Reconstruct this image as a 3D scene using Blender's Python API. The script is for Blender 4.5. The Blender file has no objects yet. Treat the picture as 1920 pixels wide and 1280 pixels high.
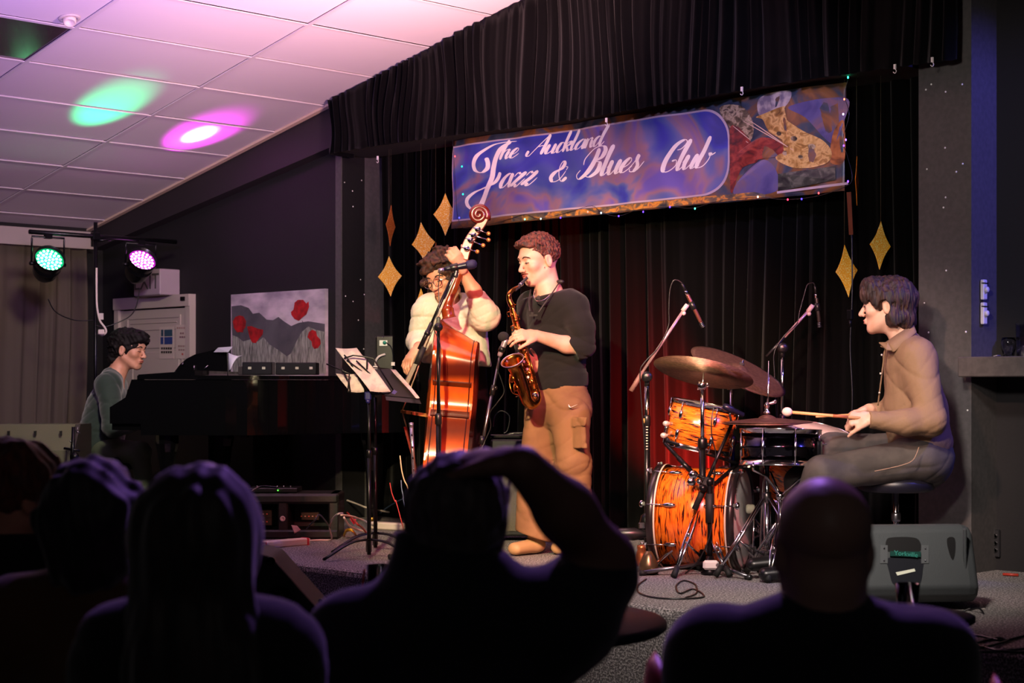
import bpy, bmesh, math, random
import numpy as np
from mathutils import Vector, Matrix
rnd = random.Random(7)
SC = bpy.context.scene
COL = SC.collection
PI = math.pi
# ---------------- camera ----------------
# world x runs along the stage front (right), y into the stage, z up; the camera looks diagonally into the room
CAM_H = 1.40; FPX = 3200.0; HOR = 725.0; STAGE = 0.50
S2 = math.sqrt(.5)
Rv = Vector((S2, S2, 0)); Fv = Vector((-S2, S2, 0)); Zv = Vector((0, 0, 1))
cam_d = bpy.data.cameras.new('camera'); cam = bpy.data.objects.new('camera', cam_d); COL.objects.link(cam)
cam.location = (0, 0, CAM_H); cam.rotation_euler = (PI/2, 0, PI/4)
cam_d.sensor_width = 36; cam_d.lens = FPX/1920*36; cam_d.shift_y = (HOR-640)/1920
cam_d.clip_start = .05; cam_d.clip_end = 60
cam_d.dof.use_dof = True; cam_d.dof.focus_distance = 9.0; cam_d.dof.aperture_fstop = 4.5
SC.camera = cam
SC.view_settings.view_transform = 'Standard'; SC.view_settings.look = 'None'
SC.view_settings.gamma = 1; SC.view_settings.use_curve_mapping = False
SC.view_settings.exposure = 0.0
def P(px, py, d):
    a = (px-960)/FPX*d
    return Vector((S2*(a-d), S2*(a+d), CAM_H-(py-HOR)/FPX*d))
def PY(px, py, y):      # point on the plane y = const
    t = (px-960)/FPX
    return P(px, py, y/(S2*(1+t)))
def PZ(px, py, z):      # point on the plane z = const
    return P(px, py, (CAM_H-z)*FPX/(py-HOR))
def PX(px, py, x):
    t = (px-960)/FPX
    return P(px, py, x/(S2*(t-1)))
def lin(c): return tuple((v/12.92 if v <= .04045 else ((v+.055)/1.055)**2.4) for v in c)
def hx(h): return lin(tuple(int(h[i:i+2], 16)/255 for i in (0, 2, 4)))
# ---------------- world and lights ----------------
wd = bpy.data.worlds.new('world'); SC.world = wd; wd.use_nodes = True
wd.node_tree.nodes['Background'].inputs[0].default_value = (.30, .28, .36, 1)
wd.node_tree.nodes['Background'].inputs[1].default_value = .018
def spot(name, loc, target, power, color, size=40, blend=.4, rad=.08):
    l = bpy.data.lights.new(name, 'SPOT'); l.energy = power; l.color = color
    l.spot_size = math.radians(size); l.spot_blend = blend; l.shadow_soft_size = rad
    o = bpy.data.objects.new(name, l); COL.objects.link(o); o.location = loc
    o.rotation_euler = (Vector(target)-Vector(loc)).to_track_quat('-Z', 'Y').to_euler()
    return o
WARM = (1, .80, .47); PINK = (1, .13, .18)
spot('light_key_warm', P(350,-520,4.6), (-6.5,6.8,1.3), 1750, WARM, 33, .6, .06)
spot('light_red', P(1750,-450,4.6), (-6.3,6.9,1.2), 900, PINK, 34, .6, .05)
spot('light_drummer_warm', P(700,-520,4.2), (-4.7,6.7,1.35), 480, (1,.58,.42), 24, .6, .06)
spot('light_blue_side', (-2.1,7.44,3.3), (-4.25,7.5,2.0), 240, (.14,.12,1), 60, .6, .04)
spot('light_violet_back', P(2300,-250,6.6), (-4.9,6.9,1.5), 90, (.40,.25,1), 30, .7, .06)
spot('light_banner_violet', P(1500,-600,5.0), (-6.2,7.4,2.65), 520, (.66,.52,.95), 30, .7, .1)
spot('light_ceiling_peach', (-5.6,5.9,2.6), (-6.9,6.2,3.8), 820, (1,.54,.56), 105, 1, .15)
spot('light_ceiling_lilac', (-6.3,3.9,2.5), (-8.0,4.8,3.5), 380, (.60,.34,1), 105, 1, .15)
spot('light_audience_violet', (-3.6,4.4,3.5), (-1.75,2.25,1.25), 230, (.46,.20,1), 55, .8, .06)
spot('light_floor_red', P(1300,1000,9.25), PY(1275,800,7.7), 1300, (1,.012,.008), 56, 1, .03)
spot('light_left_dim', P(500,-300,6), (-10.7,7.0,1.45), 800, (1,.84,.66), 40, .8, .2)
spot('light_stage_front', P(1250,-700,4.6), (-4.5,6.2,1.0), 760, (1,.86,.78), 44, .9, .2)
spot('light_pillar_fill', P(900,-600,3.0), (-4.4,7.4,2.0), 460, (1,.88,.80), 34, .9, .15)  # added fill that lifts the grey pillar, no fixture known
spot('light_audience_fill', (.9,-.6,3.0), (-2.6,2.8,.8), 9, (1,.86,.80), 80, 1, .3)  # added fill from behind the camera, lifts the red chair and jacket backs

# ---------------- materials ----------------
MATS = {}
def mat(name, col, rough=.6, metal=0, noise=None, bump=None, spec=None, emit=None, trans=0, coat=0, sheen=0, coord='Object'):
    if name in MATS: return MATS[name]
    if isinstance(col, str): col = hx(col)
    m = bpy.data.materials.new(name); m.use_nodes = True; MATS[name] = m
    nt = m.node_tree; b = nt.nodes['Principled BSDF']
    b.inputs['Base Color'].default_value = (*col, 1); b.inputs['Roughness'].default_value = rough
    b.inputs['Metallic'].default_value = metal
    if spec is not None: b.inputs['Specular IOR Level'].default_value = spec
    if trans: b.inputs['Transmission Weight'].default_value = trans
    if coat: b.inputs['Coat Weight'].default_value = coat
    if sheen: b.inputs['Sheen Weight'].default_value = sheen
    if emit:
        b.inputs['Emission Color'].default_value = (*emit[0], 1); b.inputs['Emission Strength'].default_value = emit[1]
    tc = nt.nodes.new('ShaderNodeTexCoord')
    if noise:     # (scale, other colour, detail, (sx,sy,sz), lo, hi)
        sc, c2, det, st, lo, hi = noise
        if isinstance(c2, str): c2 = hx(c2)
        mp = nt.nodes.new('ShaderNodeMapping'); mp.inputs['Scale'].default_value = st
        nt.links.new(tc.outputs[coord], mp.inputs[0])
        n = nt.nodes.new('ShaderNodeTexNoise'); n.inputs['Scale'].default_value = sc; n.inputs['Detail'].default_value = det
        nt.links.new(mp.outputs[0], n.inputs['Vector'])
        r = nt.nodes.new('ShaderNodeMapRange'); r.inputs[1].default_value = lo; r.inputs[2].default_value = hi
        nt.links.new(n.outputs[0], r.inputs[0])
        mx = nt.nodes.new('ShaderNodeMix'); mx.data_type = 'RGBA'
        mx.inputs[6].default_value = (*col, 1); mx.inputs[7].default_value = (*c2, 1)
        nt.links.new(r.outputs[0], mx.inputs[0]); nt.links.new(mx.outputs[2], b.inputs['Base Color'])
    if bump:      # (scale, strength, distance, stretch)
        sc, stg, dist, st = bump
        mp = nt.nodes.new('ShaderNodeMapping'); mp.inputs['Scale'].default_value = st
        nt.links.new(tc.outputs[coord], mp.inputs[0])
        n = nt.nodes.new('ShaderNodeTexNoise'); n.inputs['Scale'].default_value = sc; n.inputs['Detail'].default_value = 4
        nt.links.new(mp.outputs[0], n.inputs['Vector'])
        bp = nt.nodes.new('ShaderNodeBump'); bp.inputs['Strength'].default_value = stg; bp.inputs['Distance'].default_value = dist
        nt.links.new(n.outputs[0], bp.inputs['Height']); nt.links.new(bp.outputs[0], b.inputs['Normal'])
    return m
# ---------------- objects ----------------
def wloc(o):
    v = Vector((0, 0, 0))
    while o: v += o.location; o = o.parent
    return v
def link(o, parent=None):
    COL.objects.link(o)
    if parent: o.parent = parent
    return o
def meta(o, label=None, cat=None, group=None, kind=None):
    if label: o['label'] = label
    if cat: o['category'] = cat
    if group: o['group'] = group
    if kind: o['kind'] = kind
    return o
def thing(name, label, cat, loc, group=None):
    o = bpy.data.objects.new(name, None); o.empty_display_size = .1; o.location = loc; COL.objects.link(o)
    return meta(o, label, cat, group)
class MB:
    """collects simple shapes in world coordinates, then becomes ONE mesh object"""
    def __init__(s): s.v = []; s.f = []; s.sm = []; s.uv = {}
    def add(s, vs, fs, smooth=True):
        b = len(s.v); s.v += [tuple(v) for v in vs]
        for f in fs: s.f.append(tuple(i+b for i in f)); s.sm.append(smooth)
        return s
    def box(s, c, size, ax=None, bev=0):
        c = Vector(c); hxx, hy, hz = [q/2 for q in size]
        X, Y, Z = ax if ax else (Vector((1,0,0)), Vector((0,1,0)), Vector((0,0,1)))
        if bev <= 0:
            vs = [c+X*(hxx*i)+Y*(hy*j)+Z*(hz*k) for k in (-1,1) for j in (-1,1) for i in (-1,1)]
            return s.add(vs, [(0,2,3,1),(4,5,7,6),(0,1,5,4),(2,6,7,3),(0,4,6,2),(1,3,7,5)], False)
        vs = []; idx = {}
        for k in (-1,1):
            for j in (-1,1):
                for i in (-1,1):
                    for a in range(3):
                        q = [hxx*i, hy*j, hz*k]
                        for bb in range(3):
                            if bb != a: q[bb] -= bev*(i,j,k)[bb]
                        idx[(i,j,k,a)] = len(vs); vs.append(c+X*q[0]+Y*q[1]+Z*q[2])
        fs = []
        for a in range(3):
            o1, o2 = (a+1)%3, (a+2)%3
            for sg in (-1,1):
                q = []
                for p1, p2 in ((-1,-1),(1,-1),(1,1),(-1,1)):
                    key = [0,0,0]; key[a] = sg; key[o1] = p1; key[o2] = p2
                    q.append(idx[(*key, a)])
                fs.append(q if sg > 0 else q[::-1])
        for a in range(3):     # edges along axis a
            o1, o2 = (a+1)%3, (a+2)%3
            for p1 in (-1,1):
                for p2 in (-1,1):
                    def kk(sa, fa):
                        key = [0,0,0]; key[a] = sa; key[o1] = p1; key[o2] = p2
                        return idx[(*key, fa)]
                    q = [kk(-1,o1), kk(1,o1), kk(1,o2), kk(-1,o2)]
                    fs.append(q if p1*p2 < 0 else q[::-1])
        for k in (-1,1):
            for j in (-1,1):
                for i in (-1,1):
                    q = [idx[(i,j,k,0)], idx[(i,j,k,1)], idx[(i,j,k,2)]]
                    fs.append(q if i*j*k > 0 else q[::-1])
        return s.add(vs, fs, False)
    def tube(s, pts, r, n=10, caps=True, closed=False, flat=None):
        pts = [Vector(p) for p in pts]; m = len(pts)
        rs = r if isinstance(r, (list, tuple)) else [r]*m
        vs = []; prev = None
        for i, p in enumerate(pts):
            if closed: t = (pts[(i+1)%m]-pts[i-1])
            else: t = pts[min(i+1,m-1)]-pts[max(i-1,0)]
            if t.length < 1e-9: t = Vector((0,0,1))
            t.normalize()
            if prev is None:
                h = Vector((0,0,1)) if abs(t.z) < .9 else Vector((1,0,0))
                a = t.cross(h).normalized()
            else:
                a = prev - t*prev.dot(t)
                a = a.normalized() if a.length > 1e-6 else t.orthogonal().normalized()
            prev = a; b = t.cross(a)
            for k in range(n):
                an = 2*PI*k/n
                vs.append(p+(a*math.cos(an)+b*math.sin(an)*(flat or 1))*rs[i])
        fs = []
        for i in range(m if closed else m-1):
            j = (i+1) % m
            for k in range(n):
                k2 = (k+1) % n
                fs.append((i*n+k, i*n+k2, j*n+k2, j*n+k))
        if caps and not closed:
            fs.append(tuple(range(n))[::-1]); fs.append(tuple(range((m-1)*n, m*n)))
        return s.add(vs, fs, True)
    def lathe(s, base, axis, prof, n=32, smooth=True, side=None, closed=False):
        """prof: list of (radius, height along axis)"""
        base = Vector(base); ax = Vector(axis).normalized()
        a = (Vector(side)-ax*Vector(side).dot(ax)).normalized() if side is not None else ax.orthogonal().normalized()
        b = ax.cross(a); vs = []; fs = []; m = len(prof)
        for (r, h) in prof:
            for k in range(n):
                an = 2*PI*k/n
                vs.append(base+ax*h+(a*math.cos(an)+b*math.sin(an))*r)
        for i in range(m if closed else m-1):
            j = (i+1) % m
            for k in range(n):
                k2 = (k+1) % n
                fs.append((i*n+k, i*n+k2, j*n+k2, j*n+k))
        if not closed:
            if prof[0][0] > 1e-6: fs.append(tuple(range(n))[::-1])
            if prof[-1][0] > 1e-6: fs.append(tuple(range((m-1)*n, m*n)))
        return s.add(vs, fs, smooth)
    def ball(s, c, r, n=12, ax=None):
        c = Vector(c); r = r if isinstance(r, (list, tuple)) else (r, r, r)
        X, Y, Z = ax if ax else (Vector((1,0,0)), Vector((0,1,0)), Vector((0,0,1)))
        vs = [c-Z*r[2]]; m = max(4, n//2)
        for i in range(1, m):
            th = -PI/2+PI*i/m
            for k in range(n):
                an = 2*PI*k/n
                vs.append(c+X*(r[0]*math.cos(th)*math.cos(an))+Y*(r[1]*math.cos(th)*math.sin(an))+Z*(r[2]*math.sin(th)))
        vs.append(c+Z*r[2]); fs = []
        for k in range(n): fs.append((0, 1+(k+1)%n, 1+k)); fs.append((len(vs)-1, 1+(m-2)*n+k, 1+(m-2)*n+(k+1)%n))
        for i in range(m-2):
            for k in range(n):
                k2 = (k+1) % n
                fs.append((1+i*n+k, 1+i*n+k2, 1+(i+1)*n+k2, 1+(i+1)*n+k))
        return s.add(vs, fs, True)
    def prism(s, outline, d, smooth=False):
        """outline: 3D points of one face, d: extrusion vector"""
        o = [Vector(p) for p in outline]; d = Vector(d); m = len(o)
        vs = o+[p+d for p in o]
        nrm = Vector((0,0,0))
        for i in range(m): nrm += o[i].cross(o[(i+1) % m])
        flip = nrm.dot(d) > 0
        f1 = tuple(range(m)); f2 = tuple(range(m, 2*m))
        fs = [f1[::-1] if flip else f1, f2 if flip else f2[::-1]]
        for i in range(m):
            j = (i+1) % m; q = (i, j, j+m, i+m)
            fs.append(q if flip else q[::-1])
        return s.add(vs, fs, smooth)
    def build(s, name, m, parent=None, label=None, cat=None, group=None, kind=None, bevel=0):
        me = bpy.data.meshes.new(name); me.from_pydata(s.v, [], s.f)
        me.polygons.foreach_set('use_smooth', s.sm); me.materials.append(m); me.update()
        o = bpy.data.objects.new(name, me)
        if parent is not None: link(o, parent); o.location = -wloc(parent)
        else:      # a thing that is one mesh: origin at its base
            vs = np.array(s.v); c = Vector(((vs[:,0].min()+vs[:,0].max())/2, (vs[:,1].min()+vs[:,1].max())/2, vs[:,2].min()))
            me.transform(Matrix.Translation(-c)); o.location = c; COL.objects.link(o)
        if bevel:
            b = o.modifiers.new('bevel', 'BEVEL'); b.width = bevel; b.segments = 2; b.limit_method = 'ANGLE'; b.angle_limit = math.radians(50)
        return meta(o, label, cat, group, kind)
def crv(pts, n=8, closed=False):
    """Catmull-Rom through points (any dimension tuples/Vectors)"""
    p = [np.array(q, float) for q in pts]; m = len(p); out = []
    rng = range(m if closed else m-1)
    for i in rng:
        if closed: a, b, c, d = p[i-1], p[i], p[(i+1)%m], p[(i+2)%m]
        else: a, b, c, d = p[max(i-1,0)], p[i], p[i+1], p[min(i+2,m-1)]
        for k in range(n):
            t = k/n
            out.append(.5*((2*b)+(c-a)*t+(2*a-5*b+4*c-d)*t*t+(3*b-a-3*c+d)*t**3))
    if not closed: out.append(p[-1])
    return [tuple(q) for q in out]
def cable(name, pts, r, m, parent=None, n=6, **k):
    return MB().tube([Vector(q) for q in crv(pts, 8)], r, n).build(name, m, parent, **k)
def box8(J, x0, x1, y0, y1, o0, o1):
    return bbox([J(x, y, o) for x in (x0,x1) for y in (y0,y1) for o in (o0,o1)], .02)
def bbox(pts, m=.2):
    a = np.array([tuple(p) for p in pts]); return a.min(0)-m, a.max(0)+m
def frame(fwd, up=Zv):
    y = Vector(fwd).normalized(); x = y.cross(Vector(up)).normalized(); z = x.cross(y).normalized()
    return x, y, z            # x = the person's right, y = forward, z = up
# ---------------- smooth solid modelling (distance fields turned into one mesh) ----------------
class Field:
    def __init__(s, lo, hi, vox):
        s.lo = np.array(lo, np.float32)-.07; s.vox = vox
        s.n = np.ceil((np.array(hi)+.07-s.lo)/vox).astype(int)+1
        s.f = np.full(s.n, .06, np.float32); s.grooves = []
    def sub(s, lo, hi):
        a = np.maximum(np.floor((np.array(lo)-s.lo)/s.vox).astype(int), 0)
        b = np.minimum(np.ceil((np.array(hi)-s.lo)/s.vox).astype(int)+1, s.n)
        if (b <= a).any(): return None, None
        g = [(s.lo[i]+s.vox*np.arange(a[i], b[i])).astype(np.float32) for i in range(3)]
        return tuple(slice(a[i], b[i]) for i in range(3)), (g[0][:,None,None], g[1][None,:,None], g[2][None,None,:])
    def put(s, sl, d, k, op='add'):
        a = s.f[sl]
        if op == 'sub': a, d = -a, d
        if k > 0:
            h = np.maximum(k-np.abs(a-d), 0)/k; r = np.minimum(a, d)-h*h*k*.25
        else: r = np.minimum(a, d)
        s.f[sl] = -r if op == 'sub' else r
    def cap(s, p0, r0, p1, r1, k=.015, op='add'):
        p0 = np.array(p0, np.float32); p1 = np.array(p1, np.float32); R = max(r0, r1)+.05+k
        sl, g = s.sub(np.minimum(p0, p1)-R, np.maximum(p0, p1)+R)
        if sl is None: return s
        ba = p1-p0; L = max(float(ba@ba), 1e-8)
        dx, dy, dz = g[0]-p0[0], g[1]-p0[1], g[2]-p0[2]
        t = np.clip((dx*ba[0]+dy*ba[1]+dz*ba[2])/L, 0, 1)
        d = np.sqrt((dx-t*ba[0])**2+(dy-t*ba[1])**2+(dz-t*ba[2])**2)-(r0+(r1-r0)*t)
        s.put(sl, d, k, op); return s
    def chain(s, pts, rs, k=.015):
        for i in range(len(pts)-1): s.cap(pts[i], rs[i], pts[i+1], rs[i+1], k)
        return s
    def ell(s, c, r, ax=None, k=.015, op='add'):
        c = np.array(c, np.float32); R = max(r)+.05+k
        sl, g = s.sub(c-R, c+R)
        if sl is None: return s
        dx, dy, dz = g[0]-c[0], g[1]-c[1], g[2]-c[2]
        if ax is None: ax = ((1,0,0),(0,1,0),(0,0,1))
        q = [(dx*float(a[0])+dy*float(a[1])+dz*float(a[2])) for a in ax]
        k0 = np.sqrt((q[0]/r[0])**2+(q[1]/r[1])**2+(q[2]/r[2])**2)
        k1 = np.sqrt((q[0]/r[0]**2)**2+(q[1]/r[1]**2)**2+(q[2]/r[2]**2)**2)+1e-6
        s.put(sl, k0*(k0-1)/k1, k, op); return s
    def ecap(s, p0, w0, t0, p1, w1, t1, side, k=.02, flat=False, op='add'):
        """elliptical tapered limb: half-width w along side, half-thickness t across"""
        p0 = np.array(p0, np.float32); p1 = np.array(p1, np.float32); R = max(w0, w1, t0, t1)+.05+k
        sl, g = s.sub(np.minimum(p0, p1)-R, np.maximum(p0, p1)+R)
        if sl is None: return s
        ax = p1-p0; L = float(np.linalg.norm(ax)); ax = ax/max(L, 1e-6)
        sd = np.array(side, np.float32); sd = sd-ax*(sd@ax); sd = sd/np.linalg.norm(sd); th = np.cross(ax, sd)
        dx, dy, dz = g[0]-p0[0], g[1]-p0[1], g[2]-p0[2]
        l = dx*ax[0]+dy*ax[1]+dz*ax[2]; a = dx*sd[0]+dy*sd[1]+dz*sd[2]; b = dx*th[0]+dy*th[1]+dz*th[2]
        tt = np.clip(l/L, 0, 1); w = w0+(w1-w0)*tt; t = t0+(t1-t0)*tt
        e = l-tt*L; m = np.minimum(w, t)
        if flat:
            q = np.sqrt((a/w)**2+(b/t)**2); d = np.maximum((q-1)*m, np.abs(l-L/2)-L/2)
        else:
            q = np.sqrt((a/w)**2+(b/t)**2+(e/m)**2); d = (q-1)*m
        s.put(sl, d, k, op); return s
    def cut(s, p, nrm, lo, hi, k=0.004):
        """remove everything on the side nrm points to, inside the box"""
        sl, g = s.sub(lo, hi)
        if sl is None: return s
        n = np.array(Vector(nrm).normalized(), np.float32)
        d = -((g[0]-p[0])*n[0]+(g[1]-p[1])*n[1]+(g[2]-p[2])*n[2])
        d = np.broadcast_to(d, s.f[sl].shape)
        s.put(sl, d, k, 'sub'); return s
    def disp(s, fn, lo=None, hi=None):
        sl, g = s.sub(s.lo if lo is None else lo, (s.lo+s.n*s.vox) if hi is None else hi)
        a = s.f[sl]; m = np.abs(a) < .045
        d = np.broadcast_to(fn(*g), a.shape)
        s.f[sl] = np.where(m, a+d, a); return s
    def folds(s, amp=.004, fr=(20, 20, 34), seed=0, lo=None, hi=None):
        r = np.random.RandomState(seed); ph = r.rand(9)*6.28
        def fn(x, y, z):
            w = np.sin(fr[0]*x*.6+ph[0])+np.sin(fr[1]*y*.6+ph[1])+.7*np.sin(fr[2]*.5*z+ph[6])
            a = np.sin(fr[2]*z+1.8*w+ph[2]+fr[0]*.45*(x+y))
            b = np.sin(fr[0]*(x-y)*.9+fr[2]*.8*z+1.6*np.sin(fr[2]*.35*z+ph[3])+ph[4])
            c = np.sin(5*x+7*y+6*z+ph[5]); e = np.sin(fr[2]*1.7*z-fr[0]*1.2*(x+y)+2.2*w+ph[7])
            return (amp*(1.5*(1-np.abs(a))**2.5*np.clip(.55+.6*c,0,1)+1.1*(1-np.abs(b))**3*np.clip(.5-.7*c,0,1)+.55*(1-np.abs(e))**3+.25*w-.25)).astype(np.float32)
        return s.disp(fn, lo, hi)
    def mesh(s):
        f = s.f; n = f.shape; ins = f < 0
        c = ins[:-1,:-1,:-1].astype(np.int8)
        for i in (0,1):
            for j in (0,1):
                for k in (0,1):
                    if i+j+k: c = c+ins[i:n[0]-1+i, j:n[1]-1+j, k:n[2]-1+k]
        act = (c > 0) & (c < 8)
        I, J, K = np.nonzero(act); N = len(I)
        idx = np.full(act.shape, -1, np.int32); idx[I,J,K] = np.arange(N)
        acc = np.zeros((N,3), np.float32); cnt = np.zeros(N, np.float32)
        for ax in range(3):
            o1, o2 = [q for q in range(3) if q != ax]
            for u in (0,1):
                for v in (0,1):
                    a = [I.copy(), J.copy(), K.copy()]; a[o1] = a[o1]+u; a[o2] = a[o2]+v
                    b = [q.copy() for q in a]; b[ax] = b[ax]+1
                    fa = f[tuple(a)]; fb = f[tuple(b)]; cr = (fa < 0) != (fb < 0)
                    t = np.where(cr, fa/np.where(cr, fa-fb, 1), 0)
                    p = np.zeros((N,3), np.float32); p[:,ax] = t; p[:,o1] = u; p[:,o2] = v
                    acc[cr] += p[cr]; cnt += cr
        V = (acc/cnt[:,None]+np.stack([I,J,K],1))*s.vox+s.lo
        quads = []
        for ax in range(3):
            o1, o2 = (ax+1) % 3, (ax+2) % 3
            sa = [slice(1,n[q]-1) for q in range(3)]; sa[ax] = slice(0, n[ax]-1)
            sb = list(sa); sb[ax] = slice(1, n[ax])
            A = ins[tuple(sa)]; B = ins[tuple(sb)]
            for flip in (0,1):
                E = np.array(np.nonzero((A & ~B) if flip == 0 else (~A & B)))
                for q in range(3):
                    if q != ax: E[q] += 1
                def at(u, v):
                    e = E.copy(); e[o1] -= u; e[o2] -= v
                    return idx[e[0], e[1], e[2]]
                q = np.stack([at(1,1), at(0,1), at(0,0), at(1,0)], 1)
                if flip: q = q[:, ::-1]
                quads.append(q)
        Q = np.concatenate(quads); Q = Q[(Q >= 0).all(1)]
        return V, Q
    def build(s, name, m, parent=None, colors=None, **k):
        V, Q = s.mesh()
        me = bpy.data.meshes.new(name); me.vertices.add(len(V)); me.vertices.foreach_set('co', V.astype(np.float32).ravel())
        me.loops.add(len(Q)*4); me.loops.foreach_set('vertex_index', Q.astype(np.int32).ravel())
        me.polygons.add(len(Q)); me.polygons.foreach_set('loop_start', np.arange(0, len(Q)*4, 4, dtype=np.int32))
        me.polygons.foreach_set('loop_total', np.full(len(Q), 4, np.int32))
        me.polygons.foreach_set('use_smooth', np.ones(len(Q), bool)); me.update(calc_edges=True)
        me.materials.append(m); o = bpy.data.objects.new(name, me)
        if parent is not None: link(o, parent); o.location = -wloc(parent)
        else: COL.objects.link(o)
        return meta(o, **k)

# ---------------- common materials ----------------
BLACKWALL = mat('black_wall', '100e12', .75, bump=(60,.15,.004,(1,1,1)), noise=(3,'0d0b0f',4,(1,1,1),.35,.65))
GREYWALL = mat('grey_wall', '4b4848', .8, noise=(40,'424040',4,(1,1,1),.35,.65))
CARPET = mat('stage_carpet', '5c5858', .95, noise=(120,'b4aeaa',2,(1,1,1),.45,.62), bump=(200,.9,.006,(1,1,1)), spec=.1)
FLOORC = mat('room_carpet', '1b1a1c', .95, noise=(150,'2c2a2c',2,(1,1,1),.4,.6), spec=.1)
TILE = mat('ceiling_tile', 'd6cdd0', .85, bump=(90,.12,.002,(1,1,1)))
TBAR = mat('ceiling_bar', 'cfc6c8', .5)
VELVET = mat('black_velvet', '040404', .9, sheen=.05, bump=(25,.2,.01,(1,1,.15)), spec=.03)
VELVETV = mat('valance_velvet', '040405', .9, sheen=.06, bump=(20,.25,.012,(1,1,.2)), spec=.05)
BROWNC = mat('brown_drape', '5a5046', .85, bump=(20,.2,.01,(1,1,.1)), spec=.2)
WHITEP = mat('white_paint', 'c9bfb6', .45)
BLK = mat('black_plastic', '121214', .35)
BLKM = mat('black_metal', '17171a', .3, .6)
CHROME = mat('chrome', 'd8d8dc', .12, 1)
STEELD = mat('dull_steel', '8a8a90', .3, 1)
RUBBER = mat('black_rubber', '0c0c0c', .7)
BRASSY = mat('cymbal_bronze', '7a5c4c', .5, .7, noise=(60,'644a3e',3,(1,1,1),.4,.6))
def zceil(x): return 5.211+.2107*x
XL, XWL, XWR = -12.1, -9.06, -4.25
# ---------------- floor, stage, walls ----------------
MB().box((-6, 3.0, -.05), (16, 12, .1)).build('floor', FLOORC, kind='structure')
m = MB(); ys = [(5.35, 0), (5.35, STAGE-.03), (5.358, STAGE-.008), (5.38, STAGE), (7.95, STAGE), (7.95, 0)]
m.prism([(XL, y, z) for y, z in ys], (XL*-1-1.5, 0, 0)); m.build('stage', CARPET, label='low carpeted stage platform', kind='structure')
MB().box(((XL+XWL)/2, 7.52, 2.4), (XWL-XL, .2, 4.8)).build('wall_back', BLACKWALL, kind='structure')
MB().box((XWL-.03, 7.66, 2.4), (.06, .5, 4.8)).build('trim_1', GREYWALL, kind='structure')
MB().box(((XWL+XWR)/2, 7.93, 2.4), (XWR-XWL+.3, .12, 4.8)).build('wall_stage', BLACKWALL, kind='structure')
MB().box((-4.395, 7.56, 2.55), (.29, .36, 4.1)).build('trim_2', GREYWALL, kind='structure')
MB().box((-3.0, 7.72, 2.4), (2.5, .2, 4.8)).build('wall_right', BLACKWALL, kind='structure')
MB().box((XL-.1, 4.3, 2.4), (.2, 6.6, 4.8)).build('wall_left', BLACKWALL, kind='structure')
# white specks of old paint on the grey pillar faces
m = MB()
for px, py in ((1746,158),(1804,158),(1736,168),(1773,172),(1772,277),(1805,307),(1738,317),(1793,322),(1773,370),(1769,389),(1774,507),(1741,623),(1811,622),(1814,769),(1733,568)):
    m.ball(PY(px, py, 7.378), (.005,.003,.005), 6)
m.build('paint_speck', mat('speck', 'f0ece8', .5), bpy.data.objects['trim_2'], kind='stuff')
m = MB()
for px, py in ((646,342),(678,338),(661,358),(662,387),(676,524),(683,552),(648,555),(662,565),(682,654),(672,600)):
    m.ball(PX(px, py, XWL+.001) if px > 645 else PY(px,py,7.419), (.003,.005,.005), 6)
m.build('paint_speck', mat('speck', 'f0ece8', .5), bpy.data.objects['trim_1'], kind='stuff')
# small dark plate bracket with sockets on the left reveal
# ---------------- ceiling with its tiles ----------------
ce = bpy.data.objects.new('ceiling', None); COL.objects.link(ce); ce['kind'] = 'structure'; ce.location = (-8, 5, 3.5)
m = MB(); x0, x1 = XL-.1, -2.0
m.prism([(x0, -1.0, zceil(x0)+.05), (x1, -1.0, zceil(x1)+.05), (x1, -1.0, zceil(x1)+.15), (x0, -1.0, zceil(x0)+.15)], (0, 9.0, 0))
m.build('ceiling_deck', mat('deck', '55504f', .9), ce)
sl = math.atan(.2107); tx = Vector((math.cos(sl), 0, math.sin(sl))); tz = Vector((-math.sin(sl), 0, math.cos(sl))); Yv = Vector((0,1,0))
YL = [1.4, 2.61, 3.83, 5.05, 6.27, 7.32]
XK = [-7.97+.553*k for k in range(-7, 6)]; XK = [XL+.0]+[x for x in XK if x > XL+.1]
tm = {}
for j in range(len(YL)-1):
    for i in range(len(XK)-1):
        a, b = XK[i], XK[i+1]
        panel = (abs(a+9.076) < .06 and j == 2)
        wx = (b-a)/math.cos(sl)-.022; wy = YL[j+1]-YL[j]-.022
        key = (round(wx,2), round(wy,2), panel)
        c = Vector(((a+b)/2, (YL[j]+YL[j+1])/2, zceil((a+b)/2)+.012))
        if key not in tm:
            mb = MB().box((0,0,0), (wx, wy, .012), (tx, Yv, tz), .003)
            me = bpy.data.meshes.new('tile'); me.from_pydata(mb.v, [], mb.f)
            me.materials.append(mat('panel_dark', '3a2c30', .18, coat=.5) if panel else TILE); tm[key] = me
        o = bpy.data.objects.new('light_panel' if panel else 'ceiling_tile', tm[key]); link(o, ce); o.location = c-ce.location+tz*rnd.uniform(-.0015,.0015)
        if panel: o['label'] = 'dark glossy unlit light panel'
m = MB()
for x in XK[1:]:
    m.box((x, 3.9, zceil(x)), (.024, 7.0, .006), (tx, Yv, tz))
m.build('grid_bar', TBAR, ce)
for y in YL[1:-1]:
    MB().box(((XL-4.4)/2, y, zceil((XL-4.4)/2)), ((-4.4-XL)/math.cos(sl), .024, .007), (tx, Yv, tz)).build('grid_bar', TBAR, ce)
x0, x1 = XL, -4.2
MB().prism([(x0, 7.27, zceil(x0)-.012), (x1, 7.27, zceil(x1)-.012), (x1, 7.27, zceil(x1)+.004), (x0, 7.27, zceil(x0)+.004)], (0, .04, 0)).build('edge_strip', mat('edge_cream', 'd8c0a8', .5), ce)
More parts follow.
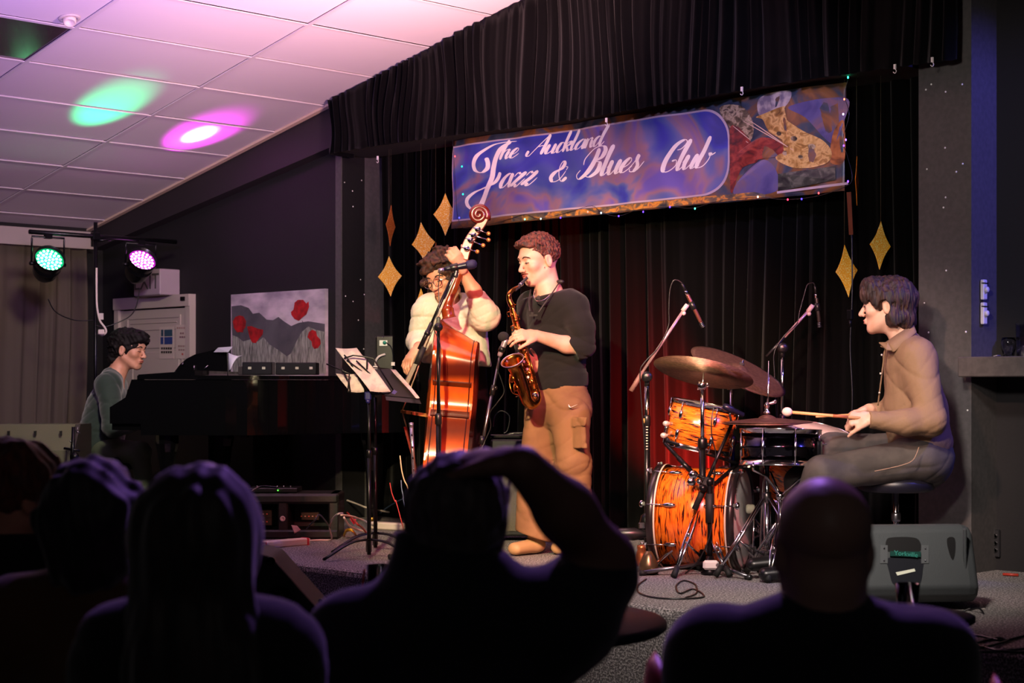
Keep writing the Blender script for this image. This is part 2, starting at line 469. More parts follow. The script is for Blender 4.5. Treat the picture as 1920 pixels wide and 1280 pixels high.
# fascia under the ceiling on the left
m = MB(); x0, x1 = XL, -8.95
m.prism([(x0, 7.32, zceil(x0)-.16), (x1, 7.32, zceil(x1)-.28), (x1, 7.32, zceil(x1)), (x0, 7.32, zceil(x0))], (0, .11, 0))
m.build('trim_3', mat('fascia', '241e22', .7), kind='structure')
# ceiling speaker / eyeball downlight
c = PZ(130, 35, zceil(-8.25)); c = P(130, 35, (5.211-CAM_H)/((HOR-35)/FPX+.2107*S2*(1-(130-960)/FPX)))
dl = thing('ceiling_light', 'small white round eyeball downlight set in the ceiling tile', 'ceiling light', c)
MB().lathe(c+tz*.004, -tz, [(.045,0),(.062,.0),(.06,.006),(.045,.01),(.043,.004)], 24, closed=True).build('trim_ring', WHITEP, dl)
MB().lathe(c-tz*.0, (-tz+Vector((.35,-.25,0))), [(.036,-.01),(.038,.01),(.034,.032),(.027,.034),(.024,.012)], 20).build('lamp_housing', mat('cream_plastic','d8cdb8',.4), dl)
# ---------------- curtains ----------------
def drape(name, x0, x1, y, zb, zt, amp, pitch, m, seed, label, axis='x', hem=0, n=None, top=None, **k):
    r = random.Random(seed); n = n or int((x1-x0)/pitch*14); vs = []; fs = []; rows = 9
    xs = [x0+(x1-x0)*i/n for i in range(n+1)]; ph = 0; phs = []
    for i in range(n+1):
        ph += 2*PI*((x1-x0)/n)/pitch*(.65+.7*abs(math.sin(i*.021+seed)*math.sin(i*.0083+2*seed))+.25*math.sin(i*.11+seed)); phs.append(ph)
    for j in range(rows+1):
        q = j/rows
        for i, x in enumerate(xs):
            a = amp*(.55+.45*math.sin(i*.05+seed*1.7))*(1-.25*q)
            off = a*math.sin(phs[i]+.5*math.sin(3*q+i*.01))+a*.35*math.sin(2.3*phs[i]+1+q*1.2)
            b = zb+hem*math.sin(x*1.9+seed)+hem*.4*math.sin(phs[i]); t = top(x) if top else zt
            z = b+(t-b)*q; xx = x+.4*a*math.cos(phs[i])+ .02*math.sin(q*4+i*.03)
            vs.append((xx, y+off, z) if axis == 'x' else (y+off, xx, z))
    N = n+1
    for j in range(rows):
        for i in range(n): fs.append((j*N+i, j*N+i+1, (j+1)*N+i+1, (j+1)*N+i))
    mb = MB(); mb.add(vs, fs, True); o = mb.build(name, m, label=label, cat='curtain', **k)
    sol = o.modifiers.new('thick', 'SOLIDIFY'); sol.thickness = .004
    return o
drape('stage_curtain', -9.0, -6.76, 7.72, STAGE+.01, 3.4, .035, .105, VELVET, 3, 'black velvet backdrop curtain behind the bass player and the piano')
drape('stage_curtain', -6.83, -4.60, 7.625, STAGE+.01, 3.4, .038, .12, VELVET, 8, 'black velvet backdrop curtain behind the drum kit')
drape('valance', -8.93, -4.26, 7.22, 2.955, 4, .026, .075, VELVETV, 5, 'deep black velvet valance hanging from the ceiling edge above the stage', hem=.012, top=lambda x: zceil(x)-.005)
drape('valance', 7.22, 7.42, -8.95, 2.95, 3.3, .012, .09, VELVETV, 6, 'short return of the black valance at its far left end, against the wall', axis='y', hem=.004, top=lambda x: zceil(-8.95)-.005)
drape('wall_drape', 4.9, 7.19, -11.98, STAGE+.02, 2.50, .03, .19, BROWNC, 11, 'brown pleated drape on the far left wall behind the pianist', axis='y')
MB().box((-12.02, 5.9, 2.57), (.12, 2.65, .12)).box((-11.99,5.9,2.50),(.14,2.66,.02)).build('trim_4', mat('band_white','a89c98',.6), kind='structure')
# ---------------- shelf, glass, jug on the right wall ----------------
xs = PY(1834, 700, 7.45).x
MB().box((xs+.55, 7.44, 1.495), (1.1, .36, .095), bev=.004).build('wall_shelf', mat('shelf_grey', '4e4846', .6, noise=(30,'453f3e',3,(1,1,1),.4,.6)), label='thick dark grey shelf ledge fixed to the right wall', cat='shelf')
GLASS = mat('clear_glass', 'ffffff', .03, trans=1, spec=.6)
gp = P(1891, 668, 8.33); gp.z = 1.543
MB().lathe(gp, Zv, [(.022,0),(.024,.004),(.036,.05),(.036,.075),(.031,.098),(.0295,.098),(.0345,.075),(.0345,.05),(.022,.012),(.0,.01)], 24).build('beer_glass', GLASS, label='small tulip shaped glass standing on the wall shelf', cat='glass')
jp = P(1920, 668, 8.3); jp.z = 1.543
jug = thing('water_jug', 'clear glass water jug at the right end of the wall shelf', 'jug', jp)
MB().lathe(jp, Zv, [(.034,0),(.036,.005),(.040,.10),(.041,.152),(.044,.165),(.042,.165),(.039,.152),(.038,.10),(.033,.01),(0,.008)], 8, smooth=False).build('jug_body', GLASS, jug)
MB().lathe(jp, Zv, [(0,.010),(.0325,.011),(.0365,.08),(0,.08)], 8).build('water', mat('water','c8c8ff',.02,trans=1), jug)
MB().tube(crv([jp+Vector((.04,0,.14)), jp+Vector((.075,0,.13)), jp+Vector((.078,0,.06)), jp+Vector((.04,0,.03))], 5), .005, 8).build('handle', GLASS, jug)
pp = P(1866, 668, 8.3); pp.z = 1.545
MB().box(pp, (.11,.04,.002), frame(Vector((.4,.9,0)))).box(pp+Vector((.01,0,.006)), (.02,.09,.002), (Vector((.9,.3,.2)).normalized(), Vector((-.3,.9,0)).normalized(), Vector((0,0,1)))).build('paper_scrap', WHITEP, label='thin folded paper scrap lying on the wall shelf beside the glass', cat='paper')
# white cable holders on the side of the pillar
XS = XWR+.002
for k, (py0, py1, lab) in enumerate(((524, 562, 'white plastic holder on the pillar side, the upper one'), (567, 608, 'white plastic holder on the pillar side, the lower one'))):
    a = PX(1838, py0, XS); b = PX(1843, py1, XS); c = (a+b)/2; h = abs(a.z-b.z); c.x = XS+.012
    t = thing('cable_holder', lab, 'cable holder', (c.x, c.y, c.z-h/2), 'white holders on the pillar')
    WHP = mat('white_plastic', 'd8d4e0', .4)
    MB().box(c, (.02, .035, h), bev=.004).build('holder_plate', WHP, t)
    MB().lathe(c+Vector((.01,0,.0)), (1,0,0), [(.014,0),(.014,.012),(.009,.016)], 14).build('holder_knob', WHP, t)
    MB().box(c+Vector((.006,0,h*.32)), (.016,.04,.005)).build('dark_band', BLK, t)
# socket plate low on the right wall
c = PY(1868, 1018, 7.61)
t = thing('wall_socket', 'narrow vertical metal socket plate low on the right wall', 'socket', c-Vector((0,0,.07)))
MB().box(c, (.04,.02,.135), bev=.004).build('plate', STEELD, t)
for dz in (-.035, 0, .035): MB().lathe(c+Vector((0,-.01,dz)), (0,-1,0), [(.012,0),(.012,.004),(.008,.004),(.007,-.0)], 12).build('socket', BLK, t)
c = PY(1893, 1064, 7.4); c.z = STAGE+.008
MB().tube([c-Vector((.035,0,0)), c+Vector((.035,.02,0))], .007, 8).build('marker_pen', mat('red_plastic','b03828',.4), label='small red marker lying on the stage carpet by the right wall', cat='pen')
# ---------------- door on the left, EXIT sign, painting ----------------
DW = mat('door_white', 'b9ada2', .55)
dr = bpy.data.objects.new('door_1', None); COL.objects.link(dr); dr['kind'] = 'structure'
xa, xb = PY(225,560,7.42).x, PY(367,560,7.42).x; dr.location = ((xa+xb)/2, 7.42, 0); zt = 2.10
m = MB()
for x in (xa+.03, xb-.03): m.box((x, 7.395, (zt-.09)/2), (.06, .06, zt-.09))
m.box(((xa+xb)/2, 7.39, zt-.045), (xb-xa, .07, .09)); m.build('door_frame', DW, dr)
m = MB().box(((xa+xb)/2, 7.405, (zt-.1)/2), (xb-xa-.12, .03, zt-.1)); lf = m.build('door_leaf', DW, dr)
def pan(x0, x1, z0, z1, par):
    m = MB(); w = .02
    for (a,b,c_,d) in ((x0,x1,z0,z0+w),(x0,x1,z1-w,z1),(x0,x0+w,z0+w,z1-w),(x1-w,x1,z0+w,z1-w)):
        m.box(((a+b)/2, 7.387, (c_+d)/2), (b-a, .012, d-c_))
    m.box(((x0+x1)/2, 7.388, (z0+z1)/2), (x1-x0-.1, .010, z1-z0-.1), bev=.004)
    m.build('panel', DW, par)
pan(xa+.15, xb-.15, 1.84, 1.95, lf); pan(xa+.22, xb-.12, .95, 1.72, lf); pan(xa+.2, xb-.2, .2, .8, lf)
m = MB().tube([(xb-.30,7.38,zt-.03),(xb-.06,7.36,zt-.035)], .008, 6); m.box((xb-.07,7.36,zt-.035),(.05,.03,.03)); m.build('door_closer', BLKM, dr)
def sheet(px0, py0, px1, py1, marks, lab):
    a = PY(px0, py0, 7.379); b = PY(px1, py1, 7.379)
    t = thing('notice', lab, 'notice', ((a.x+b.x)/2, 7.379, b.z))
    MB().box(((a.x+b.x)/2, 7.3795, (a.z+b.z)/2), (b.x-a.x, .002, a.z-b.z)).build('paper', mat('notice_paper','c8bcae',.6), t)
    for (q0, r0, q1, r1, c) in marks:
        e = PY(q0, r0, 7.377); f = PY(q1, r1, 7.377)
        MB().box(((e.x+f.x)/2, 7.3775, (e.z+f.z)/2), (f.x-e.x, .001, e.z-f.z)).build('print', mat('ink_'+c, c, .6), t)
mk = [(302,618,306,630,'284858'),(308,618,323,630,'2c4c5c'),(301,632,306,645,'2a3f7c'),(308,632,323,645,'2a3f7c')]
for r_ in range(2):
    for c_ in range(5): mk.append((302+c_*4.2, 651+r_*7, 305.2+c_*4.2, 655+r_*7, '2e2824'))
sheet(299, 613, 326, 672, mk, 'white safety notice with blue squares and black lettering on the door')
mk = []
for r_, (w_, cc) in enumerate(((22,'a88a80'),(10,'8a6a68'),(12,'7c5c60'),(17,'9a8078'),(16,'9a8078'),(4,'b04a40'))):
    y_ = (613, 623, 630, 647, 654, 662)[r_]; x_ = 342.5
    for c_ in range(max(1, int(w_/4))): mk.append((x_-w_/2+c_*4, y_, x_-w_/2+c_*4+3, y_+3.4, cc))
sheet(330, 609, 357, 672, mk, 'paler paper notice with faint red lettering on the door')
def text_mesh(s, size, name, m, parent, origin, X, Y, ext=.001, align='CENTER'):
    cu = bpy.data.curves.new(name, 'FONT'); cu.body = s; cu.size = size; cu.extrude = ext; cu.align_x = align; cu.align_y = 'CENTER'
    o = bpy.data.objects.new(name, cu); COL.objects.link(o)
    me = bpy.data.meshes.new_from_object(o.evaluated_get(bpy.context.evaluated_depsgraph_get()))
    bpy.data.objects.remove(o); Z = Vector(X).cross(Vector(Y))
    M = Matrix((Vector(X), Vector(Y), Z)).transposed().to_4x4(); M.translation = Vector(origin)
    me.transform(M); me.materials.clear(); me.materials.append(m)
    o = bpy.data.objects.new(name, me); link(o, parent); o.location = -wloc(parent); return o
ya = 7.24; a = PY(256, 507, ya); b = PY(300, 552, ya)
ex = thing('exit_sign', 'boxy EXIT sign above the white door, partly hidden by the magenta lamp', 'sign', ((a.x+b.x)/2, ya+.08, b.z))
a.x = b.x-.36
MB().box(((a.x+b.x)/2, ya+.09, (a.z+b.z)/2), (b.x-a.x, .18, a.z-b.z), bev=.006).build('sign_box', mat('sign_grey','a898a0',.5), ex)
text_mesh('EXIT', .17, 'lettering', mat('ink_dark','4a4448',.6), ex, ((a.x+b.x)/2-.005, ya-.001, (a.z+b.z)/2), (1,0,0), (0,0,1))
# poppy painting on canvas
def pmat(name, c, c2, sc, st=(1,1,1), lo=.35, hi=.65): return mat(name, c, .7, noise=(sc, c2, 5, st, lo, hi))
yc = 7.385; TL = PY(433, 558, yc); BR = PY(609, 700, yc)
x0, x1, z1 = TL.x, BR.x, 2.075; z0 = 1.30
pt = thing('painting', 'canvas painting of red poppies before grey hills on the black wall', 'painting', ((x0+x1)/2, yc, z0))
MB().box(((x0+x1)/2, yc+.015, (z0+z1)/2), (x1-x0, .03, z1-z0)).build('canvas', pmat('cloud', 'cdbfc8', '8d8490', 4, (1,1,2.2)), pt)
def cz(px, py): q = PY(px, py, yc-.001); return q
def flat(pts, name, m, par, lift):
    o = [Vector((p.x, yc-lift, min(max(p.z,z0),z1))) for p in (cz(*q) for q in pts)]
    return MB().prism(o, (0,.0006,0)).build(name, m, par)
flat([(434,574),(452,572),(466,577),(474,588),(486,586),(500,599),(512,600),(522,594),(532,602),(546,611),(560,605),(578,602),(609,607),(609,700),(437,705)], 'hills', pmat('hillgrey', '5c5a60', '47464c', 6), pt, .001)
flat([(436,628),(446,632),(456,640),(470,636),(484,640),(494,632),(506,646),(522,656),(538,668),(546,662),(556,640),(566,622),(578,612),(592,618),(609,622),(611,700),(438,705)], 'grass', pmat('grassp', 'b0b2a8', '3c3e3c', 30, (5,1,.5), .3, .7), pt, .002)
POP = pmat('poppy_red', 'c01c20', '7d0f14', 18)
def poppy(c, pts, stem):
    fl = flat([(c[0]+a, c[1]+b) for a, b in pts], 'poppy', POP, pt, .004)
    g = cz(*stem[0]); h = cz(*stem[1])
    MB().tube([Vector((g.x, yc-.003, g.z)), Vector((h.x, yc-.003, max(h.z, z0)))], .0022, 5).build('stem', mat('stem','2a2e28',.7), fl)
poppy((449,608), [(-12,-6),(-7,-14),(0,-17),(8,-15),(13,-6),(12,4),(7,12),(8,15),(2,14),(-4,15),(-10,6)], ((449,622),(452,690)))
poppy((478,627), [(-14,-15),(-6,-16),(6,-11),(16,-9),(15,0),(8,8),(2,16),(-5,15),(-9,6)], ((474,640),(470,690)))
poppy((563,581), [(-17,4),(-12,-1),(-10,-14),(-4,-19),(6,-19),(12,-12),(16,-16),(17,-6),(12,8),(4,14),(-2,20),(-10,17),(-16,9)], ((567,601),(569,606)))
poppy((589,636), [(-12,-4),(-9,-14),(-3,-18),(4,-15),(6,-6),(12,0),(13,8),(8,16),(1,18),(-3,12),(-4,4)], ((580,650),(574,690)))
# hidden batten that carries the banner, the strings and the curtains
MB().box(((XWL+XWR)/2-.15, 7.47, 3.005), (XWR-XWL-.34, .36, .05)).build('trim_5', mat('batten','2a2420',.8), kind='structure')

# ---------------- banner ----------------
YB = 7.385
b0 = PY(851, 268, YB); b1 = PY(1590, 352, YB); zbot = 2.40; ztop = 2.955; xb0, xb1 = b0.x, b1.x
bn = thing('banner', 'long blue and orange vinyl banner with white script lettering and a saxophone picture', 'banner', ((xb0+xb1)/2, YB, zbot))
def ripple(x, z):
    q = (z-zbot)/(ztop-zbot)
    return .010*math.sin(5.5*x+2.2*q)+.006*math.sin(13*x-3*q)+.012*math.sin(2.1*x+4*q)*q+.004*math.sin(24*x+9*q)
def sheetgrid(x0, x1, z0, z1, nx, nz, lift, inside=None):
    vs = []; fs = []
    for j in range(nz+1):
        for i in range(nx+1):
            x = x0+(x1-x0)*i/nx; z = z0+(z1-z0)*j/nz
            if inside: x, z = inside(i/nx, j/nz)
            vs.append((x, YB-.02+ripple(x,z)-lift, z))
    for j in range(nz):
        for i in range(nx): fs.append((j*(nx+1)+i, j*(nx+1)+i+1, (j+1)*(nx+1)+i+1, (j+1)*(nx+1)+i))
    return MB().add(vs, fs, True)
def bannermat(name, cols, sc, dist, seed, rough=.38):
    m = bpy.data.materials.new(name); m.use_nodes = True; nt = m.node_tree; b = nt.nodes['Principled BSDF']; b.inputs['Roughness'].default_value = rough
    tc = nt.nodes.new('ShaderNodeTexCoord'); mp = nt.nodes.new('ShaderNodeMapping'); mp.inputs['Location'].default_value = (seed, 0, seed*.7); mp.inputs['Scale'].default_value = (1, 1, 1.5)
    nt.links.new(tc.outputs['Object'], mp.inputs[0])
    n = nt.nodes.new('ShaderNodeTexNoise'); n.inputs['Scale'].default_value = sc; n.inputs['Detail'].default_value = 3; n.inputs['Distortion'].default_value = dist
    nt.links.new(mp.outputs[0], n.inputs['Vector'])
    r = nt.nodes.new('ShaderNodeValToRGB'); el = r.color_ramp.elements
    for i, (p, c) in enumerate(cols):
        e = el[i] if i < 2 else el.new(p)
        e.position = p; e.color = (*hx(c), 1)
    nt.links.new(n.outputs[0], r.inputs[0]); nt.links.new(r.outputs[0], b.inputs['Base Color']); return m
BG = bannermat('banner_print', [(.30,'20283c'),(.42,'3b4658'),(.5,'6b4a38'),(.58,'8a5a34'),(.66,'5c5868'),(.75,'3c3f7a')], 3.2, 1.6, 3)
BLUE = bannermat('banner_blue', [(.30,'2c3488'),(.42,'3a40a8'),(.50,'4c5ca0'),(.56,'66689c'),(.62,'96707c'),(.70,'6a5cae')], 1.5, 1.8, 9)
cl = sheetgrid(xb0, xb1, zbot, ztop, 120, 14, 0).build('banner_cloth', BG, bn)
sol = cl.modifiers.new('thick', 'SOLIDIFY'); sol.thickness = .002; sol.offset = -1
def rr(i, j, x0, x1, z0, z1, cx, cy, p=3.0):
    return None
# rounded blue field with a pale outline (its upper edge runs off under the valance)
zlo, zhi = PY(1100,393,YB).z, ztop-.02; xl, xr = xb0+.012, PY(1368, 300, YB).x; R = .17
zlo = zbot+.055; zhi = ztop-.045
def field(u, v, g=0):
    x = xl-g+(xr-xl+2*g)*u; z = zlo-g+(zhi-zlo+2*g)*v; r = R
    e = x-(xr+g-r)
    if e > 0:
        h = math.sqrt(max(r*r-e*e, 0)); lo = zlo-g+r-h; hi = zhi+g-r+h; z = lo+(hi-lo)*v
    return x, z
sheetgrid(0,1,0,1, 140, 10, .0012, lambda u, v: field(1-(1-u)**1.25, v, .010)).build('outline', mat('banner_pale','b9a6b4',.4), bn)
sheetgrid(0,1,0,1, 140, 10, .0022, lambda u, v: field(1-(1-u)**1.25, v)).build('blue_field', BLUE, bn)
INK = mat('banner_white', 'fff6ee', .4)
def bpt(px, py, lift):
    q = PY(px, py, YB-.02); return Vector((q.x, YB-.02+ripple(q.x, q.z)-lift, q.z))
def stroke(mb, pts, thick, thin, lift=.0035, pressure=None, n=9):
    """calligraphic line through pixel points; thick on downstrokes"""
    c = crv([(a, b) for a, b in pts], n); L = []; Rr = []; m = len(c)
    for i, (x, y) in enumerate(c):
        x2, y2 = c[min(i+1, m-1)]; x1, y1 = c[max(i-1, 0)]
        dx, dy = x2-x1, y2-y1; l = math.hypot(dx, dy) or 1; dx /= l; dy /= l
        q = max(0, dy if pressure is None else abs(dy)); w = thin+(thick-thin)*min(1, max(0, (q-.25)/.6))
        e = min(1, .45+min(i, m-1-i)*.25)
        w *= e*.5; L.append(bpt(x-dy*w, y+dx*w, lift)); Rr.append(bpt(x+dy*w, y-dx*w, lift))
    vs = []; fs = []
    for a, b in zip(L, Rr): vs += [a, b]
    for i in range(m-1): fs.append((2*i, 2*i+1, 2*i+3, 2*i+2))
    fs = [f[::-1] for f in fs]
    mb.add(vs, fs, True)
G = {   # letters: strokes in units (x right, y up, x-height 1), baseline 0
 'a': [[(.82,.8),(.6,1.02),(.2,.75),(.05,.3),(.25,0),(.6,.3),(.86,1.0)], [(.86,1.0),(.8,.3),(.93,.0),(1.25,.35)]],
 'e': [[(.02,.3),(.45,.48),(.68,.8),(.5,1.02),(.2,.75),(.1,.25),(.4,0),(.9,.4)]],
 'u': [[(-.12,.5),(.14,1.0)], [(.14,1.0),(.08,.3),(.28,0),(.6,.4),(.74,1)], [(.74,1.0),(.68,.25),(.86,0),(1.2,.4)]],
 'n': [[(-.05,.6),(.16,1.0)], [(.16,1.0),(.12,.5),(.08,0)], [(.1,.3),(.35,.85),(.6,1.0),(.74,.8)], [(.74,.8),(.68,.3),(.84,0),(1.15,.4)]],
 'l': [[(.2,2.15),(.14,1.2),(.08,.3),(.24,0),(.55,.35)]],
 'k': [[(.2,2.15),(.12,1.0),(.06,0)], [(.1,.3),(.4,.9),(.66,1.0),(.66,.72),(.25,.5)], [(.3,.52),(.5,.25),(.68,0),(1.0,.35)]],
 'd': [[(.76,.8),(.55,1.02),(.18,.75),(.05,.3),(.25,0),(.55,.3),(.8,.9)], [(1.1,2.2),(.86,1.2),(.76,.3),(.9,.0),(1.2,.4)]],
 'c': [[(.66,.78),(.58,1.0),(.3,.92),(.08,.4),(.3,0),(.75,.4)]],
 'h': [[(.22,2.0),(.14,1.0),(.06,0)], [(.1,.3),(.35,.85),(.6,1.0),(.74,.8)], [(.74,.8),(.66,.3),(.82,0),(1.1,.4)]],
 'z': [[(.08,.72),(.25,1.0),(.5,.9),(.8,1.02)], [(.8,1.02),(.45,.5),(.02,.02)], [(.02,.02),(.3,.12),(.55,-.06),(.95,.5)]],
 's': [[(-.1,.15),(.3,.75),(.5,1.15)], [(.5,1.15),(.42,.8),(.62,.35),(.45,0),(.15,.0),(.05,.2)], [(.45,.0),(.75,.1),(1.1,.6)]],
 'b': [[(.3,2.15),(.18,1.2),(.1,.4),(.25,0),(.6,.1),(.8,.6),(.72,1.0)], [(.72,1.0),(.85,.8),(1.15,.95)]],
 'A': [[(-.75,.55),(-.85,.15),(-.55,0),(-.1,.6),(.35,1.5),(.72,2.1)], [(.72,2.1),(.68,1.1),(.66,0.0)], [(.1,.85),(.4,.95),(.7,.85)]],
 'B': [[(.35,2.0),(.3,1.2),(.15,.3),(-.25,-.1),(-.55,.2),(-.4,.55)], [(-.35,.9),(-.45,1.4),(-.1,2.0),(.5,2.15),(.85,1.85),(.75,1.35),(.25,1.1)], [(.25,1.1),(.75,.95),(.8,.35),(.45,-.02),(.1,.1)]],
 'C': [[(.55,1.45),(.85,1.55),(1.0,1.95),(.75,2.15),(.3,1.75),(.0,.9),(.1,.15),(.45,-.02),(.85,.35),(.75,.75),(.45,.7)]],
 '&': [[(.95,.9),(1.05,1.15),(.85,1.2)], [(1.15,.3),(.8,-.02),(.45,.6),(.35,1.3),(.5,1.7),(.7,1.5),(.55,1.1),(.1,.8),(-.1,.35),(.15,0),(.6,.15),(.95,.85)]],
}
def word(s, px, py, xh, slope, adv, name, slant=.42, thick=None):
    lt = MB(); x = px
    for ch in s:
        if ch == ' ': x += adv*xh*.6; continue
        for st in G[ch]:
            pts = [(x+(a+slant*b)*xh, py+(x-px)*slope+(a+slant*b)*xh*slope-b*xh) for a, b in st]
            stroke(lt, pts, (thick or .30)*xh, .05*xh+.4)
        w = {'l':.55,'A':1.0,'B':1.25,'C':1.15,'k':.95,'c':.78,'e':.85,'z':.92,'&':1.3,'s':.85,'b':1.0,'h':1.05}.get(ch, 1.08)
        x += w*xh*adv
    lt.build(name, INK, bn)
def cb(x, y): return (840+x/4.415, 140+y/4.415)
t = MB()
stroke(t, [cb(*q) for q in ((565,550),(470,560),(370,590),(270,660),(232,730),(240,790),(290,812),(335,780),(342,735),(328,688))], 7.5, 1.6, pressure=1)
stroke(t, [cb(*q) for q in ((520,555),(450,610),(405,690),(385,770),(372,860),(330,950),(290,1030),(262,1085))], 8.5, 2.2)
stroke(t, [cb(*q) for q in ((440,808),(420,860),(380,905),(300,940),(220,975),(165,1030),(165,1080),(205,1120))], 6.5, 1.4, pressure=1)
t.build('flourish', INK, bn)
word('he', *cb(434,706), 17.5, -.15, .95, 'lettering', .36)
word('Auckland', *cb(720,668), 17.5, -.152, .93, 'lettering', .36)
word('azz', *cb(428,940), 24, -.115, .93, 'lettering', .42)
word('&', *cb(858,888), 22, -.11, 1, 'lettering', .2)
word('Blues', *cb(1118,850), 25.5, -.125, .88, 'lettering', .42)
word('Club', 1200+165/4.13, 120+838/4.13, 26, -.125, .86, 'lettering', .42)
# saxophone picture printed on the right end
def poly(pts, name, m, lift, sm=6):
    c = crv(pts, sm, True) if sm else pts
    ps = [bpt(840+0*0+a, b, lift) for a, b in c]
    bm = bmesh.new(); vs = [bm.verts.new(p) for p in ps]; f = bm.faces.new(vs)
    bmesh.ops.triangulate(bm, faces=[f]); bm.normal_update()
    s = sum((q.normal.y*q.calc_area() for q in bm.faces))
    if s > 0: bmesh.ops.reverse_faces(bm, faces=bm.faces)
    me = bpy.data.meshes.new(name); bm.to_mesh(me); bm.free(); me.materials.append(m)
    o = bpy.data.objects.new(name, me); link(o, bn); o.location = -wloc(bn); return o
def cr(x, y): return (1200+x/4.13-840, 120+y/4.13)
BR1 = bannermat('print_purple', [(.3,'34306c'),(.5,'5a5488'),(.62,'6c5a74'),(.75,'8a6068')], 4, 1.2, 5)
BR2 = bannermat('print_orange', [(.3,'5c3828'),(.45,'9a5c30'),(.6,'b87440'),(.75,'6c4038')], 6, 1.5, 2)
BR3 = bannermat('print_red', [(.3,'401c20'),(.5,'7c2c28'),(.65,'a04438'),(.8,'5c2430')], 14, 1.0, 2)
BR4 = bannermat('print_gold', [(.25,'5c3c20'),(.42,'a87c40'),(.55,'d8b070'),(.68,'94662e'),(.8,'e8d0a0')], 16, 1.0, 2)
BR5 = bannermat('print_keys', [(.3,'2c2420'),(.48,'6c5c48'),(.6,'b8a488'),(.7,'4c3c38')], 24, .6, 2)
BR6 = bannermat('print_dark', [(.3,'1c1c1c'),(.5,'3c4038'),(.65,'6c6c60'),(.8,'2c201c')], 12, 1.5, 2)
poly([cr(*q) for q in ((1180,330),(1590,260),(1600,420),(1500,620),(1300,420))], 'print', BR1, .0026)
poly([cr(*q) for q in ((940,260),(1180,210),(1150,330),(1000,380),(920,390))], 'print', mat('print_white','b8a8a8',.4,noise=(20,'786c80',2,(1,1,1),.4,.6)), .0028)
poly([cr(*q) for q in ((700,470),(830,570),(900,740),(780,800),(700,1000),(690,800))], 'print', BR3, .0024)
poly([cr(*q) for q in ((720,1010),(820,820),(960,740),(1060,830),(1050,985))], 'print', BR1, .0026)
poly([cr(*q) for q in ((1500,560),(1590,440),(1600,740),(1480,760))], 'print', BR2, .0028)
poly([cr(*q) for q in ((620,340),(800,330),(880,480),(830,600),(700,500))], 'print', BR5, .0030)
poly([cr(*q) for q in ((700,730),(800,640),(930,570),(1050,590),(1180,680),(1060,720),(900,740),(760,800))], 'hand_picture', BR3, .0034)
poly([cr(*q) for q in ((1100,340),(1150,335),(1120,400),(1280,520),(1420,590),(1490,680),(1460,760),(1340,800),(1180,800),(1060,740),(1080,700),(1200,660),(1130,600),(1000,520),(950,430),(900,410),(1010,370))], 'saxophone_picture', BR4, .0040)
for q, r in (((1085,540),22),((1210,580),26),((1340,640),28),((1130,690),24),((1250,720),20)):
    a, b = cr(*q); poly([(a+r/4.13*math.cos(k), b+r/5.5*math.sin(k)) for k in (0,1,2,3.1,4.1,5.2)], 'key_picture', BR5, .0048)
for p0, p1 in (((705,520),(830,610)),((720,480),(850,590)),((800,440),(1200,670)),((840,430),(1150,640))):
    st = MB(); stroke(st, [tuple(np.add(cr(*p0),(840,0))), tuple(np.add(cr(*p1),(840,0)))], 1.6, 1.6, .0052, n=6); st.build('rod_picture', mat('print_rod','d8b8a8',.4), bn)
poly([cr(*q) for q in ((1072,850),(1520,790),(1525,900),(1068,985))], 'photo_patch', BR6, .0040, 0)
poly([cr(*q) for q in ((1060,1003),(1060,985),(1625,915),(1625,935))], 'edge_strip', mat('banner_pale','b9a6b4',.4), .0042, 0)
GOLDP = bannermat('print_glow', [(.3,'2c3038'),(.48,'6c5a40'),(.58,'d08c30'),(.66,'8a5a40'),(.8,'3c3438')], 16, .6, 6)
mb = sheetgrid(xb0+.55, xr+.25, zbot+.006, zbot+.042, 60, 2, .003); mb.build('lower_print', GOLDP, bn)
# wooden batten ends and hooks along the valance
for px, py in ((708,296),(1137,225),(1391,167),(1678,125),(1748,112)):
    q = PY(px, py, 7.19)
    m = MB().box(q, (.012,.008,.024)).tube(crv([q-Vector((0,0,.010)), q-Vector((-.008,0,.022)), q-Vector((0,0,.032)), q-Vector((.010,0,.024))], 4), .0022, 5)
    m.build('curtain_hook', mat('hook_white','d8d4d4',.4), label={708:'small white hook at the far left of the valance hem',1137:'small white hook on the valance hem above the word Auckland',1391:'small white hook on the valance hem above the saxophone picture',1678:'small white hook on the valance hem right of the banner',1748:'small white hook on the valance hem over the grey pillar'}[px], cat='hook', group='white hooks along the valance hem')
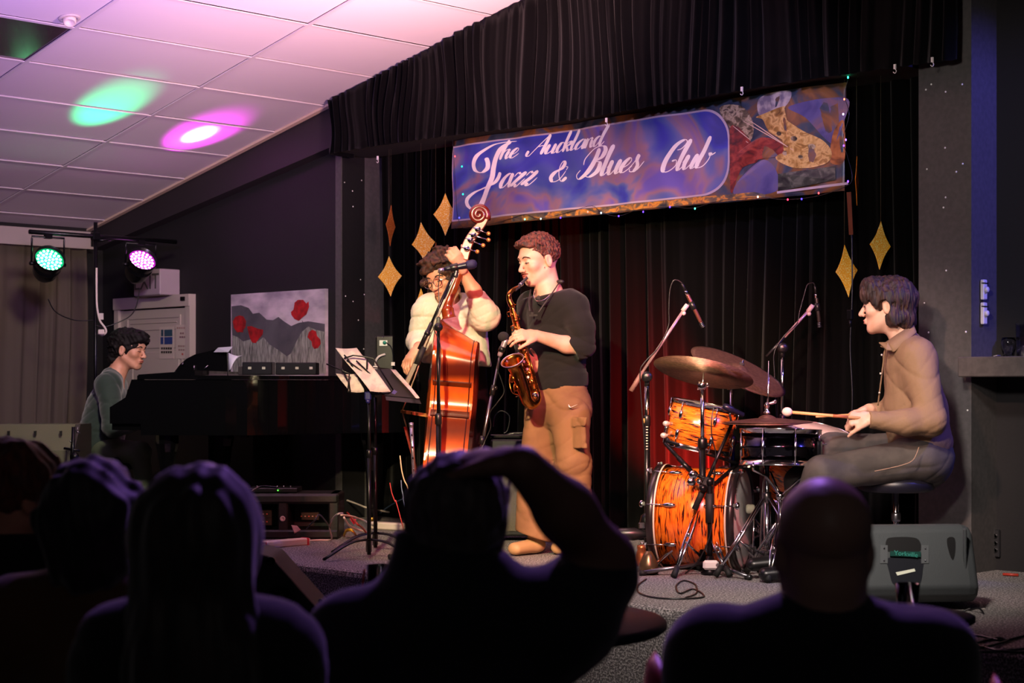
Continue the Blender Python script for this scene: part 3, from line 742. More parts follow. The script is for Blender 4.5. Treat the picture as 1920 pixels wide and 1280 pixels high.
# fairy lights
fl = thing('fairy_lights', 'dark string of tiny coloured fairy lights along the banner edges', 'fairy lights', PY(1200,400,7.34))
pts = [(848,250),(853,330),(862,420),(900,424),(950,412),(985,402),(1010,410),(1050,402),(1075,395),(1110,386),(1128,398),(1160,405),(1200,392),(1260,388),(1300,390),(1350,376),(1420,370),(1475,374),(1530,368),(1580,352),(1598,335),(1588,290),(1580,262),(1592,215),(1584,180),(1590,148)]
MB().tube([PY(a, b, 7.345) for a, b in crv(pts, 4)], .0016, 5).build('wire', BLK, fl)
for px, py, c in ((866,312,'10e0a0'),(868,364,'10e0a0'),(984,411,'60ffc0'),(1014,410,'c0fff0'),(1051,408,'5030ff'),(1102,397,'ff6050'),(1127,399,'b0f0ff'),(1160,405,'5030ff'),(1206,397,'5030ff'),(1256,388,'5030ff'),(1303,391,'40f0c0'),(1421,369,'ffe0c0'),(1477,374,'ff3050'),(1503,373,'4030ff'),(1535,362,'ff4040'),(1590,340,'7040ff'),(1582,273,'7040ff'),(1586,262,'8060ff'),(1581,214,'d0c0ff'),(1583,186,'ff7050'),(1590,145,'20ffb0'),(861,408,'4040ff'),(853,293,'ff4040')):
    q = PY(px, py, 7.335); MB().ball(q, (.0045,.0045,.006), 8).build('bulb', mat('led_'+c, c, .3, emit=(hx(c), 14 if py < 150 else 5)), fl)
# adhesive tape strip and hanging cables below the banner's right end
m = MB(); a = PY(1591,360,7.36); b = PY(1595,440,7.36)
m.prism([a+Vector((-.012,0,0)), a+Vector((.014,0,0)), b+Vector((.014,0,0)), b+Vector((-.010,0,0))], (0,.002,0)); m.build('tape_strip', mat('brown_tape','6a3c2c',.2), label='strip of brown packing tape hanging below the right end of the banner', cat='tape')
cable('hanging_cable', [PY(x_, y_, 7.35) for x_, y_ in ((1597,440),(1598,520),(1597,575),(1594,650),(1598,740),(1596,830),(1600,960))], .004, BLK, label='black cable hanging down the curtain below the banner end', cat='cable')
q = PY(1594, 590, 7.345); MB().box(q, (.03,.025,.05), bev=.004).tube([q-Vector((0,0,.025)), q-Vector((0,0,.06))], .007, 8).build('cable_adapter', BLKM, label='small black adapter hanging on the cable right of the drum microphone', cat='adapter')
# ---------------- gold diamonds ----------------
GOLD = mat('gold_glitter', 'f6b41a', .5, 0, noise=(160,'ffeea0',2,(1,1,1),.52,.62), bump=(300,.9,.004,(1,1,1)))
GOLDB = mat('gold_card_back', 'b8602a', .5, 0, noise=(120,'d88a48',2,(1,1,1),.5,.6))
def diamond(px, py, wpx, hpx, y, lab, tilt=0, m=GOLD, top_py=270):
    c = PY(px, py, y); d = S2*(c.y-c.x); w = .072; h = hpx/2/FPX*d
    ang = math.acos(min(1, (wpx/2/FPX*d)/w)) if wpx/2/FPX*d < w else 0
    if ang == 0: w = wpx/2/FPX*d
    X = (Rv*math.cos(ang)+Fv*math.sin(ang)); Z = Zv
    if tilt: Z = (Zv*math.cos(tilt)+X*math.sin(tilt)); X = (X*math.cos(tilt)-Zv*math.sin(tilt))
    N = X.cross(Z); t = thing('gold_diamond', lab, 'decoration', c-Zv*h, 'gold diamonds hanging before the curtain'); o = []
    cor = [(0,h),(w,0),(0,-h),(-w,0)]
    for i in range(4):
        a, b = cor[i], cor[(i+1) % 4]
        for k in range(6):
            s_ = k/6; x_, z_ = a[0]*(1-s_)+b[0]*s_, a[1]*(1-s_)+b[1]*s_; f = 1-.55*s_*(1-s_)
            o.append(c+X*(x_*f)+Z*(z_*f))
    MB().prism(o, N*.003).build('card', m, t)
    tp = c+Z*h; e = PY(px, top_py, y); 
    MB().tube([tp, Vector((tp.x, tp.y, 2.985))], .0012, 4).build('string', mat('string','504838',.4), t)
    return t
diamond(732, 423, 15, 78, 7.45, 'narrow turned gold diamond high on the left, above the lowest-left one', .06, GOLDB)
diamond(731, 518, 45, 76, 7.45, 'wide gold glitter diamond lowest on the left beside the wall', -.04, top_py=455)
diamond(835, 402, 45, 80, 7.42, 'wide gold glitter diamond just left of the banner corner')
diamond(794, 456, 44, 80, 7.42, 'tilted gold glitter diamond above the bass player\'s curly hair', -.12, top_py=380)
diamond(816, 494, 18, 80, 7.5, 'turned gold diamond mostly hidden behind the bass player\'s hair', .05, GOLDB, top_py=455)
diamond(790, 582, 40, 84, 7.42, 'gold glitter diamond beside the bass player\'s right shoulder', -.02, top_py=500)
diamond(1606, 339, 16, 93, 7.42, 'narrow turned gold diamond at the right end of the banner', 0, mat('gold_orange','e07c18',.4,.2,noise=(200,'ffd080',2,(1,1,1),.6,.68)))
diamond(1650, 460, 45, 91, 7.45, 'wide gold glitter diamond hanging furthest right', .04, top_py=390)
diamond(1587, 508, 46, 98, 7.42, 'gold glitter diamond right below the tape strip, a cable crossing it', -.1, top_py=450)

# ---------------- people ----------------
class Loc:
    """local head frame to world"""
    def __init__(s, c, fwd, up=Zv, sc=1): s.c = Vector(c); s.x, s.y, s.z = frame(fwd, up); s.s = sc
    def __call__(s, x, y, z): return s.c+(s.x*x+s.y*y+s.z*z)*s.s
    @property
    def ax(s): return (s.x, s.y, s.z)
def head(F, L):
    s = L.s; ax = L.ax
    def E(c, r, k=.015, op='add'): F.ell(L(*c), [q*s for q in r], ax, k*s, op)
    E((0,-.014,.035), (.075,.095,.082)); E((0,.035,.03), (.064,.058,.07), .02)
    E((0,.028,-.045), (.056,.062,.062), .025)
    F.cap(L(0,.068,-.092), .019*s, L(0,.055,-.08), .03*s, .02*s)
    for q in (-1,1):
        F.cap(L(q*.052,.0,-.045), .017*s, L(q*.02,.066,-.088), .016*s, .02*s)
        E((q*.04,.062,-.018), (.022,.022,.02), .02)
    F.cap(L(-.03,.083,.03), .011*s, L(.03,.083,.03), .011*s, .016*s)
    F.cap(L(0,.088,.015), .007*s, L(0,.112,-.026), .0105*s, .010*s)
    for q in (-1,1):
        F.ell(L(q*.0115,.1,-.03), [.008*s]*3, ax, .006*s)
        F.ell(L(q*.031,.099,.008), [.016*s,.013*s,.0115*s], ax, .010*s, 'sub')
        F.ell(L(q*.031,.078,.007), [.0145*s,.0135*s,.011*s], ax, .004*s)
        # ear
        F.ell(L(q*.076,-.008,-.003), [.009*s,.019*s,.033*s], ax, .006*s)
        F.ell(L(q*.085,-.004,.0), [.006*s,.010*s,.020*s], ax, .003*s, 'sub')
    F.cap(L(-.019,.091,-.052), .0055*s, L(.019,.091,-.052), .0055*s, .008*s)
    F.cap(L(-.016,.091,-.063), .006*s, L(.016,.091,-.063), .006*s, .006*s)
    F.cap(L(-.022,.097,-.0575), .0018*s, L(.022,.097,-.0575), .0018*s, .003*s, 'sub')
def face_parts(L, par, brow, lip, eye_open=.5, lash='1a1210'):
    s = L.s
    for q in (-1,1):
        m = MB(); pts = [L(q*.014,.0955,.027), L(q*.03,.0955,.033), L(q*.046,.084,.028), L(q*.052,.076,.022)]
        m.tube(crv(pts, 4), [.0026*s,.0034*s,.0036*s,.0036*s,.0035*s,.0034*s,.0032*s,.003*s,.0028*s,.0025*s,.002*s,.0016*s,.001*s], 6)
        m.build('eyebrow', mat('brow_'+brow, brow, .8), par)
        m = MB(); m.tube(crv([L(q*.018,.0905,.004), L(q*.031,.0935,.0015+.004*eye_open), L(q*.044,.0855,.004)], 4), .0016*s, 5)
        m.build('eyelashes', mat('brow_'+lash, lash, .7), par)
        if eye_open > .3:
            m = MB(); m.ball(L(q*.031,.0835,.005), [.0095*s,.009*s,.0055*s], 12, L.ax); e = m.build('eye', mat('eye_white','c9c0b8',.3), par)
            m = MB(); m.ball(L(q*.031-.0,.0895,.0045), [.0042*s,.004*s,.0045*s], 10, L.ax); m.build('iris', mat('iris_dark','1c130d',.2), e)
    m = MB(); m.tube(crv([L(-.021,.0925,-.0575), L(-.009,.0985,-.0525), L(0,.0985,-.054), L(.009,.0985,-.0525), L(.021,.0925,-.0575)], 3), .0032*s, 6)
    m.tube(crv([L(-.019,.092,-.0595), L(0,.0985,-.064), L(.019,.092,-.0595)], 4), .0035*s, 6)
    m.build('lips', mat('lip_'+lip, lip, .5), par)
def hand(F, wrist, d, back, curl=(.5,.5,.5,.5), side=1, spread=.05, thumb=(.6,.5), s=1.0):
    """d: direction wrist->knuckles, back: direction out of the back of the hand, side=+1 if the thumb lies on cross(d,back)"""
    d = Vector(d).normalized(); b = (Vector(back)-d*Vector(back).dot(d)).normalized(); t = d.cross(b)*side
    w = Vector(wrist)
    F.ecap(w, .026*s, .020*s, w+d*.03*s, .032*s, .017*s, t, .015)
    F.ecap(w+d*.03*s, .032*s, .017*s, w+d*.085*s, .037*s, .012*s, t, .015)
    lens = [(.042,.026,.020),(.046,.030,.021),(.043,.028,.020),(.034,.021,.018)]
    tips = []
    for i, ((a1,a2,a3), c) in enumerate(zip(lens, curl)):
        off = (.028-.0185*i)*s
        base = w+d*(.088-.004*abs(i-1))*s+t*off
        ang = 0; p = base; dirn = d+t*(spread*(1.5-i)); dirn.normalize()
        for j, (ln, r0, r1) in enumerate(((a1,.0092,.0085),(a2,.0085,.0078),(a3,.0078,.0066))):
            ang += c*(.9,1.15,.8)[j]
            dd = dirn*math.cos(ang)-b*math.sin(ang)
            q = p+dd*ln*s; F.cap(p, r0*s, q, r1*s, .004 if j else .008); p = q
        tips.append(p)
    # thumb
    p = w+d*.022*s+t*.026*s; a, c = thumb
    dd = (d*math.cos(a)+t*math.sin(a)-b*.35*c).normalized()
    q = p+dd*.042*s; F.cap(p, .014*s, q, .0105*s, .012)
    d2 = (dd*math.cos(c*.7)+(d*.7-b*.7).normalized()*math.sin(c*.7)).normalized(); r = q+d2*.032*s; F.cap(q, .0105*s, r, .009*s, .004)
    F.cap(r, .009*s, r+(d2*.8-b*.3*c).normalized()*.024*s, .0072*s, .004)
    return tips
def hair_field(L, pts_extra, grow=.014, vox=.004, noise=.006, fr=70, cuts=(), seed=1, strand=(1,1,.35), wave=1.0):
    """cap of hair round the skull; pts_extra = list of (centre, radii, k) in head coordinates; cuts = (point, normal) in head coordinates"""
    s = L.s; R = .3*s
    F = Field(L.c-Vector((R,R,R)), L.c+Vector((R,R,.24*s)), vox)
    F.ell(L(0,-.016,.04), [(.075+grow)*s,(.097+grow)*s,(.082+grow)*s], L.ax, .01)
    for c, r, k in pts_extra: F.ell(L(*c), [q*s for q in r], L.ax, k)
    rs = np.random.RandomState(seed); ph = rs.rand(8)*6.28
    def fn(x, y, z):
        X, Y, Z = (x-L.c.x)*fr*strand[0], (y-L.c.y)*fr*strand[1], (z-L.c.z)*fr*strand[2]
        w = np.sin(X*.5+ph[0]+.8*np.sin(Z+ph[5]))+np.sin(Y*.5+ph[1]+.7*np.sin(Z*1.3+ph[6]))
        a = np.sin(X+wave*w+ph[2])*np.sin(Y+wave*w*.8+ph[3])+.6*np.sin(Z*1.7+w*1.5+ph[4])+.5*np.sin(2.3*X+ph[7])*np.sin(2.1*Y+1.7*Z)
        return (noise*a).astype(np.float32)
    F.disp(fn)
    for it in cuts:
        if len(it) == 2:
            p, n = it; F.cut(L(*p), L.x*n[0]+L.y*n[1]+L.z*n[2], L.c-Vector((R,R,R)), L.c+Vector((R,R,R)), .006)
        else:
            p, r, _ = it; F.ell(L(*p), [q*s for q in r], L.ax, .006, 'sub')
    return F
SKIN = mat('skin', 'd9a184', .5, noise=(14, 'c98d70', 3, (1,1,1), .35, .65), bump=(220,.15,.001,(1,1,1)))
SKIN2 = mat('skin_fair', 'dfb09a', .5, noise=(14, 'd19c82', 3, (1,1,1), .35, .65))

# ---------------- saxophone player ----------------
def person(name, label, base, group=None): return thing(name, label, 'person', base, group)
def saxman():
    D = 9.3; J = lambda x, y, o=0: P(x, y, D+o)
    base = J(1045, 1034); base.z = STAGE
    ps = person('person', 'young man in black sweater and tan cargo trousers playing a saxophone mid-stage', base)
    L = Loc(J(1011, 490), -Rv*.86-Fv*.50-Zv*.20, Zv-Rv*.07, 1.14)
    sL, sR = J(1077, 574, -.12), J(996, 572, .14)      # his left shoulder is nearer
    ch = J(1033, 600); ab = J(1045, 690); pv = J(1050, 752); sd = (sL-sR).normalized()
    F = Field(*bbox([L.c, J(940,560), J(1120,800), J(1000,620,-.4), J(1000,700,.3)], .22), .0052)
    head(F, L)
    # goatee and neck
    F.cap(L(0,-.02,-.06), .064, J(1031, 556), .068, .03); F.cap(J(1031,552), .066, J(1036,585), .08, .04)
    F.ecap(J(1035,585), .17, .09, ab, .14, .10, sd, .05); 
    eL = J(1092, 652, -.17); wL = J(1006, 629, -.25)
    F.chain([sL, eL], [.05, .042]); F.chain([J(1090,650,-.17), J(1062,646,-.19), wL], [.044,.045,.029], .02)
    tp = hand(F, wL, (J(978,627,-.29)-wL), -Fv*.8+Zv*.55, (.5,.55,.6,.66), -1, .10, (.5,.9), 1.0)
    eR = J(985, 668, .12); wR = J(1004, 690, -.02)
    F.chain([sR, eR, wR], [.05,.042,.028], .02)
    hand(F, J(1007,690,-.03), (J(994,680,-.10)-J(1007,690,-.03)), Rv*.8-Zv*.5, (.5,.6,.7,.8), 1, .08, (.6,.7), .95)
    F.build('body', SKIN2, ps, label='bare head, forearms and hands')
    face_parts(L, ps, '3a2012', 'b8605a', .35)
    # sweater
    F = Field(*box8(J, 965, 1122, 525, 745, -.30, .24), .0058)
    F.chain([sL, J(1090,612,-.17), J(1093,648,-.18)], [.072,.072,.068], .03); F.cap(J(1093,648,-.18), .066, J(1070,654,-.19), .062, .02)
    lo, hi = bbox([J(1080,655,-.18)], .16); F.cut(J(1073,652,-.19), -Rv*.85-Zv*.5, lo, hi, .006)
    F.ecap(J(1036,588), .185, .105, J(1043,650), .175, .125, sd, .05); F.ecap(J(1043,640), .175, .122, J(1050,715), .168, .13, sd, .04)
    F.ecap(J(1050,700), .168, .13, J(1051,728), .166, .132, sd, .01, flat=True)
    F.chain([J(1036,562), J(1060,566,-.07), sL], [.07,.07,.07], .04); F.chain([J(1034,566), J(1010,568,.08), sR], [.075,.07,.07], .04)
    F.cap(J(1032,548,-.02), .066, J(1036,566,-.02), .09, .03)
    F.chain([sR, J(985,620,.14), J(985,655,.12)], [.078,.072,.062], .03)
    F.folds(.0042, (12,12,24), 4)
    lo, hi = bbox([J(1040,740)], .4); F.cut(J(1050,729), -Zv*1+Rv*.12, lo, hi)
    # neck opening
    F.cut(J(1024,551,-.04), Zv*.95-Rv*.25-Fv*.1, *bbox([J(1026,535)], .15), .01)
    F.build('sweater', mat('sweater_black', '080607', .9, sheen=.08, bump=(300,.5,.002,(1,1,1)), noise=(8,'080708',3,(1,1,1),.4,.6)), ps)
    MB().tube(crv([J(1009,563,-.11), J(1022,570,-.12), J(1036,562,-.10), J(1050,548,-.02), J(1042,540,.08), J(1018,548,.05)], 5, True), .011, 8, closed=True).build('collar', mat('sweater_black','0c0a0b',.85), ps)
    # necklace, strap, earring
    MB().tube(crv([J(1032,552,-.10), J(1020,562,-.125), J(1006,564,-.14), J(1001,553,-.12), J(1003,540,-.06)], 5), .0028, 5).build('necklace', mat('silver','d8d0c8',.2,1), ps)
    st = MB().tube(crv([J(1048,530,-.06), J(1036,548,-.14), J(1020,570,-.165), J(1009,586,-.17)], 5), .0045, 6, flat=.6).tube(crv([J(995,543,-.02), J(992,565,-.08), J(994,584,-.15)], 5), .0045, 6)
    st.ball(J(1050,528,-.04), (.03,.018,.012), 8)
    st.build('neck_strap', mat('strap', '2c2628', .5), ps)
    m = MB().box(J(1000,591,-.175), (.045,.02,.010), (Rv, Fv, Zv)).box(J(998,589,-.18), (.012,.02,.022), (Rv, Fv, Zv)); m.build('strap_hook', RUBBER, ps)
    MB().ball(J(1021,501,-.085), .0035, 6).build('earring', CHROME, ps)
    # hair
    H = hair_field(L, [((0,.045,.094),(.06,.05,.034),.03), ((0,-.005,.092),(.066,.07,.045),.03), ((0,.082,.088),(.046,.026,.02),.02)], .007, .0036, .0042, 150,
        [((0,.108,.034),(.10,.06,.056),0), ((0,.066,-.03),(.2,.062,.09),0), ((0,0,-.025),(0,-.25,-1)), ((.084,-.004,-.012),(.024,.022,.034),0), ((-.084,-.004,-.012),(.024,.022,.034),0)], 5, (1,1,.8), 1.3)
    H.build('hair', mat('hair_auburn', '6a3422', .6, noise=(90,'2a1410',3,(1,1,.5),.4,.6), bump=(260,.8,.004,(1,1,.5))), ps)
    # short beard and moustache
    m = MB().tube(crv([L(-.024,.087,-.049), L(-.008,.103,-.043), L(.008,.103,-.043), L(.024,.087,-.049)], 4), .0042, 6)
    m.ball(L(0,.079,-.086), (.022,.013,.018), 10, L.ax); m.tube(crv([L(-.05,.03,-.075), L(-.03,.062,-.092), L(0,.072,-.103), L(.03,.062,-.092), L(.05,.03,-.075)], 4), .007, 8); m.build('beard', mat('beard', '6e3a28', .85, bump=(300,.8,.003,(1,1,1))), ps)
    # trousers
    F = Field(*box8(J, 945, 1125, 715, 1035, -.30, .22), .0062)
    kn1, an1 = J(1075,876,-.10), J(1078,1000,-.06); kn2, an2 = J(1008,868,.02), J(1003,992,-.12)
    F.ecap(J(1051,722), .165, .125, J(1050,765), .185, .14, sd, .04)
    F.ecap(J(1068,765,-.09), .10, .118, J(1075,860,-.10), .088, .098, sd, .05); F.ecap(kn1, .092, .10, J(1078,1016,-.06), .10, .10, sd, .05)
    F.ecap(J(1025,765,.06), .10, .118, J(1009,855,.02), .09, .10, sd, .05); F.ecap(kn2, .098, .10, J(1001,1003,-.12), .105, .098, sd, .05)
    # cargo pocket
    F.ecap(J(1084,792,-.205), .058, .02, J(1086,840,-.205), .058, .02, sd, .004, flat=True)
    F.ecap(J(1084,782,-.215), .062, .02, J(1084,800,-.216), .062, .02, sd, .001, flat=True)
    F.folds(.006, (13,13,22), 9)
    lo, hi = bbox([J(1040,720)], .4); F.cut(J(1050,722), Zv, lo, J(1050,690)+Vector((.4,.4,.2)))
    lo, hi = bbox([J(1078,1030,-.06)], .2); F.cut(J(1078,1017,-.06), -Zv, lo, hi)
    lo, hi = bbox([J(995,1030,-.12)], .16); F.cut(J(1003,1006,-.12), -Zv*.9-Rv*.3, lo, hi)
    tr = F.build('trousers', mat('khaki', '86603f', .85, bump=(260,.4,.002,(1,1,1)), noise=(6,'765234',3,(1,1,1),.4,.6)), ps)
    m = MB().box(J(1050,724), (.26,.2,.03), (sd, sd.cross(Zv), Zv), bev=.02); m.build('waistband', mat('khaki','86603f',.85), tr)
    # little tick mark on the pocket: a curved swoosh of pale thread
    m = MB(); m.tube([J(1066,758,-.215), J(1067.5,762,-.217), J(1070,763.5,-.222), J(1076,761,-.225), J(1083,757.5,-.225)], [.002,.005,.006,.0035,.001], 6, flat=.3)
    m.build('tick_logo', mat('thread_white','f0e0d8',.5), tr)
    for px, d_, k in ((1001,-.12,.0), (1078,-.06,.2)):
        F = Field(*bbox([J(px-25,1030,d_-.2), J(px+15,1015,d_+.1)], .1), .006)
        h = J(px+2, 1022, d_); h.z = STAGE+.05; f = (-Rv*.75-Fv*.65*(1 if k == 0 else 1.2)).normalized()
        F.ecap(h-f*.03, .036, .04, h+f*.14-Zv*.012, .046, .034, f.cross(Zv), .02); F.cap(h, .04, h+Zv*.06, .04)
        F.cut(Vector((0,0,STAGE+.004)), -Zv, *bbox([h], .3)); F.build('shoe', mat('shoe_tan','b08a60',.6), ps)
    return ps, J, L
sax_person, SJ, SL = saxman()
# ---------------- saxophone ----------------
LACQ = mat('sax_brass', 'c8843c', .22, 1, noise=(20,'a86830',3,(1,1,1),.4,.6)); SILV = mat('sax_bell_rim', 'd8c0b8', .2, 1); PEARL = mat('pearl', 'e8dcd0', .3)
sx = thing('saxophone', 'golden alto saxophone hanging in front of the man in black', 'saxophone', SJ(1000,760,-.2))
J = lambda x, y, o=-.24: SJ(x, y, o)
m = MB(); m.tube(crv([J(988,521,-.13), J(980,529,-.16), J(972,538,-.17), J(965,543,-.20)], 4), [.0085]*4+[.0095]*4+[.011]*4+[.011], 10).build('mouthpiece', mat('ebonite','3a3438',.25), sx)
MB().tube([J(979,531,-.16), J(975,535,-.165)], [.0115,.0125], 12).build('ligature', CHROME, sx)
MB().tube(crv([J(972,538,-.17), J(962,543,-.21), J(955,551,-.24), J(955,562,-.24), J(960,573,-.24)], 6), [.009+.0003*i for i in range(25)], 12).build('neck', LACQ, sx)
top, bot = J(960,573), J(1004,735); n_ = 24
bt = MB().tube([top.lerp(bot, i/n_) for i in range(n_+1)], [.0135+.013*i/n_ for i in range(n_+1)], 14).build('body_tube', LACQ, sx)
pts = crv([J(1004,735), J(1005,749,-.25), J(997,757,-.28), J(988,750,-.31), J(983,735,-.325), J(973,705,-.335), J(965,686,-.345), J(961,676,-.36)], 6)
rs = []
for i in range(len(pts)):
    q = i/(len(pts)-1); rs.append(.0265+.012*q+.023*max(0,(q-.72)/.28)**2.2)
BELL = mat('sax_bell_inside', 'c07a38', .28, 1)
m = MB(); m.tube(pts, rs, 24, caps=False); bl = m.build('bell', LACQ, sx); so = bl.modifiers.new('t','SOLIDIFY'); so.thickness = .002
q0, q1 = Vector(pts[-2]), Vector(pts[-1]); ax = (q1-q0).normalized()
MB().lathe(q1, ax, [(rs[-1]-.002,-.002),(rs[-1]+.002,-.002),(rs[-1]+.004,.002),(rs[-1]+.001,.005),(rs[-1]-.003,.002)], 28, closed=True).build('bell_rim', SILV, bl)
axis = (bot-top).normalized(); side = axis.cross(-Fv).normalized()   # across the tube in the image
fr = (-Fv*.85-Rv*.5).normalized(); fr = (fr-axis*fr.dot(axis)).normalized()
for i, (q, r, off, sdn) in enumerate(((.10,.010,.0,.4),(.17,.011,.1,-.4),(.25,.010,-.1,.2),(.33,.012,.2,-.1),(.41,.013,0,.1),(.52,.015,.1,-.3),(.60,.016,0,0),(.69,.017,.1,-.2),(.78,.019,0,0),(.88,.021,.1,-.1))):
    c = top.lerp(bot, q); R_ = .0135+.013*q; nn = (fr+side*sdn).normalized()
    k = MB().lathe(c+nn*(R_+.004), nn, [(0,0),(r,0),(r,.004),(r*.5,.0055),(0,.006)], 14); k.tube([c+nn*(R_+.010)-axis*r, c+nn*(R_+.012), c+nn*(R_+.010)+axis*r*1.4], .0022, 5); k.build('key_cup', LACQ, sx)
    if i in (2,4,6,7,8): MB().lathe(c+nn*(R_+.012)+axis*.018, nn, [(0,0),(.008,0),(.007,.003),(0,.0025)], 10).build('pearl_touch', PEARL, sx)
for sdn, a_, b_ in ((.9,.04,.95),(-.9,.08,.55),(.5,.3,.98),(-.75,.45,.98),(1.25,.1,.8),(-1.2,.5,1.0)):
    nn = (fr+side*sdn).normalized(); p0 = top.lerp(bot, a_)+nn*(.0135+.013*a_+.006); p1 = top.lerp(bot, b_)+nn*(.0135+.013*b_+.006)
    m = MB().tube([p0, p1], .0024, 6)
    for k in range(7):
        q = p0.lerp(p1, k/6); m.tube([q, q-nn*.008], .0018, 4); m.ball(q, .0036, 6)
    m.build('key_rod', LACQ, sx)
m = MB()      # looping side wires and keys sticking out near the top
for q, s_ in ((.06,1),(.12,-1),(.22,1),(.3,-1),(.38,1),(.5,-1)):
    c = top.lerp(bot, q)+fr*.012; e = c+side*(.026*s_)
    m.tube(crv([c, e+fr*.006, e+axis*.02], 3), .0024, 5); m.ball(e+axis*.022, (.006,.006,.004), 6)
m.tube([top+fr*.02-side*.02, top+fr*.02-side*.035], .003, 5); m.build('side_keys', LACQ, sx)
for (px, py, r) in ((960,710,.021),(968,727,.019),(966,706,.0)):
    if r:
        c = J(px, py, -.34); nn = (-Rv*.8-Fv*.55-Zv*.1).normalized()
        k = MB().lathe(c, nn, [(0,0),(r,0),(r,.005),(r*.6,.007),(0,.007)], 18); k.tube(crv([c+nn*.012-Zv*r*1.25, c+nn*.016, c+nn*.012+Zv*r*1.25], 4), .003, 6); k.build('bell_key', LACQ, sx)
MB().tube(crv([J(957,703,-.33), J(955,716,-.36), J(960,735,-.37), J(972,740,-.35)], 5), .003, 6).tube(crv([J(966,700,-.36),J(973,715,-.365),J(980,738,-.35)],4),.0035,6).build('key_guard', LACQ, sx)
MB().lathe(J(980,739,-.30), (J(983,748,-.3)-J(978,733,-.3)), [(.040,-.002),(.0415,0),(.040,.003)], 26, closed=True).build('bow_ring', SILV, sx)
MB().lathe(J(1003,741,-.27), -Fv, [(.013,-.02),(.015,.0),(.013,.006),(.0,.008)], 14).build('low_key_guard', CHROME, sx)

# ---------------- double bass ----------------
BD = 9.45; BJ = lambda x, y, o=0: P(x, y, BD+o)
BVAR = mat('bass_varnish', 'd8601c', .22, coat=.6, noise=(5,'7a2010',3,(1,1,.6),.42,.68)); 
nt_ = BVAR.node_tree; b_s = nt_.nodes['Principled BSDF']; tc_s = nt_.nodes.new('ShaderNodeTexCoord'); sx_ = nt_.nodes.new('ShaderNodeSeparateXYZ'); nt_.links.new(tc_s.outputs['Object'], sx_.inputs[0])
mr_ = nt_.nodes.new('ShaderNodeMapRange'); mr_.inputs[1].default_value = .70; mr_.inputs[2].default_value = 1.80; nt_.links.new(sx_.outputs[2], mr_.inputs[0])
rp_ = nt_.nodes.new('ShaderNodeValToRGB'); rp_.color_ramp.interpolation = 'EASE'; el_ = rp_.color_ramp.elements     # sunburst stain with corner shade painted in: dark at the bout corners, orange between
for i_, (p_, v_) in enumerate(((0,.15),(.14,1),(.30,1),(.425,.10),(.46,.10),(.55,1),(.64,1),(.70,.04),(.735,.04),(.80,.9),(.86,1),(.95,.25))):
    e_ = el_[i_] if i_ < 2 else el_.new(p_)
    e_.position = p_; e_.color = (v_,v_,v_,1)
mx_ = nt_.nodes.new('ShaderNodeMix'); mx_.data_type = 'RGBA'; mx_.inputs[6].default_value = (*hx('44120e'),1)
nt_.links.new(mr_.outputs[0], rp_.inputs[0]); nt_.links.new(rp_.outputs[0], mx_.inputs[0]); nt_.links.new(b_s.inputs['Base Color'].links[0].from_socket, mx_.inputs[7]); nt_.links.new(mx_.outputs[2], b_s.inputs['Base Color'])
BDARK = mat('bass_edge','3c120c',.25, coat=.5)
EBONY = mat('ebony', '6a5a48', .3); SPRUCE = mat('bridge_wood','b4743c',.5)
Bt, Bb = BJ(861,600), BJ(835,940); A = (Bt-Bb).normalized(); HB = (Bt-Bb).length
N = (-Rv*.995+Fv*.02); N = (N-A*N.dot(A)).normalized(); W = A.cross(N).normalized()
if W.dot(Fv) > 0: W = -W
bs = thing('double_bass', 'glossy orange-red double bass seen from its side, curly-haired man behind it', 'double bass', Bb+Vector((0,0,STAGE-Bb.z)))
hw = crv([(0,.02),(.02,.20),(.10,.295),(.26,.325),(.42,.27),(.50,.235),(.515,.225),(.56,.185),(.64,.18),(.70,.215),(.715,.225),(.80,.245),(.90,.235),(1.0,.15),(1.06,.08),(1.075,.03)], 4)
rib = .098
def ring(off, gr=0):
    k = HB/1.075; R_ = []
    sh = lambda a: max(0, (a-.80)/.275)*(rib-off)*.55
    for a, w in hw: R_.append(Bb+A*((a*k)-sh(a)+(gr if a > .6 else -gr))+W*(w+gr)+N*off)
    for a, w in hw[::-1]: R_.append(Bb+A*((a*k)-sh(a)+(gr if a > .6 else -gr))-W*(w+gr)+N*off)
    return R_
def loft(rings, cap=True):
    m = MB(); n = len(rings[0]); vs = [v for r in rings for v in r]; fs = []
    for i in range(len(rings)-1):
        for k in range(n):
            k2 = (k+1) % n; fs.append((i*n+k, i*n+k2, (i+1)*n+k2, (i+1)*n+k))
    m.add(vs, fs, True); return m
rib = .105
def plate(off, arch, sg):
    mb = MB(); r0 = ring(off, .008); r1 = ring(off+sg*.010, .008); n = len(r0); h = n//2
    mb.add(r0+r1, [(k,(k+1)%n,n+(k+1)%n,n+k) for k in range(n)], False)
    rows = []
    for k in range(h):
        a, b = r1[k], r1[n-1-k]; rows.append([a.lerp(b, j/8)+N*sg*arch*math.sin(PI*j/8)*math.sin(PI*min(1,max(0,k/(h-1))))**.6 for j in range(9)])
    vs = [p for r in rows for p in r]; fs = [(i*9+j, i*9+j+1, (i+1)*9+j+1, (i+1)*9+j) for i in range(h-1) for j in range(8)]
    mb.add(vs, fs, True)
    a0 = [p for p in r0]; rows = [[r0[k].lerp(r0[n-1-k], j/2) for j in range(3)] for k in range(h)]
    mb.add([p for r in rows for p in r], [(i*3+j, i*3+j+1, (i+1)*3+j+1, (i+1)*3+j) for i in range(h-1) for j in range(2)], False)
    return mb
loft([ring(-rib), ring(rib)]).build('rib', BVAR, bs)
plate(rib, .03, 1).build('front_plate', BVAR, bs, label='orange front plate of the bass'); plate(-rib, .02, -1).build('back_plate', BVAR, bs)
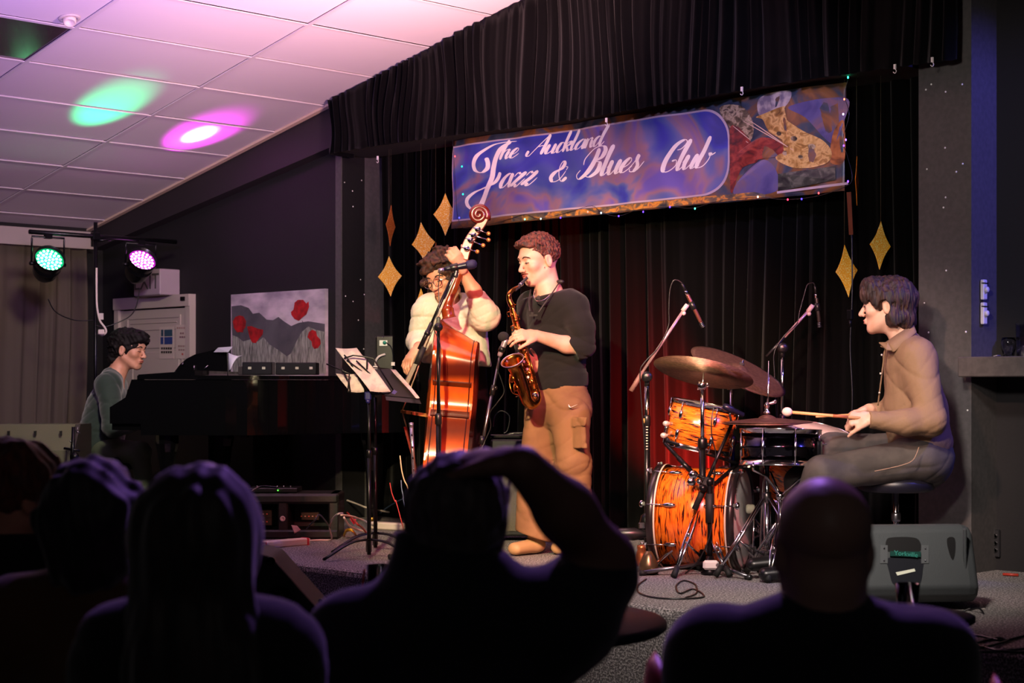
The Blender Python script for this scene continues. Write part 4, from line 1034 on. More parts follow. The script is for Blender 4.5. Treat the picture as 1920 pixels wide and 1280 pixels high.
for off in (-rib+.012, rib-.012):
    MB().tube([p for p in ring(off, .001)], .0035, 5, closed=True).build('purfling', BDARK, bs)
for a in (.51, .705):     # corner blocks, dark where the ribs meet
    w = np.interp(a, [q[0] for q in hw], [q[1] for q in hw])
    for s_ in (-1, 1):
        c = Bb+A*(a*HB/1.075)+W*(w*s_+.002*s_)
        MB().prism([c-A*.03-N*rib-W*s_*.03, c-N*rib+W*s_*.013, c+A*.03-N*rib-W*s_*.03], N*2*rib).build('corner_block', BDARK, bs)
# neck, fingerboard, pegbox, scroll
f0, f1 = BJ(864,494), BJ(757,736); fx = (f1-f0).normalized(); fn = fx.cross(W).normalized()
if fn.dot(Rv) > 0: fn = -fn
m = MB(); vs = []
for p, w, t in ((f0,.021,.012),(f1,.043,.014)):
    for a in (-1,-.5,0,.5,1): vs.append(p+W*w*a+fn*(t+.008*(1-a*a)))
    vs += [p+W*w-fn*t*.6, p-W*w-fn*t*.6]
m.add(vs, [(i,i+1,i+8,i+7) for i in range(6)]+[(6,0,7,13),(0,6,5,4,3,2,1),(7,8,9,10,11,12,13)], False); m.build('fingerboard', EBONY, bs)
heel = BJ(846,590); m = MB()
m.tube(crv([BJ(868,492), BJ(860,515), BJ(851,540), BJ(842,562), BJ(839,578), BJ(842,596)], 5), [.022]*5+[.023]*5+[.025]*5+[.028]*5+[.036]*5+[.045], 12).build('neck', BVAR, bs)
pc = crv([BJ(868,486), BJ(873,470), BJ(880,452), BJ(890,436), BJ(902,422), BJ(910,408)], 5)
m = MB(); vs = []; fs = []; n = len(pc)
for i, p in enumerate(pc):
    p = Vector(p); q = Vector(pc[min(i+1,n-1)])-Vector(pc[max(i-1,0)]); q.normalize(); s_ = q.cross(W).normalized(); th = .030-.010*i/n; ww = .034-.010*i/n
    for a, b in ((-1,-1),(1,-1),(1,1),(-1,1)): vs.append(p+W*ww*a+s_*th*b)
for i in range(n-1):
    for k in range(4): fs.append((i*4+k, i*4+(k+1)%4, i*4+4+(k+1)%4, i*4+4+k))
fs += [(0,1,2,3),(n*4-1,n*4-2,n*4-3,n*4-4)]
pb = m.add(vs, fs, False).build('pegbox', mat('pegbox_wood','8e4c38',.3,coat=.5), bs); pb.modifiers.new('b','BEVEL').width = .004
# scroll: spiral relief in the plane facing the camera
c = BJ(898,403); X, Y = Rv, Zv; sp = []; rs = []
for i in range(64):
    q = i/63; an = -.5+q*2*PI*2.15; r = .044*(1-q)**.85+.004
    sp.append(c+X*(r*math.cos(an))+Y*(r*math.sin(an))-Fv*(.010+.026*q)); rs.append(.017*(1-q)**.8+.004)
m = MB().tube(sp, rs, 10); sp2 = [p+Fv*(.02+.052*(i/63)) for i, p in enumerate(sp)]; m.tube(sp2, rs, 10)
m.lathe(c+Fv*.03, -Fv, [(.030,0),(.034,.01),(.034,.035),(.02,.045),(0,.05)], 20)
m.build('scroll', mat('scroll_wood','6a1c16',.25,coat=.6), bs)
for i, (px, py, qx, qy) in enumerate(((896,430,914,437),(882,450,904,459),(888,441,914,449),(875,466,893,471))):
    a, b = BJ(px,py,-.035), BJ(qx,qy,-.045); d = (b-a).normalized()
    m = MB().lathe(BJ(px,py,-.036), -Fv, [(.0,.010),(.016,.009),(.017,.0)], 14).tube([a-d*.03, b], .0035, 6)
    k = m.build('tuning_machine', CHROME, bs)
    MB().ball(b+d*.006, (.013,.006,.012), 10, (d, Fv, d.cross(Fv))).build('peg_key', mat('peg_brass','b87840',.35,.6), k)
# bridge, strings, tailpiece, endpin
br0 = Bb+A*(.50*HB/1.075)+N*(rib+.03); brt = BJ(753,771); 
m = MB(); up = (brt-br0); 
for w_, k_ in ((1,0),):
    o = []
    for a, b in ((-.085,0),(-.05,0),(-.03,.18),(.03,.18),(.05,0),(.085,0),(.06,.30),(.065,.48),(.05,.60),(.055,.80),(.04,1.0),(0,1.04),(-.04,1.0),(-.055,.80),(-.05,.60),(-.065,.48),(-.06,.30)): o.append(br0+W*a+up*b-A*.008)
    bm_ = m.prism(o, A*.016)
m.build('bridge', SPRUCE, bs)
tp0, tp1 = BJ(762,800), BJ(775,838)
for i in range(4):
    w = (-1.5+i); MB().tube([f0+W*w*.009+fn*.020, BJ(754,770)+W*w*.024, tp0+W*w*.016], .0016, 5).build('string', mat('string_steel','a89880',.3,.9), bs)
m = MB(); e = Bb+N*(rib+.02)+A*.04
m.prism([tp0-W*.04, tp0+W*.04, e+W*.02, e-W*.02], N*.012); m.build('tailpiece', mat('tail_red','6a2418',.3), bs)
q = Bb-A*.0; m = MB().tube([q+A*.01, Vector((q.x-A.x*.1, q.y-A.y*.1, STAGE+.004))], [.012,.004], 8); m.build('endpin', STEELD, bs)
# ---------------- bass player ----------------
def bassman():
    D = 9.78; J = lambda x, y, o=0: P(x, y, D+o)
    base = J(852, 1010); base.z = STAGE
    ps = person('person', 'curly-haired man with glasses and cream shirt playing the double bass', base)
    L = Loc(J(833, 521, -.02), -Fv*.86-Rv*.52-Zv*.34, Zv-Rv*.20, 1.12)
    sL, sR = J(880,588,-.02), J(803,582,-.02); sd = (sL-sR).normalized()
    F = Field(*bbox([L.c, J(760,480,-.5), J(930,720,.2), J(930,480,-.5), J(760,720,-.5)], .12), .0055)
    head(F, L); F.cap(L(0,-.02,-.07), .057, J(842,580), .065, .03); F.ecap(J(843,600), .15, .085, J(850,690), .13, .1, sd, .05)
    eL = J(910,588,-.22); hL = J(866,506,-.30)
    F.chain([sL, eL], [.05,.045]); F.chain([J(906,580,-.24), J(888,545,-.28), hL], [.044,.042,.028], .02)
    hand(F, J(868,507,-.34), (J(852,480,-.37)-J(866,506,-.33)), -Fv*.9+Rv*.25, (.85,.85,.85,.8), 1, .05, (.5,.5), 1.08)
    eR = J(786,648,.02); hR = J(786,652,-.26)
    F.chain([sR, eR, hR], [.05,.042,.030], .02)
    hand(F, J(785,652,-.27), (J(772,668,-.30)-J(785,652,-.27)), -Rv*.6-Fv*.5+Zv*.5, (.55,.6,.5,.45), 1, .06, (.6,.5), 1.08)
    F.build('body', SKIN, ps, label='bare head, forearms and hands'); face_parts(L, ps, '2a1a10', 'b06050', .6)
    m = MB()      # round glasses
    for q in (-1, 1):
        cc = L(q*.032, .112, .004)
        m.tube([cc+(L.x*math.cos(a)*.024+L.z*math.sin(a)*.022)*L.s for a in [2*PI*k/20 for k in range(20)]], .0022, 5, closed=True)
        m.tube([L(q*.056,.11,.008), L(q*.078,.02,.010), L(q*.08,-.01,.004)], .002, 5)
    m.tube([L(-.008,.116,.008), L(0,.118,.011), L(.008,.116,.008)], .002, 5); m.build('glasses', mat('glasses_frame','b8a8a0',.2,1), ps)
    H = hair_field(L, [((0,.05,.09),(.085,.055,.045),.03), ((0,-.03,.06),(.105,.1,.085),.03), ((.085,.02,.01),(.03,.05,.055),.02), ((-.085,.02,.01),(.03,.05,.055),.02)], .02, .005, .013, 60,
        [((0,.125,.0),(.075,.075,.062),0), ((0,.09,-.06),(.2,.08,.06),0), ((0,0,-.075),(0,-.2,-1))], 8, (1,1,1), 1.6)
    H.build('hair', mat('hair_brown_curly', '4a281a', .65, bump=(200,.8,.004,(1,1,1)), noise=(50,'22110c',3,(1,1,1),.4,.6)), ps)
    # shirt
    F = Field(*box8(J, 770, 930, 545, 700, -.34, .2), .006)
    F.chain([sL, J(908,590,-.18)], [.085,.082], .03); F.chain([J(910,592,-.20), J(895,562,-.25)], [.085,.062], .03)
    F.cut(J(889,553,-.27), J(866,506,-.30)-J(906,585,-.24), *bbox([J(885,545,-.25)], .13), .008)
    F.chain([sR, J(786,640,0), J(787,650,-.12)], [.085,.068,.058], .03)
    F.ecap(J(845,592), .19, .105, J(852,680), .18, .14, sd, .05); F.chain([J(843,576), J(865,578), sL], [.07,.075,.08], .04); F.chain([J(843,576), J(818,576), sR], [.07,.075,.08], .04)
    F.ecap(J(860,620), .15, .12, J(893,684,-.05), .085, .10, sd, .05)
    F.folds(.005, (15,15,26), 21)
    F.cut(J(855,684), -Zv-Rv*.06, *bbox([J(855,700)], .5)); F.ell(J(840,560,-.05), (.075,.075,.05), k=.01, op='sub')
    F.build('shirt', mat('shirt_cream', 'd8cfbc', .8, bump=(16,.55,.02,(1,1,.6))), ps)
    F = Field(*bbox([J(790,670,-.3), J(920,1020,.3)], .12), .011)
    F.ecap(J(858,670), .16, .12, J(860,745), .17, .12, sd, .04)
    for px, s_ in ((838,-1),(882,1)): F.ecap(J(px,760), .09, .10, J(px+s_*4,880), .07, .08, sd, .04); F.ecap(J(px+s_*4,880), .07,.08, J(px+s_*6,990), .055,.07, sd, .03)
    F.build('trousers', mat('black_cloth', '0e0d0f', .85), ps)
    for px in (830, 890):
        h = J(px, 1000); h.z = STAGE+.04; MB().ball(h-Fv*.08, (.045,.13,.045), 12, (Rv,Fv,Zv)).build('shoe', BLK, ps)
bassman()

# ---------------- drummer ----------------
def drummer():
    D = 8.0; J = lambda x, y, o=0: P(x, y, D+o)
    base = J(1700, 1084); base.z = STAGE
    ps = person('person', 'dark-haired drummer in tan shirt and grey jeans seated at the kit', base)
    L = Loc(J(1664, 575), -Rv*.93+Fv*.34-Zv*.04, Zv+Rv*.02, 1.12)
    sL, sR = J(1722,668,-.14), J(1690,668,.17); sd = (sL-sR).normalized()
    F = Field(*bbox([L.c, J(1560,560,-.35), J(1780,850,.35), J(1560,850,.2)], .1), .0054)
    head(F, L); F.cap(L(0,-.03,-.06), .058, J(1700,648,.0), .068, .03)
    F.ecap(J(1708,680), .15, .09, J(1722,800), .14, .11, sd, .05)
    eL = J(1745,788,-.24); wL = J(1636,784,-.26); F.chain([sL, eL, wL], [.05,.043,.029], .02)
    tL = hand(F, J(1634,784,-.26), (J(1603,785,-.24)-J(1634,784,-.26)), -Fv*.75+Zv*.6, (1.15,1.2,1.25,1.3), -1, .03, (.5,.9), 1.05)
    eR = J(1690,788,.26); wR = J(1630,768,.02); F.chain([sR, eR, wR], [.05,.043,.029], .02)
    hand(F, J(1629,768,.02), (J(1598,776,.0)-J(1629,768,.02)), Fv*.3+Zv*.9, (1.15,1.2,1.25,1.3), 1, .03, (.5,.8), 1.05)
    F.build('body', SKIN2, ps, label='bare head and hands'); face_parts(L, ps, '2a1a14', 'c07068', .5)
    H = hair_field(L, [((0,.055,.085),(.08,.055,.045),.03), ((0,-.045,.03),(.09,.078,.085),.03), ((0,-.07,-.05),(.075,.045,.06),.03), ((.078,.01,.03),(.025,.05,.05),.02), ((-.078,.01,.03),(.025,.05,.05),.02),
          ((-.078,-.03,-.045),(.022,.03,.045),.02), ((.078,-.03,-.045),(.022,.03,.045),.02), ((-.055,.085,.05),(.02,.022,.035),.015)], .005, .0038, .0042, 150,
        [((0,.12,-.005),(.07,.055,.072),0), ((0,.085,-.07),(.2,.08,.075),0), ((0,0,-.115),(0,.1,-1)), ((-.09,.002,-.008),(.026,.024,.035),0)], 15, (1,1,.22), 1.1)
    H.build('hair', mat('hair_dark_brown', '3a1f18', .65, bump=(160,.9,.005,(1,1,.12)), noise=(50,'1a0d0b',3,(1,1,.3),.4,.6)), ps)
    # shirt
    F = Field(*box8(J, 1615, 1785, 615, 850, -.36, .36), .0058)
    F.ecap(sL, .088, .082, eL, .075, .068, Fv, .02); F.chain([eL, J(1700,792,-.26), J(1634,787,-.26)], [.07,.058,.043], .03)
    F.cut(J(1629,786,-.26), -Rv, *bbox([J(1620,786,-.26)], .1), .004)
    F.ecap(sR, .088,.082, eR, .075,.068, Fv, .02); F.chain([eR, J(1665,778,.16), J(1640,772,.06)], [.07,.055,.045], .03)
    F.ecap(J(1707,690), .18, .12, J(1716,770), .17, .14, sd, .05); F.ecap(J(1716,770), .17, .14, J(1724,828), .18, .145, sd, .04)
    F.chain([J(1702,656), J(1710,660,-.07), sL], [.07,.07,.07], .04); F.chain([J(1700,656), J(1698,660,.08), sR], [.07,.07,.07], .04); F.cap(J(1696,640), .063, J(1702,660), .08, .03)
    F.ecap(J(1728,800), .15,.13, J(1748,826), .13,.08, sd, .03)
    F.folds(.0042, (12,12,20), 33); F.cut(J(1720,838), -Zv-Rv*.1, *bbox([J(1720,860)], .4))
    F.cut(J(1688,632,0), Zv*.9-Rv*.45, *bbox([J(1688,615)], .13), .01)
    SH = mat('shirt_tan', '86674c', .8, bump=(14,.5,.02,(1,1,.6)))
    F.build('shirt', SH, ps)
    # collar with points
    m = MB()
    for s_, o in ((-1,-.075),(1,.075)):
        vs = []; fs = []
        inn = [J(1712,608,o*.6), J(1698,618,o*1.02), J(1682,628,o*1.02), J(1662,642,o*.5), J(1651,648,o*.3)]; out = [J(1718,624,o*1.2), J(1706,634,o*1.6), J(1692,645,o*1.6), J(1676,660,o*1.45), J(1660,652,o*.9)]
        a, b = crv(inn, 4), crv(out, 4)
        for p, q in zip(a, b): vs += [p, q]
        fs = [(2*i, 2*i+1, 2*i+3, 2*i+2) for i in range(len(a)-1)]; m.add(vs, fs, True)
    m.prism([J(1648,643,-.02), J(1664,643,-.08), J(1672,657,-.12), J(1662,656,-.11)], Zv*.004)
    c = m.build('collar', SH, ps); c.modifiers.new('t','SOLIDIFY').thickness = .006
    MB().tube(crv([J(1660,652,-.03), J(1655,690,-.06), J(1650,730,-.06), J(1646,760,-.05)], 4), .006, 6, flat=.4).build('button_placket', SH, ps)
    for py in (665, 700, 736): MB().ball(J(1653-(py-665)*.06,py,-.075), .005, 6).build('button', mat('button','d8c8b8',.4), ps)
    # jeans
    F = Field(*box8(J, 1468, 1775, 805, 1060, -.28, .28), .0062)
    F.ecap(J(1724,822), .16,.13, J(1728,858), .175,.15, sd, .04)
    kL = J(1543,888,-.16); kR = J(1560,842,.16)
    F.ecap(J(1722,860,-.10), .105,.10, kL, .082,.078, Fv, .05); F.ecap(J(1715,850,.10), .10,.095, kR, .078,.075, Fv, .05)
    F.ecap(kL, .082,.078, J(1508,960,-.14), .07,.075, Fv, .04); F.cap(J(1508,960,-.14), .072, J(1500,1045,-.14), .058, .03)
    F.cap(kR, .075, J(1498,905,.10), .07, .04); F.cap(J(1498,905,.10), .068, J(1478,1030,.0), .055, .03)
    F.folds(.005, (11,11,17), 41); F.cut(J(1722,815), Zv, *bbox([J(1722,800)], .3)) if False else None
    F.build('jeans', mat('jeans_grey', '4c4541', .85, bump=(300,.5,.002,(1,1,1)), noise=(9,'3c3634',3,(1,1,1),.4,.6)), ps)
    MB().tube(crv([J(1723,838,-.26), J(1712,862,-.27), J(1690,872,-.27), J(1655,880,-.26), J(1640,883,-.26)], 5), .0018, 5).build('seam_stitching', mat('stitch','a8846a',.6), ps)
    for px, o in ((1496,-.14),(1472,.0)):
        h = J(px,1050,o); h.z = STAGE+.05+(.03 if o == 0 else 0)
        F = Field(*bbox([h, h-Rv*.2], .1), .007); F.ecap(h, .045,.04, h-Rv*.15-Zv*.012, .045,.032, Fv, .02); F.cap(h, .045, h+Zv*.06, .045)
        F.build('shoe', BLK, ps)
    return J, tL
DJ, dtips = drummer()
# mallets held in both hands
for (a, b, lab, hd) in (((1606,783,-.26),(1476,772,-.28),'pale wooden mallet with round felt head, held in the nearer hand',1),((1604,777,-.02),(1530,781,-.10),'wooden drumstick held in the drummer\'s farther hand',0)):
    p, q = DJ(*a), DJ(*b); d = (q-p).normalized(); e0 = p-d*.06
    t = thing('mallet' if hd else 'drumstick', lab, 'drumstick', Vector((q.x,q.y,q.z)))
    MB().tube([e0, q], [.0075,.0072] if hd else [.0075,.004], 10).build('shaft', mat('stick_wood','dcA468'.lower(),.45), t)
    if hd:
        MB().ball(q, (.024,.024,.021), 16).build('felt_head', mat('felt','e8c8b8',.9), t)
        MB().tube([p+d*.04, p+d*.11], .0076, 10).build('stamp_band', mat('stamp','a85c38',.5), t)
# throne
tb = DJ(1680,1075,0); tb.z = STAGE; th = thing('drum_throne', 'round black drum throne on a single chrome post under the drummer', 'stool', tb)
c = Vector((tb.x, tb.y, 0)); st = DJ(1715,870); 
zt_ = DJ(1700,893).z
MB().lathe(Vector((tb.x,tb.y,zt_-.07)), Zv, [(.0,0),(.15,.0),(.175,.012),(.18,.04),(.165,.065),(0,.072)], 28).build('seat', mat('throne_vinyl','161420',.4), th)
MB().tube([Vector((tb.x,tb.y,STAGE+.12)), Vector((tb.x,tb.y,zt_-.06))], [.013,.013], 12).build('post', CHROME, th)
MB().lathe(Vector((tb.x,tb.y,STAGE+.27)), Zv, [(.02,0),(.022,.01),(.022,.03),(.02,.04)], 14).build('collar', STEELD, th)
for k in range(3):
    an = .4+k*2*PI/3; d = Vector((math.cos(an), math.sin(an), 0)); m = MB().tube([c+Zv*(STAGE+.25)+d*.02, c+Zv*(STAGE+.015)+d*.24], .011, 8).tube([c+Zv*(STAGE+.12)+d*.014, c+Zv*(STAGE+.125)+d*.135], .006, 6)
    lg = m.build('leg', CHROME, th); MB().ball(c+Zv*(STAGE+.016)+d*.245, .015, 8).build('rubber_foot', RUBBER, lg)

# ---------------- drum kit ----------------
def swirl(name, c1, c2, c3):
    m = bpy.data.materials.new(name); m.use_nodes = True; nt = m.node_tree; b = nt.nodes['Principled BSDF']
    b.inputs['Roughness'].default_value = .22; b.inputs['Coat Weight'].default_value = .6
    tc = nt.nodes.new('ShaderNodeTexCoord'); mp = nt.nodes.new('ShaderNodeMapping'); mp.inputs['Scale'].default_value = (9, 95, 1)
    nt.links.new(tc.outputs['UV'], mp.inputs[0])
    n = nt.nodes.new('ShaderNodeTexNoise'); n.noise_dimensions = '2D'; n.inputs['Scale'].default_value = 1; n.inputs['Detail'].default_value = 3; n.inputs['Distortion'].default_value = .8
    nt.links.new(mp.outputs[0], n.inputs['Vector'])
    r = nt.nodes.new('ShaderNodeValToRGB'); el = r.color_ramp.elements
    for i, (p, c) in enumerate(((.36,c3),(.43,c2),(.52,c1),(.72,c2))):
        e = el[i] if i < 2 else el.new(p)
        e.position = p; e.color = (*hx(c), 1)
    nt.links.new(n.outputs[0], r.inputs[0]); nt.links.new(r.outputs[0], b.inputs['Base Color']); return m
CITRUS = swirl('orange_streak_wrap', 'e87820', 'c04c12', '28100a')
def shell(base, axis, r, L, m, name, par, n=48):
    ax = Vector(axis).normalized(); a = ax.orthogonal().normalized(); b = ax.cross(a)
    me = bpy.data.meshes.new(name); vs = []; fs = []; uv = []
    for j in range(2):
        for k in range(n): an = 2*PI*k/n; vs.append(base+ax*L*j+(a*math.cos(an)+b*math.sin(an))*r)
    for k in range(n): fs.append((k, (k+1)%n, n+(k+1)%n, n+k)); uv += [(k/n*r*6.28,0),((k+1)/n*r*6.28,0),((k+1)/n*r*6.28,L),(k/n*r*6.28,L)]
    me.from_pydata([tuple(v) for v in vs], [], fs); l = me.uv_layers.new(name='uv')
    for i, q in enumerate(uv): l.data[i].uv = q
    me.polygons.foreach_set('use_smooth', [True]*n); me.materials.append(m)
    o = bpy.data.objects.new(name, me); link(o, par); o.location = -wloc(par)
    s_ = o.modifiers.new('t','SOLIDIFY'); s_.thickness = .007; s_.offset = -1
    return o
HEADM = mat('drumhead', 'd8d0cc', .6); HEADC = mat('drumhead_coated', 'f0dcd0', .7)
def hoop(c, ax, r, m, par, name='hoop', w=.014, t=.004, lip=.006):
    return MB().lathe(c, ax, [(r,0),(r+t,0),(r+t,w),(r+lip,w+.002),(r+lip,w+.005),(r-.001,w+.005),(r,w)], 48, closed=True).build(name, m, par)
# bass drum
KD = 8.42; KJ = lambda x, y, o=0: P(x, y, KD+o)
r_b = .242; cl = KJ(1246,968,.08); ax = (KJ(1377,968,-.02)-cl).normalized(); ax = (Rv-Fv*.36).normalized(); Lb = .375
cl.z = STAGE+r_b+.015
bd = thing('bass_drum', 'large orange streaked bass drum lying on its side on the stage', 'drum', Vector((cl.x, cl.y, STAGE))+ax*Lb/2)
shell(cl, ax, r_b, Lb, CITRUS, 'shell', bd, 64)
HOOPB = mat('bass_hoop', '1a1416', .3, coat=.4); INL = mat('hoop_inlay','c8b4a4',.3)
for p, d in ((cl+ax*.012, -ax), (cl+ax*(Lb-.012), ax)):
    hp = MB().lathe(p, d, [(r_b+.002,0),(r_b+.016,0),(r_b+.016,.040),(r_b+.002,.040)], 64, closed=True).build('hoop', HOOPB, bd)
    MB().lathe(p, d, [(r_b+.0165,-.004),(r_b+.018,-.004),(r_b+.018,.004),(r_b+.0165,.004)], 64, closed=True).build('hoop_inlay', INL, hp)
    MB().lathe(p+d*.026, d, [(r_b+.001,0),(r_b+.001,.004),(r_b-.01,.006),(0,.0062)], 64).build('drum_head', HEADM, bd)
up = Zv; sdv = ax.cross(Zv).normalized()
for k in range(8):
    an = PI/8+k*PI/4+.1; d = (Zv*math.cos(an)+sdv*math.sin(an))
    c = cl+ax*(Lb*.5)+d*(r_b)
    for e in (-1, 1):
        q = cl+ax*(Lb*(.5+.27*e))+d*r_b
        lg = MB().ball(q+d*.010, (.034,.012,.011), 12, (ax, d.cross(ax), d)).build('lug', CHROME, bd)
        q2 = cl+ax*(Lb*.5+e*(Lb/2+.036))+d*(r_b+.014)
        MB().tube([q+d*.012, q2+d*.004], .0032, 6).box(q2+d*.008, (.012,.016,.022), (ax, d.cross(ax), d)).build('tension_rod', CHROME, lg)
        MB().ball(q2+d*.012+ax*e*.012, (.012,.02,.007), 8, (ax, d.cross(ax), d)).build('claw_hook', CHROME, lg)
for s_ in (-1,1):
    f = cl+ax*.06+sdv*s_*r_b*.75-Zv*r_b*.65; MB().tube([f, Vector((f.x, f.y, STAGE+.01))+sdv*s_*.16-ax*.05], .008, 8).build('spur', CHROME, bd)
MB().lathe(cl+ax*.20-sdv*0+Vector((0,0,-.14))-Fv*.214, -Fv, [(.018,0),(.018,.003),(.012,.004),(0,.002)], 16).build('air_vent_badge', STEELD, bd)
# kick pedal
kp = P(1412,1062,8.30); kp.z = STAGE
pd = thing('kick_pedal', 'chrome kick pedal with a felt beater behind the bass drum', 'pedal', kp)
be = KJ(1407,954,-.06)
MB().tube([kp+Zv*.10, be+Rv*.02], .005, 8).build('beater_shaft', CHROME, pd)
MB().lathe(be+Rv*.022, -Rv, [(.0,.0),(.02,.002),(.023,.01),(.023,.035),(.018,.042),(0,.044)], 16).build('beater', mat('beater_felt','b8c8b8',.9), pd)
MB().prism([kp-Fv*.04+Zv*.012, kp+Fv*.04+Zv*.012, kp+Fv*.05+Rv*.26+Zv*.05, kp-Fv*.05+Rv*.26+Zv*.05], Zv*.008).build('footboard', STEELD, pd)
for o in (-.05,.05): MB().prism([kp+Fv*o-Rv*.012, kp+Fv*o+Rv*.012, kp+Fv*o+Rv*.008+Zv*.13, kp+Fv*o-Rv*.008+Zv*.13], Fv*.008).build('pedal_frame', CHROME, pd)
# rack tom
ta = (Zv*math.cos(.19)-Rv*-math.sin(.19)+Fv*.06*0-Fv*.05).normalized()
tc_ = KJ(1307,838,.02); r_t = .160; Lt = .205
tt = thing('rack_tom', 'orange streaked tom tilted above the bass drum', 'drum', tc_)
shell(tc_, ta, r_t, Lt, CITRUS, 'shell', tt, 56)
hoop(tc_+ta*(Lt-.004), ta, r_t+.004, CHROME, tt); hoop(tc_+ta*.012, -ta, r_t+.004, CHROME, tt, w=.02)
MB().lathe(tc_+ta*(Lt+.001), ta, [(r_t+.002,0),(r_t,.003),(0,.003)], 48).build('drum_head', HEADC, tt)
a_ = (-Fv-ta*(-Fv).dot(ta)).normalized(); b_ = ta.cross(a_)
for k in range(6):
    an = k*PI/3+.25; d = a_*math.cos(an)+b_*math.sin(an)
    for h in (.27, .73):
        q = tc_+ta*Lt*h+d*r_t; lg = MB().ball(q+d*.009, (.011,.011,.024), 10, (d, d.cross(ta), ta)).build('lug', CHROME, tt)
        e = 1 if h > .5 else -1; MB().tube([q+d*.012, tc_+ta*(Lt*(.5+.5*e)+e*.010)+d*(r_t+.012)], .003, 6).build('tension_rod', CHROME, lg)
for k, z_ in ((0,.12),(1,.06)):
    q = tc_+ta*z_-Rv*(r_t+.018)-Fv*.02; MB().ball(q, (.018,.018,.014), 10).tube([q, q+Rv*.02], .008, 8).build('tom_mount', mat('mount_white','d8ccc8',.25,.6), tt)
tl = tc_+ta*.0
# tom stand arms (dark steel basket)
ts = thing('tom_stand', 'dark steel basket stand holding the tilted orange tom', 'stand', Vector((*KJ(1305,1050,-.02).xy, STAGE)))
yk = KJ(1305,905,-.19)
for (p, q) in (((1249,826,-.10),(1380,868,-.14)),((1250,822,-.10),(1262,838,-.05))): MB().tube([KJ(*p), KJ(*q)], .0085, 8).build('basket_arm', BLKM, ts)
MB().tube([KJ(1247,831,-.10), KJ(1300,888,-.19)], .010, 8).tube([KJ(1272,858,-.15), KJ(1296,884,-.19)], .013, 8).build('basket_arm', BLKM, ts)
MB().tube([KJ(1300,888,-.19), KJ(1342,905,-.2), KJ(1385,868,-.1)], .009, 8).build('basket_arm', BLKM, ts)
MB().ball(KJ(1300,890,-.22), .024, 10).ball(KJ(1312,903,-.22), .018, 10).lathe(KJ(1296,903,-.22), -Fv, [(.02,0),(.02,.02),(.012,.025)], 12).build('tilter_clamp', CHROME, ts)
def tripod(par, foot, ztop, spread, legs, r=.010, m=CHROME, rubber=True, brace=True, ang0=.3, zc=None, double=True):
    for k in range(legs):
        an = ang0+k*2*PI/legs; d = Vector((math.cos(an), math.sin(an), 0)); e = Vector((foot.x, foot.y, STAGE+.018))+d*spread; t0 = Vector((foot.x, foot.y, ztop))+d*.018
        s_ = d.cross(Zv)*.010; mb = MB()
        if double:
            for q in (-1,1): mb.tube([t0+s_*q, t0.lerp(e,.5)+s_*q*1.3, e], r*.55, 6)
        else: mb.tube([t0, e], r, 8)
        mb.ball(t0.lerp(e,.45), .012, 8)
        lg = mb.build('leg', m, par)
        if rubber: MB().tube([e+(t0-e).normalized()*.05, e-(t0-e).normalized()*.008], [.013,.016], 10).build('rubber_foot', RUBBER, lg)
        if brace: MB().tube([Vector((foot.x, foot.y, (zc or ztop*.45+STAGE*.55)))+d*.014, t0.lerp(e,.55)], .006, 6).build('brace', m, lg)
tripod(ts, Vector((*KJ(1322,1000,-.14).xy, 0)), KJ(1322,985,-.14).z, .26, 3, .012, CHROME, ang0=-.45)
MB().tube([KJ(1318,895,-.2), Vector((*KJ(1322,1000,-.14).xy, STAGE+.06))], .014, 10).build('post', BLKM, ts)
# cymbals
def cymbal(c, axis, r, lab, name='cymbal', bow=.022, bell=.045):
    ax = Vector(axis).normalized(); t = thing(name, lab, 'cymbal', c)
    pr = [(.006,0),(.02,-.002),(bell*.7,-.009),(bell,-.017),(bell+.01,-.020)]
    for k in range(1, 9): q = k/8; pr.append((bell+.01+(r-bell-.01)*q, -.020-bow*q**1.3))
    m = MB().lathe(c+ax*.02, ax, pr, 64); o = m.build('plate', BRASSY, t); s_ = o.modifiers.new('t','SOLIDIFY'); s_.thickness = .0016
    for k in (3,5,7,9,11): 
        rr_, hh = pr[k]; MB().lathe(c+ax*.02, ax, [(rr_,hh+.0008),(rr_+.0012,hh+.0010-.001),(rr_+.0025,hh+.0004-.0016)], 64).build('lathe_groove', mat('groove','7c4c30',.4,.9), t) if False else None
    MB().lathe(c+ax*.02, ax, [(.0,.014),(.012,.012),(.014,.004),(.012,-.002)], 12).build('felt_washer', mat('felt_dark','2a2426',.9), t)
    return t
ca = (Zv*.965+Rv*.20+Fv*.0-Fv*-.06).normalized()
c1 = KJ(1320,692,-.10); cymbal(c1, (Zv*.95+Rv*.22+Fv*.24).normalized(), .245, 'large bronze cymbal tilted away, the left one, its underside showing', bow=.018)
c2 = KJ(1387,690,.22); cymbal(c2, (Zv*.87+Rv*.38-Fv*.33).normalized(), .260, 'large bronze cymbal behind, the right one, its top face showing', bow=.018)
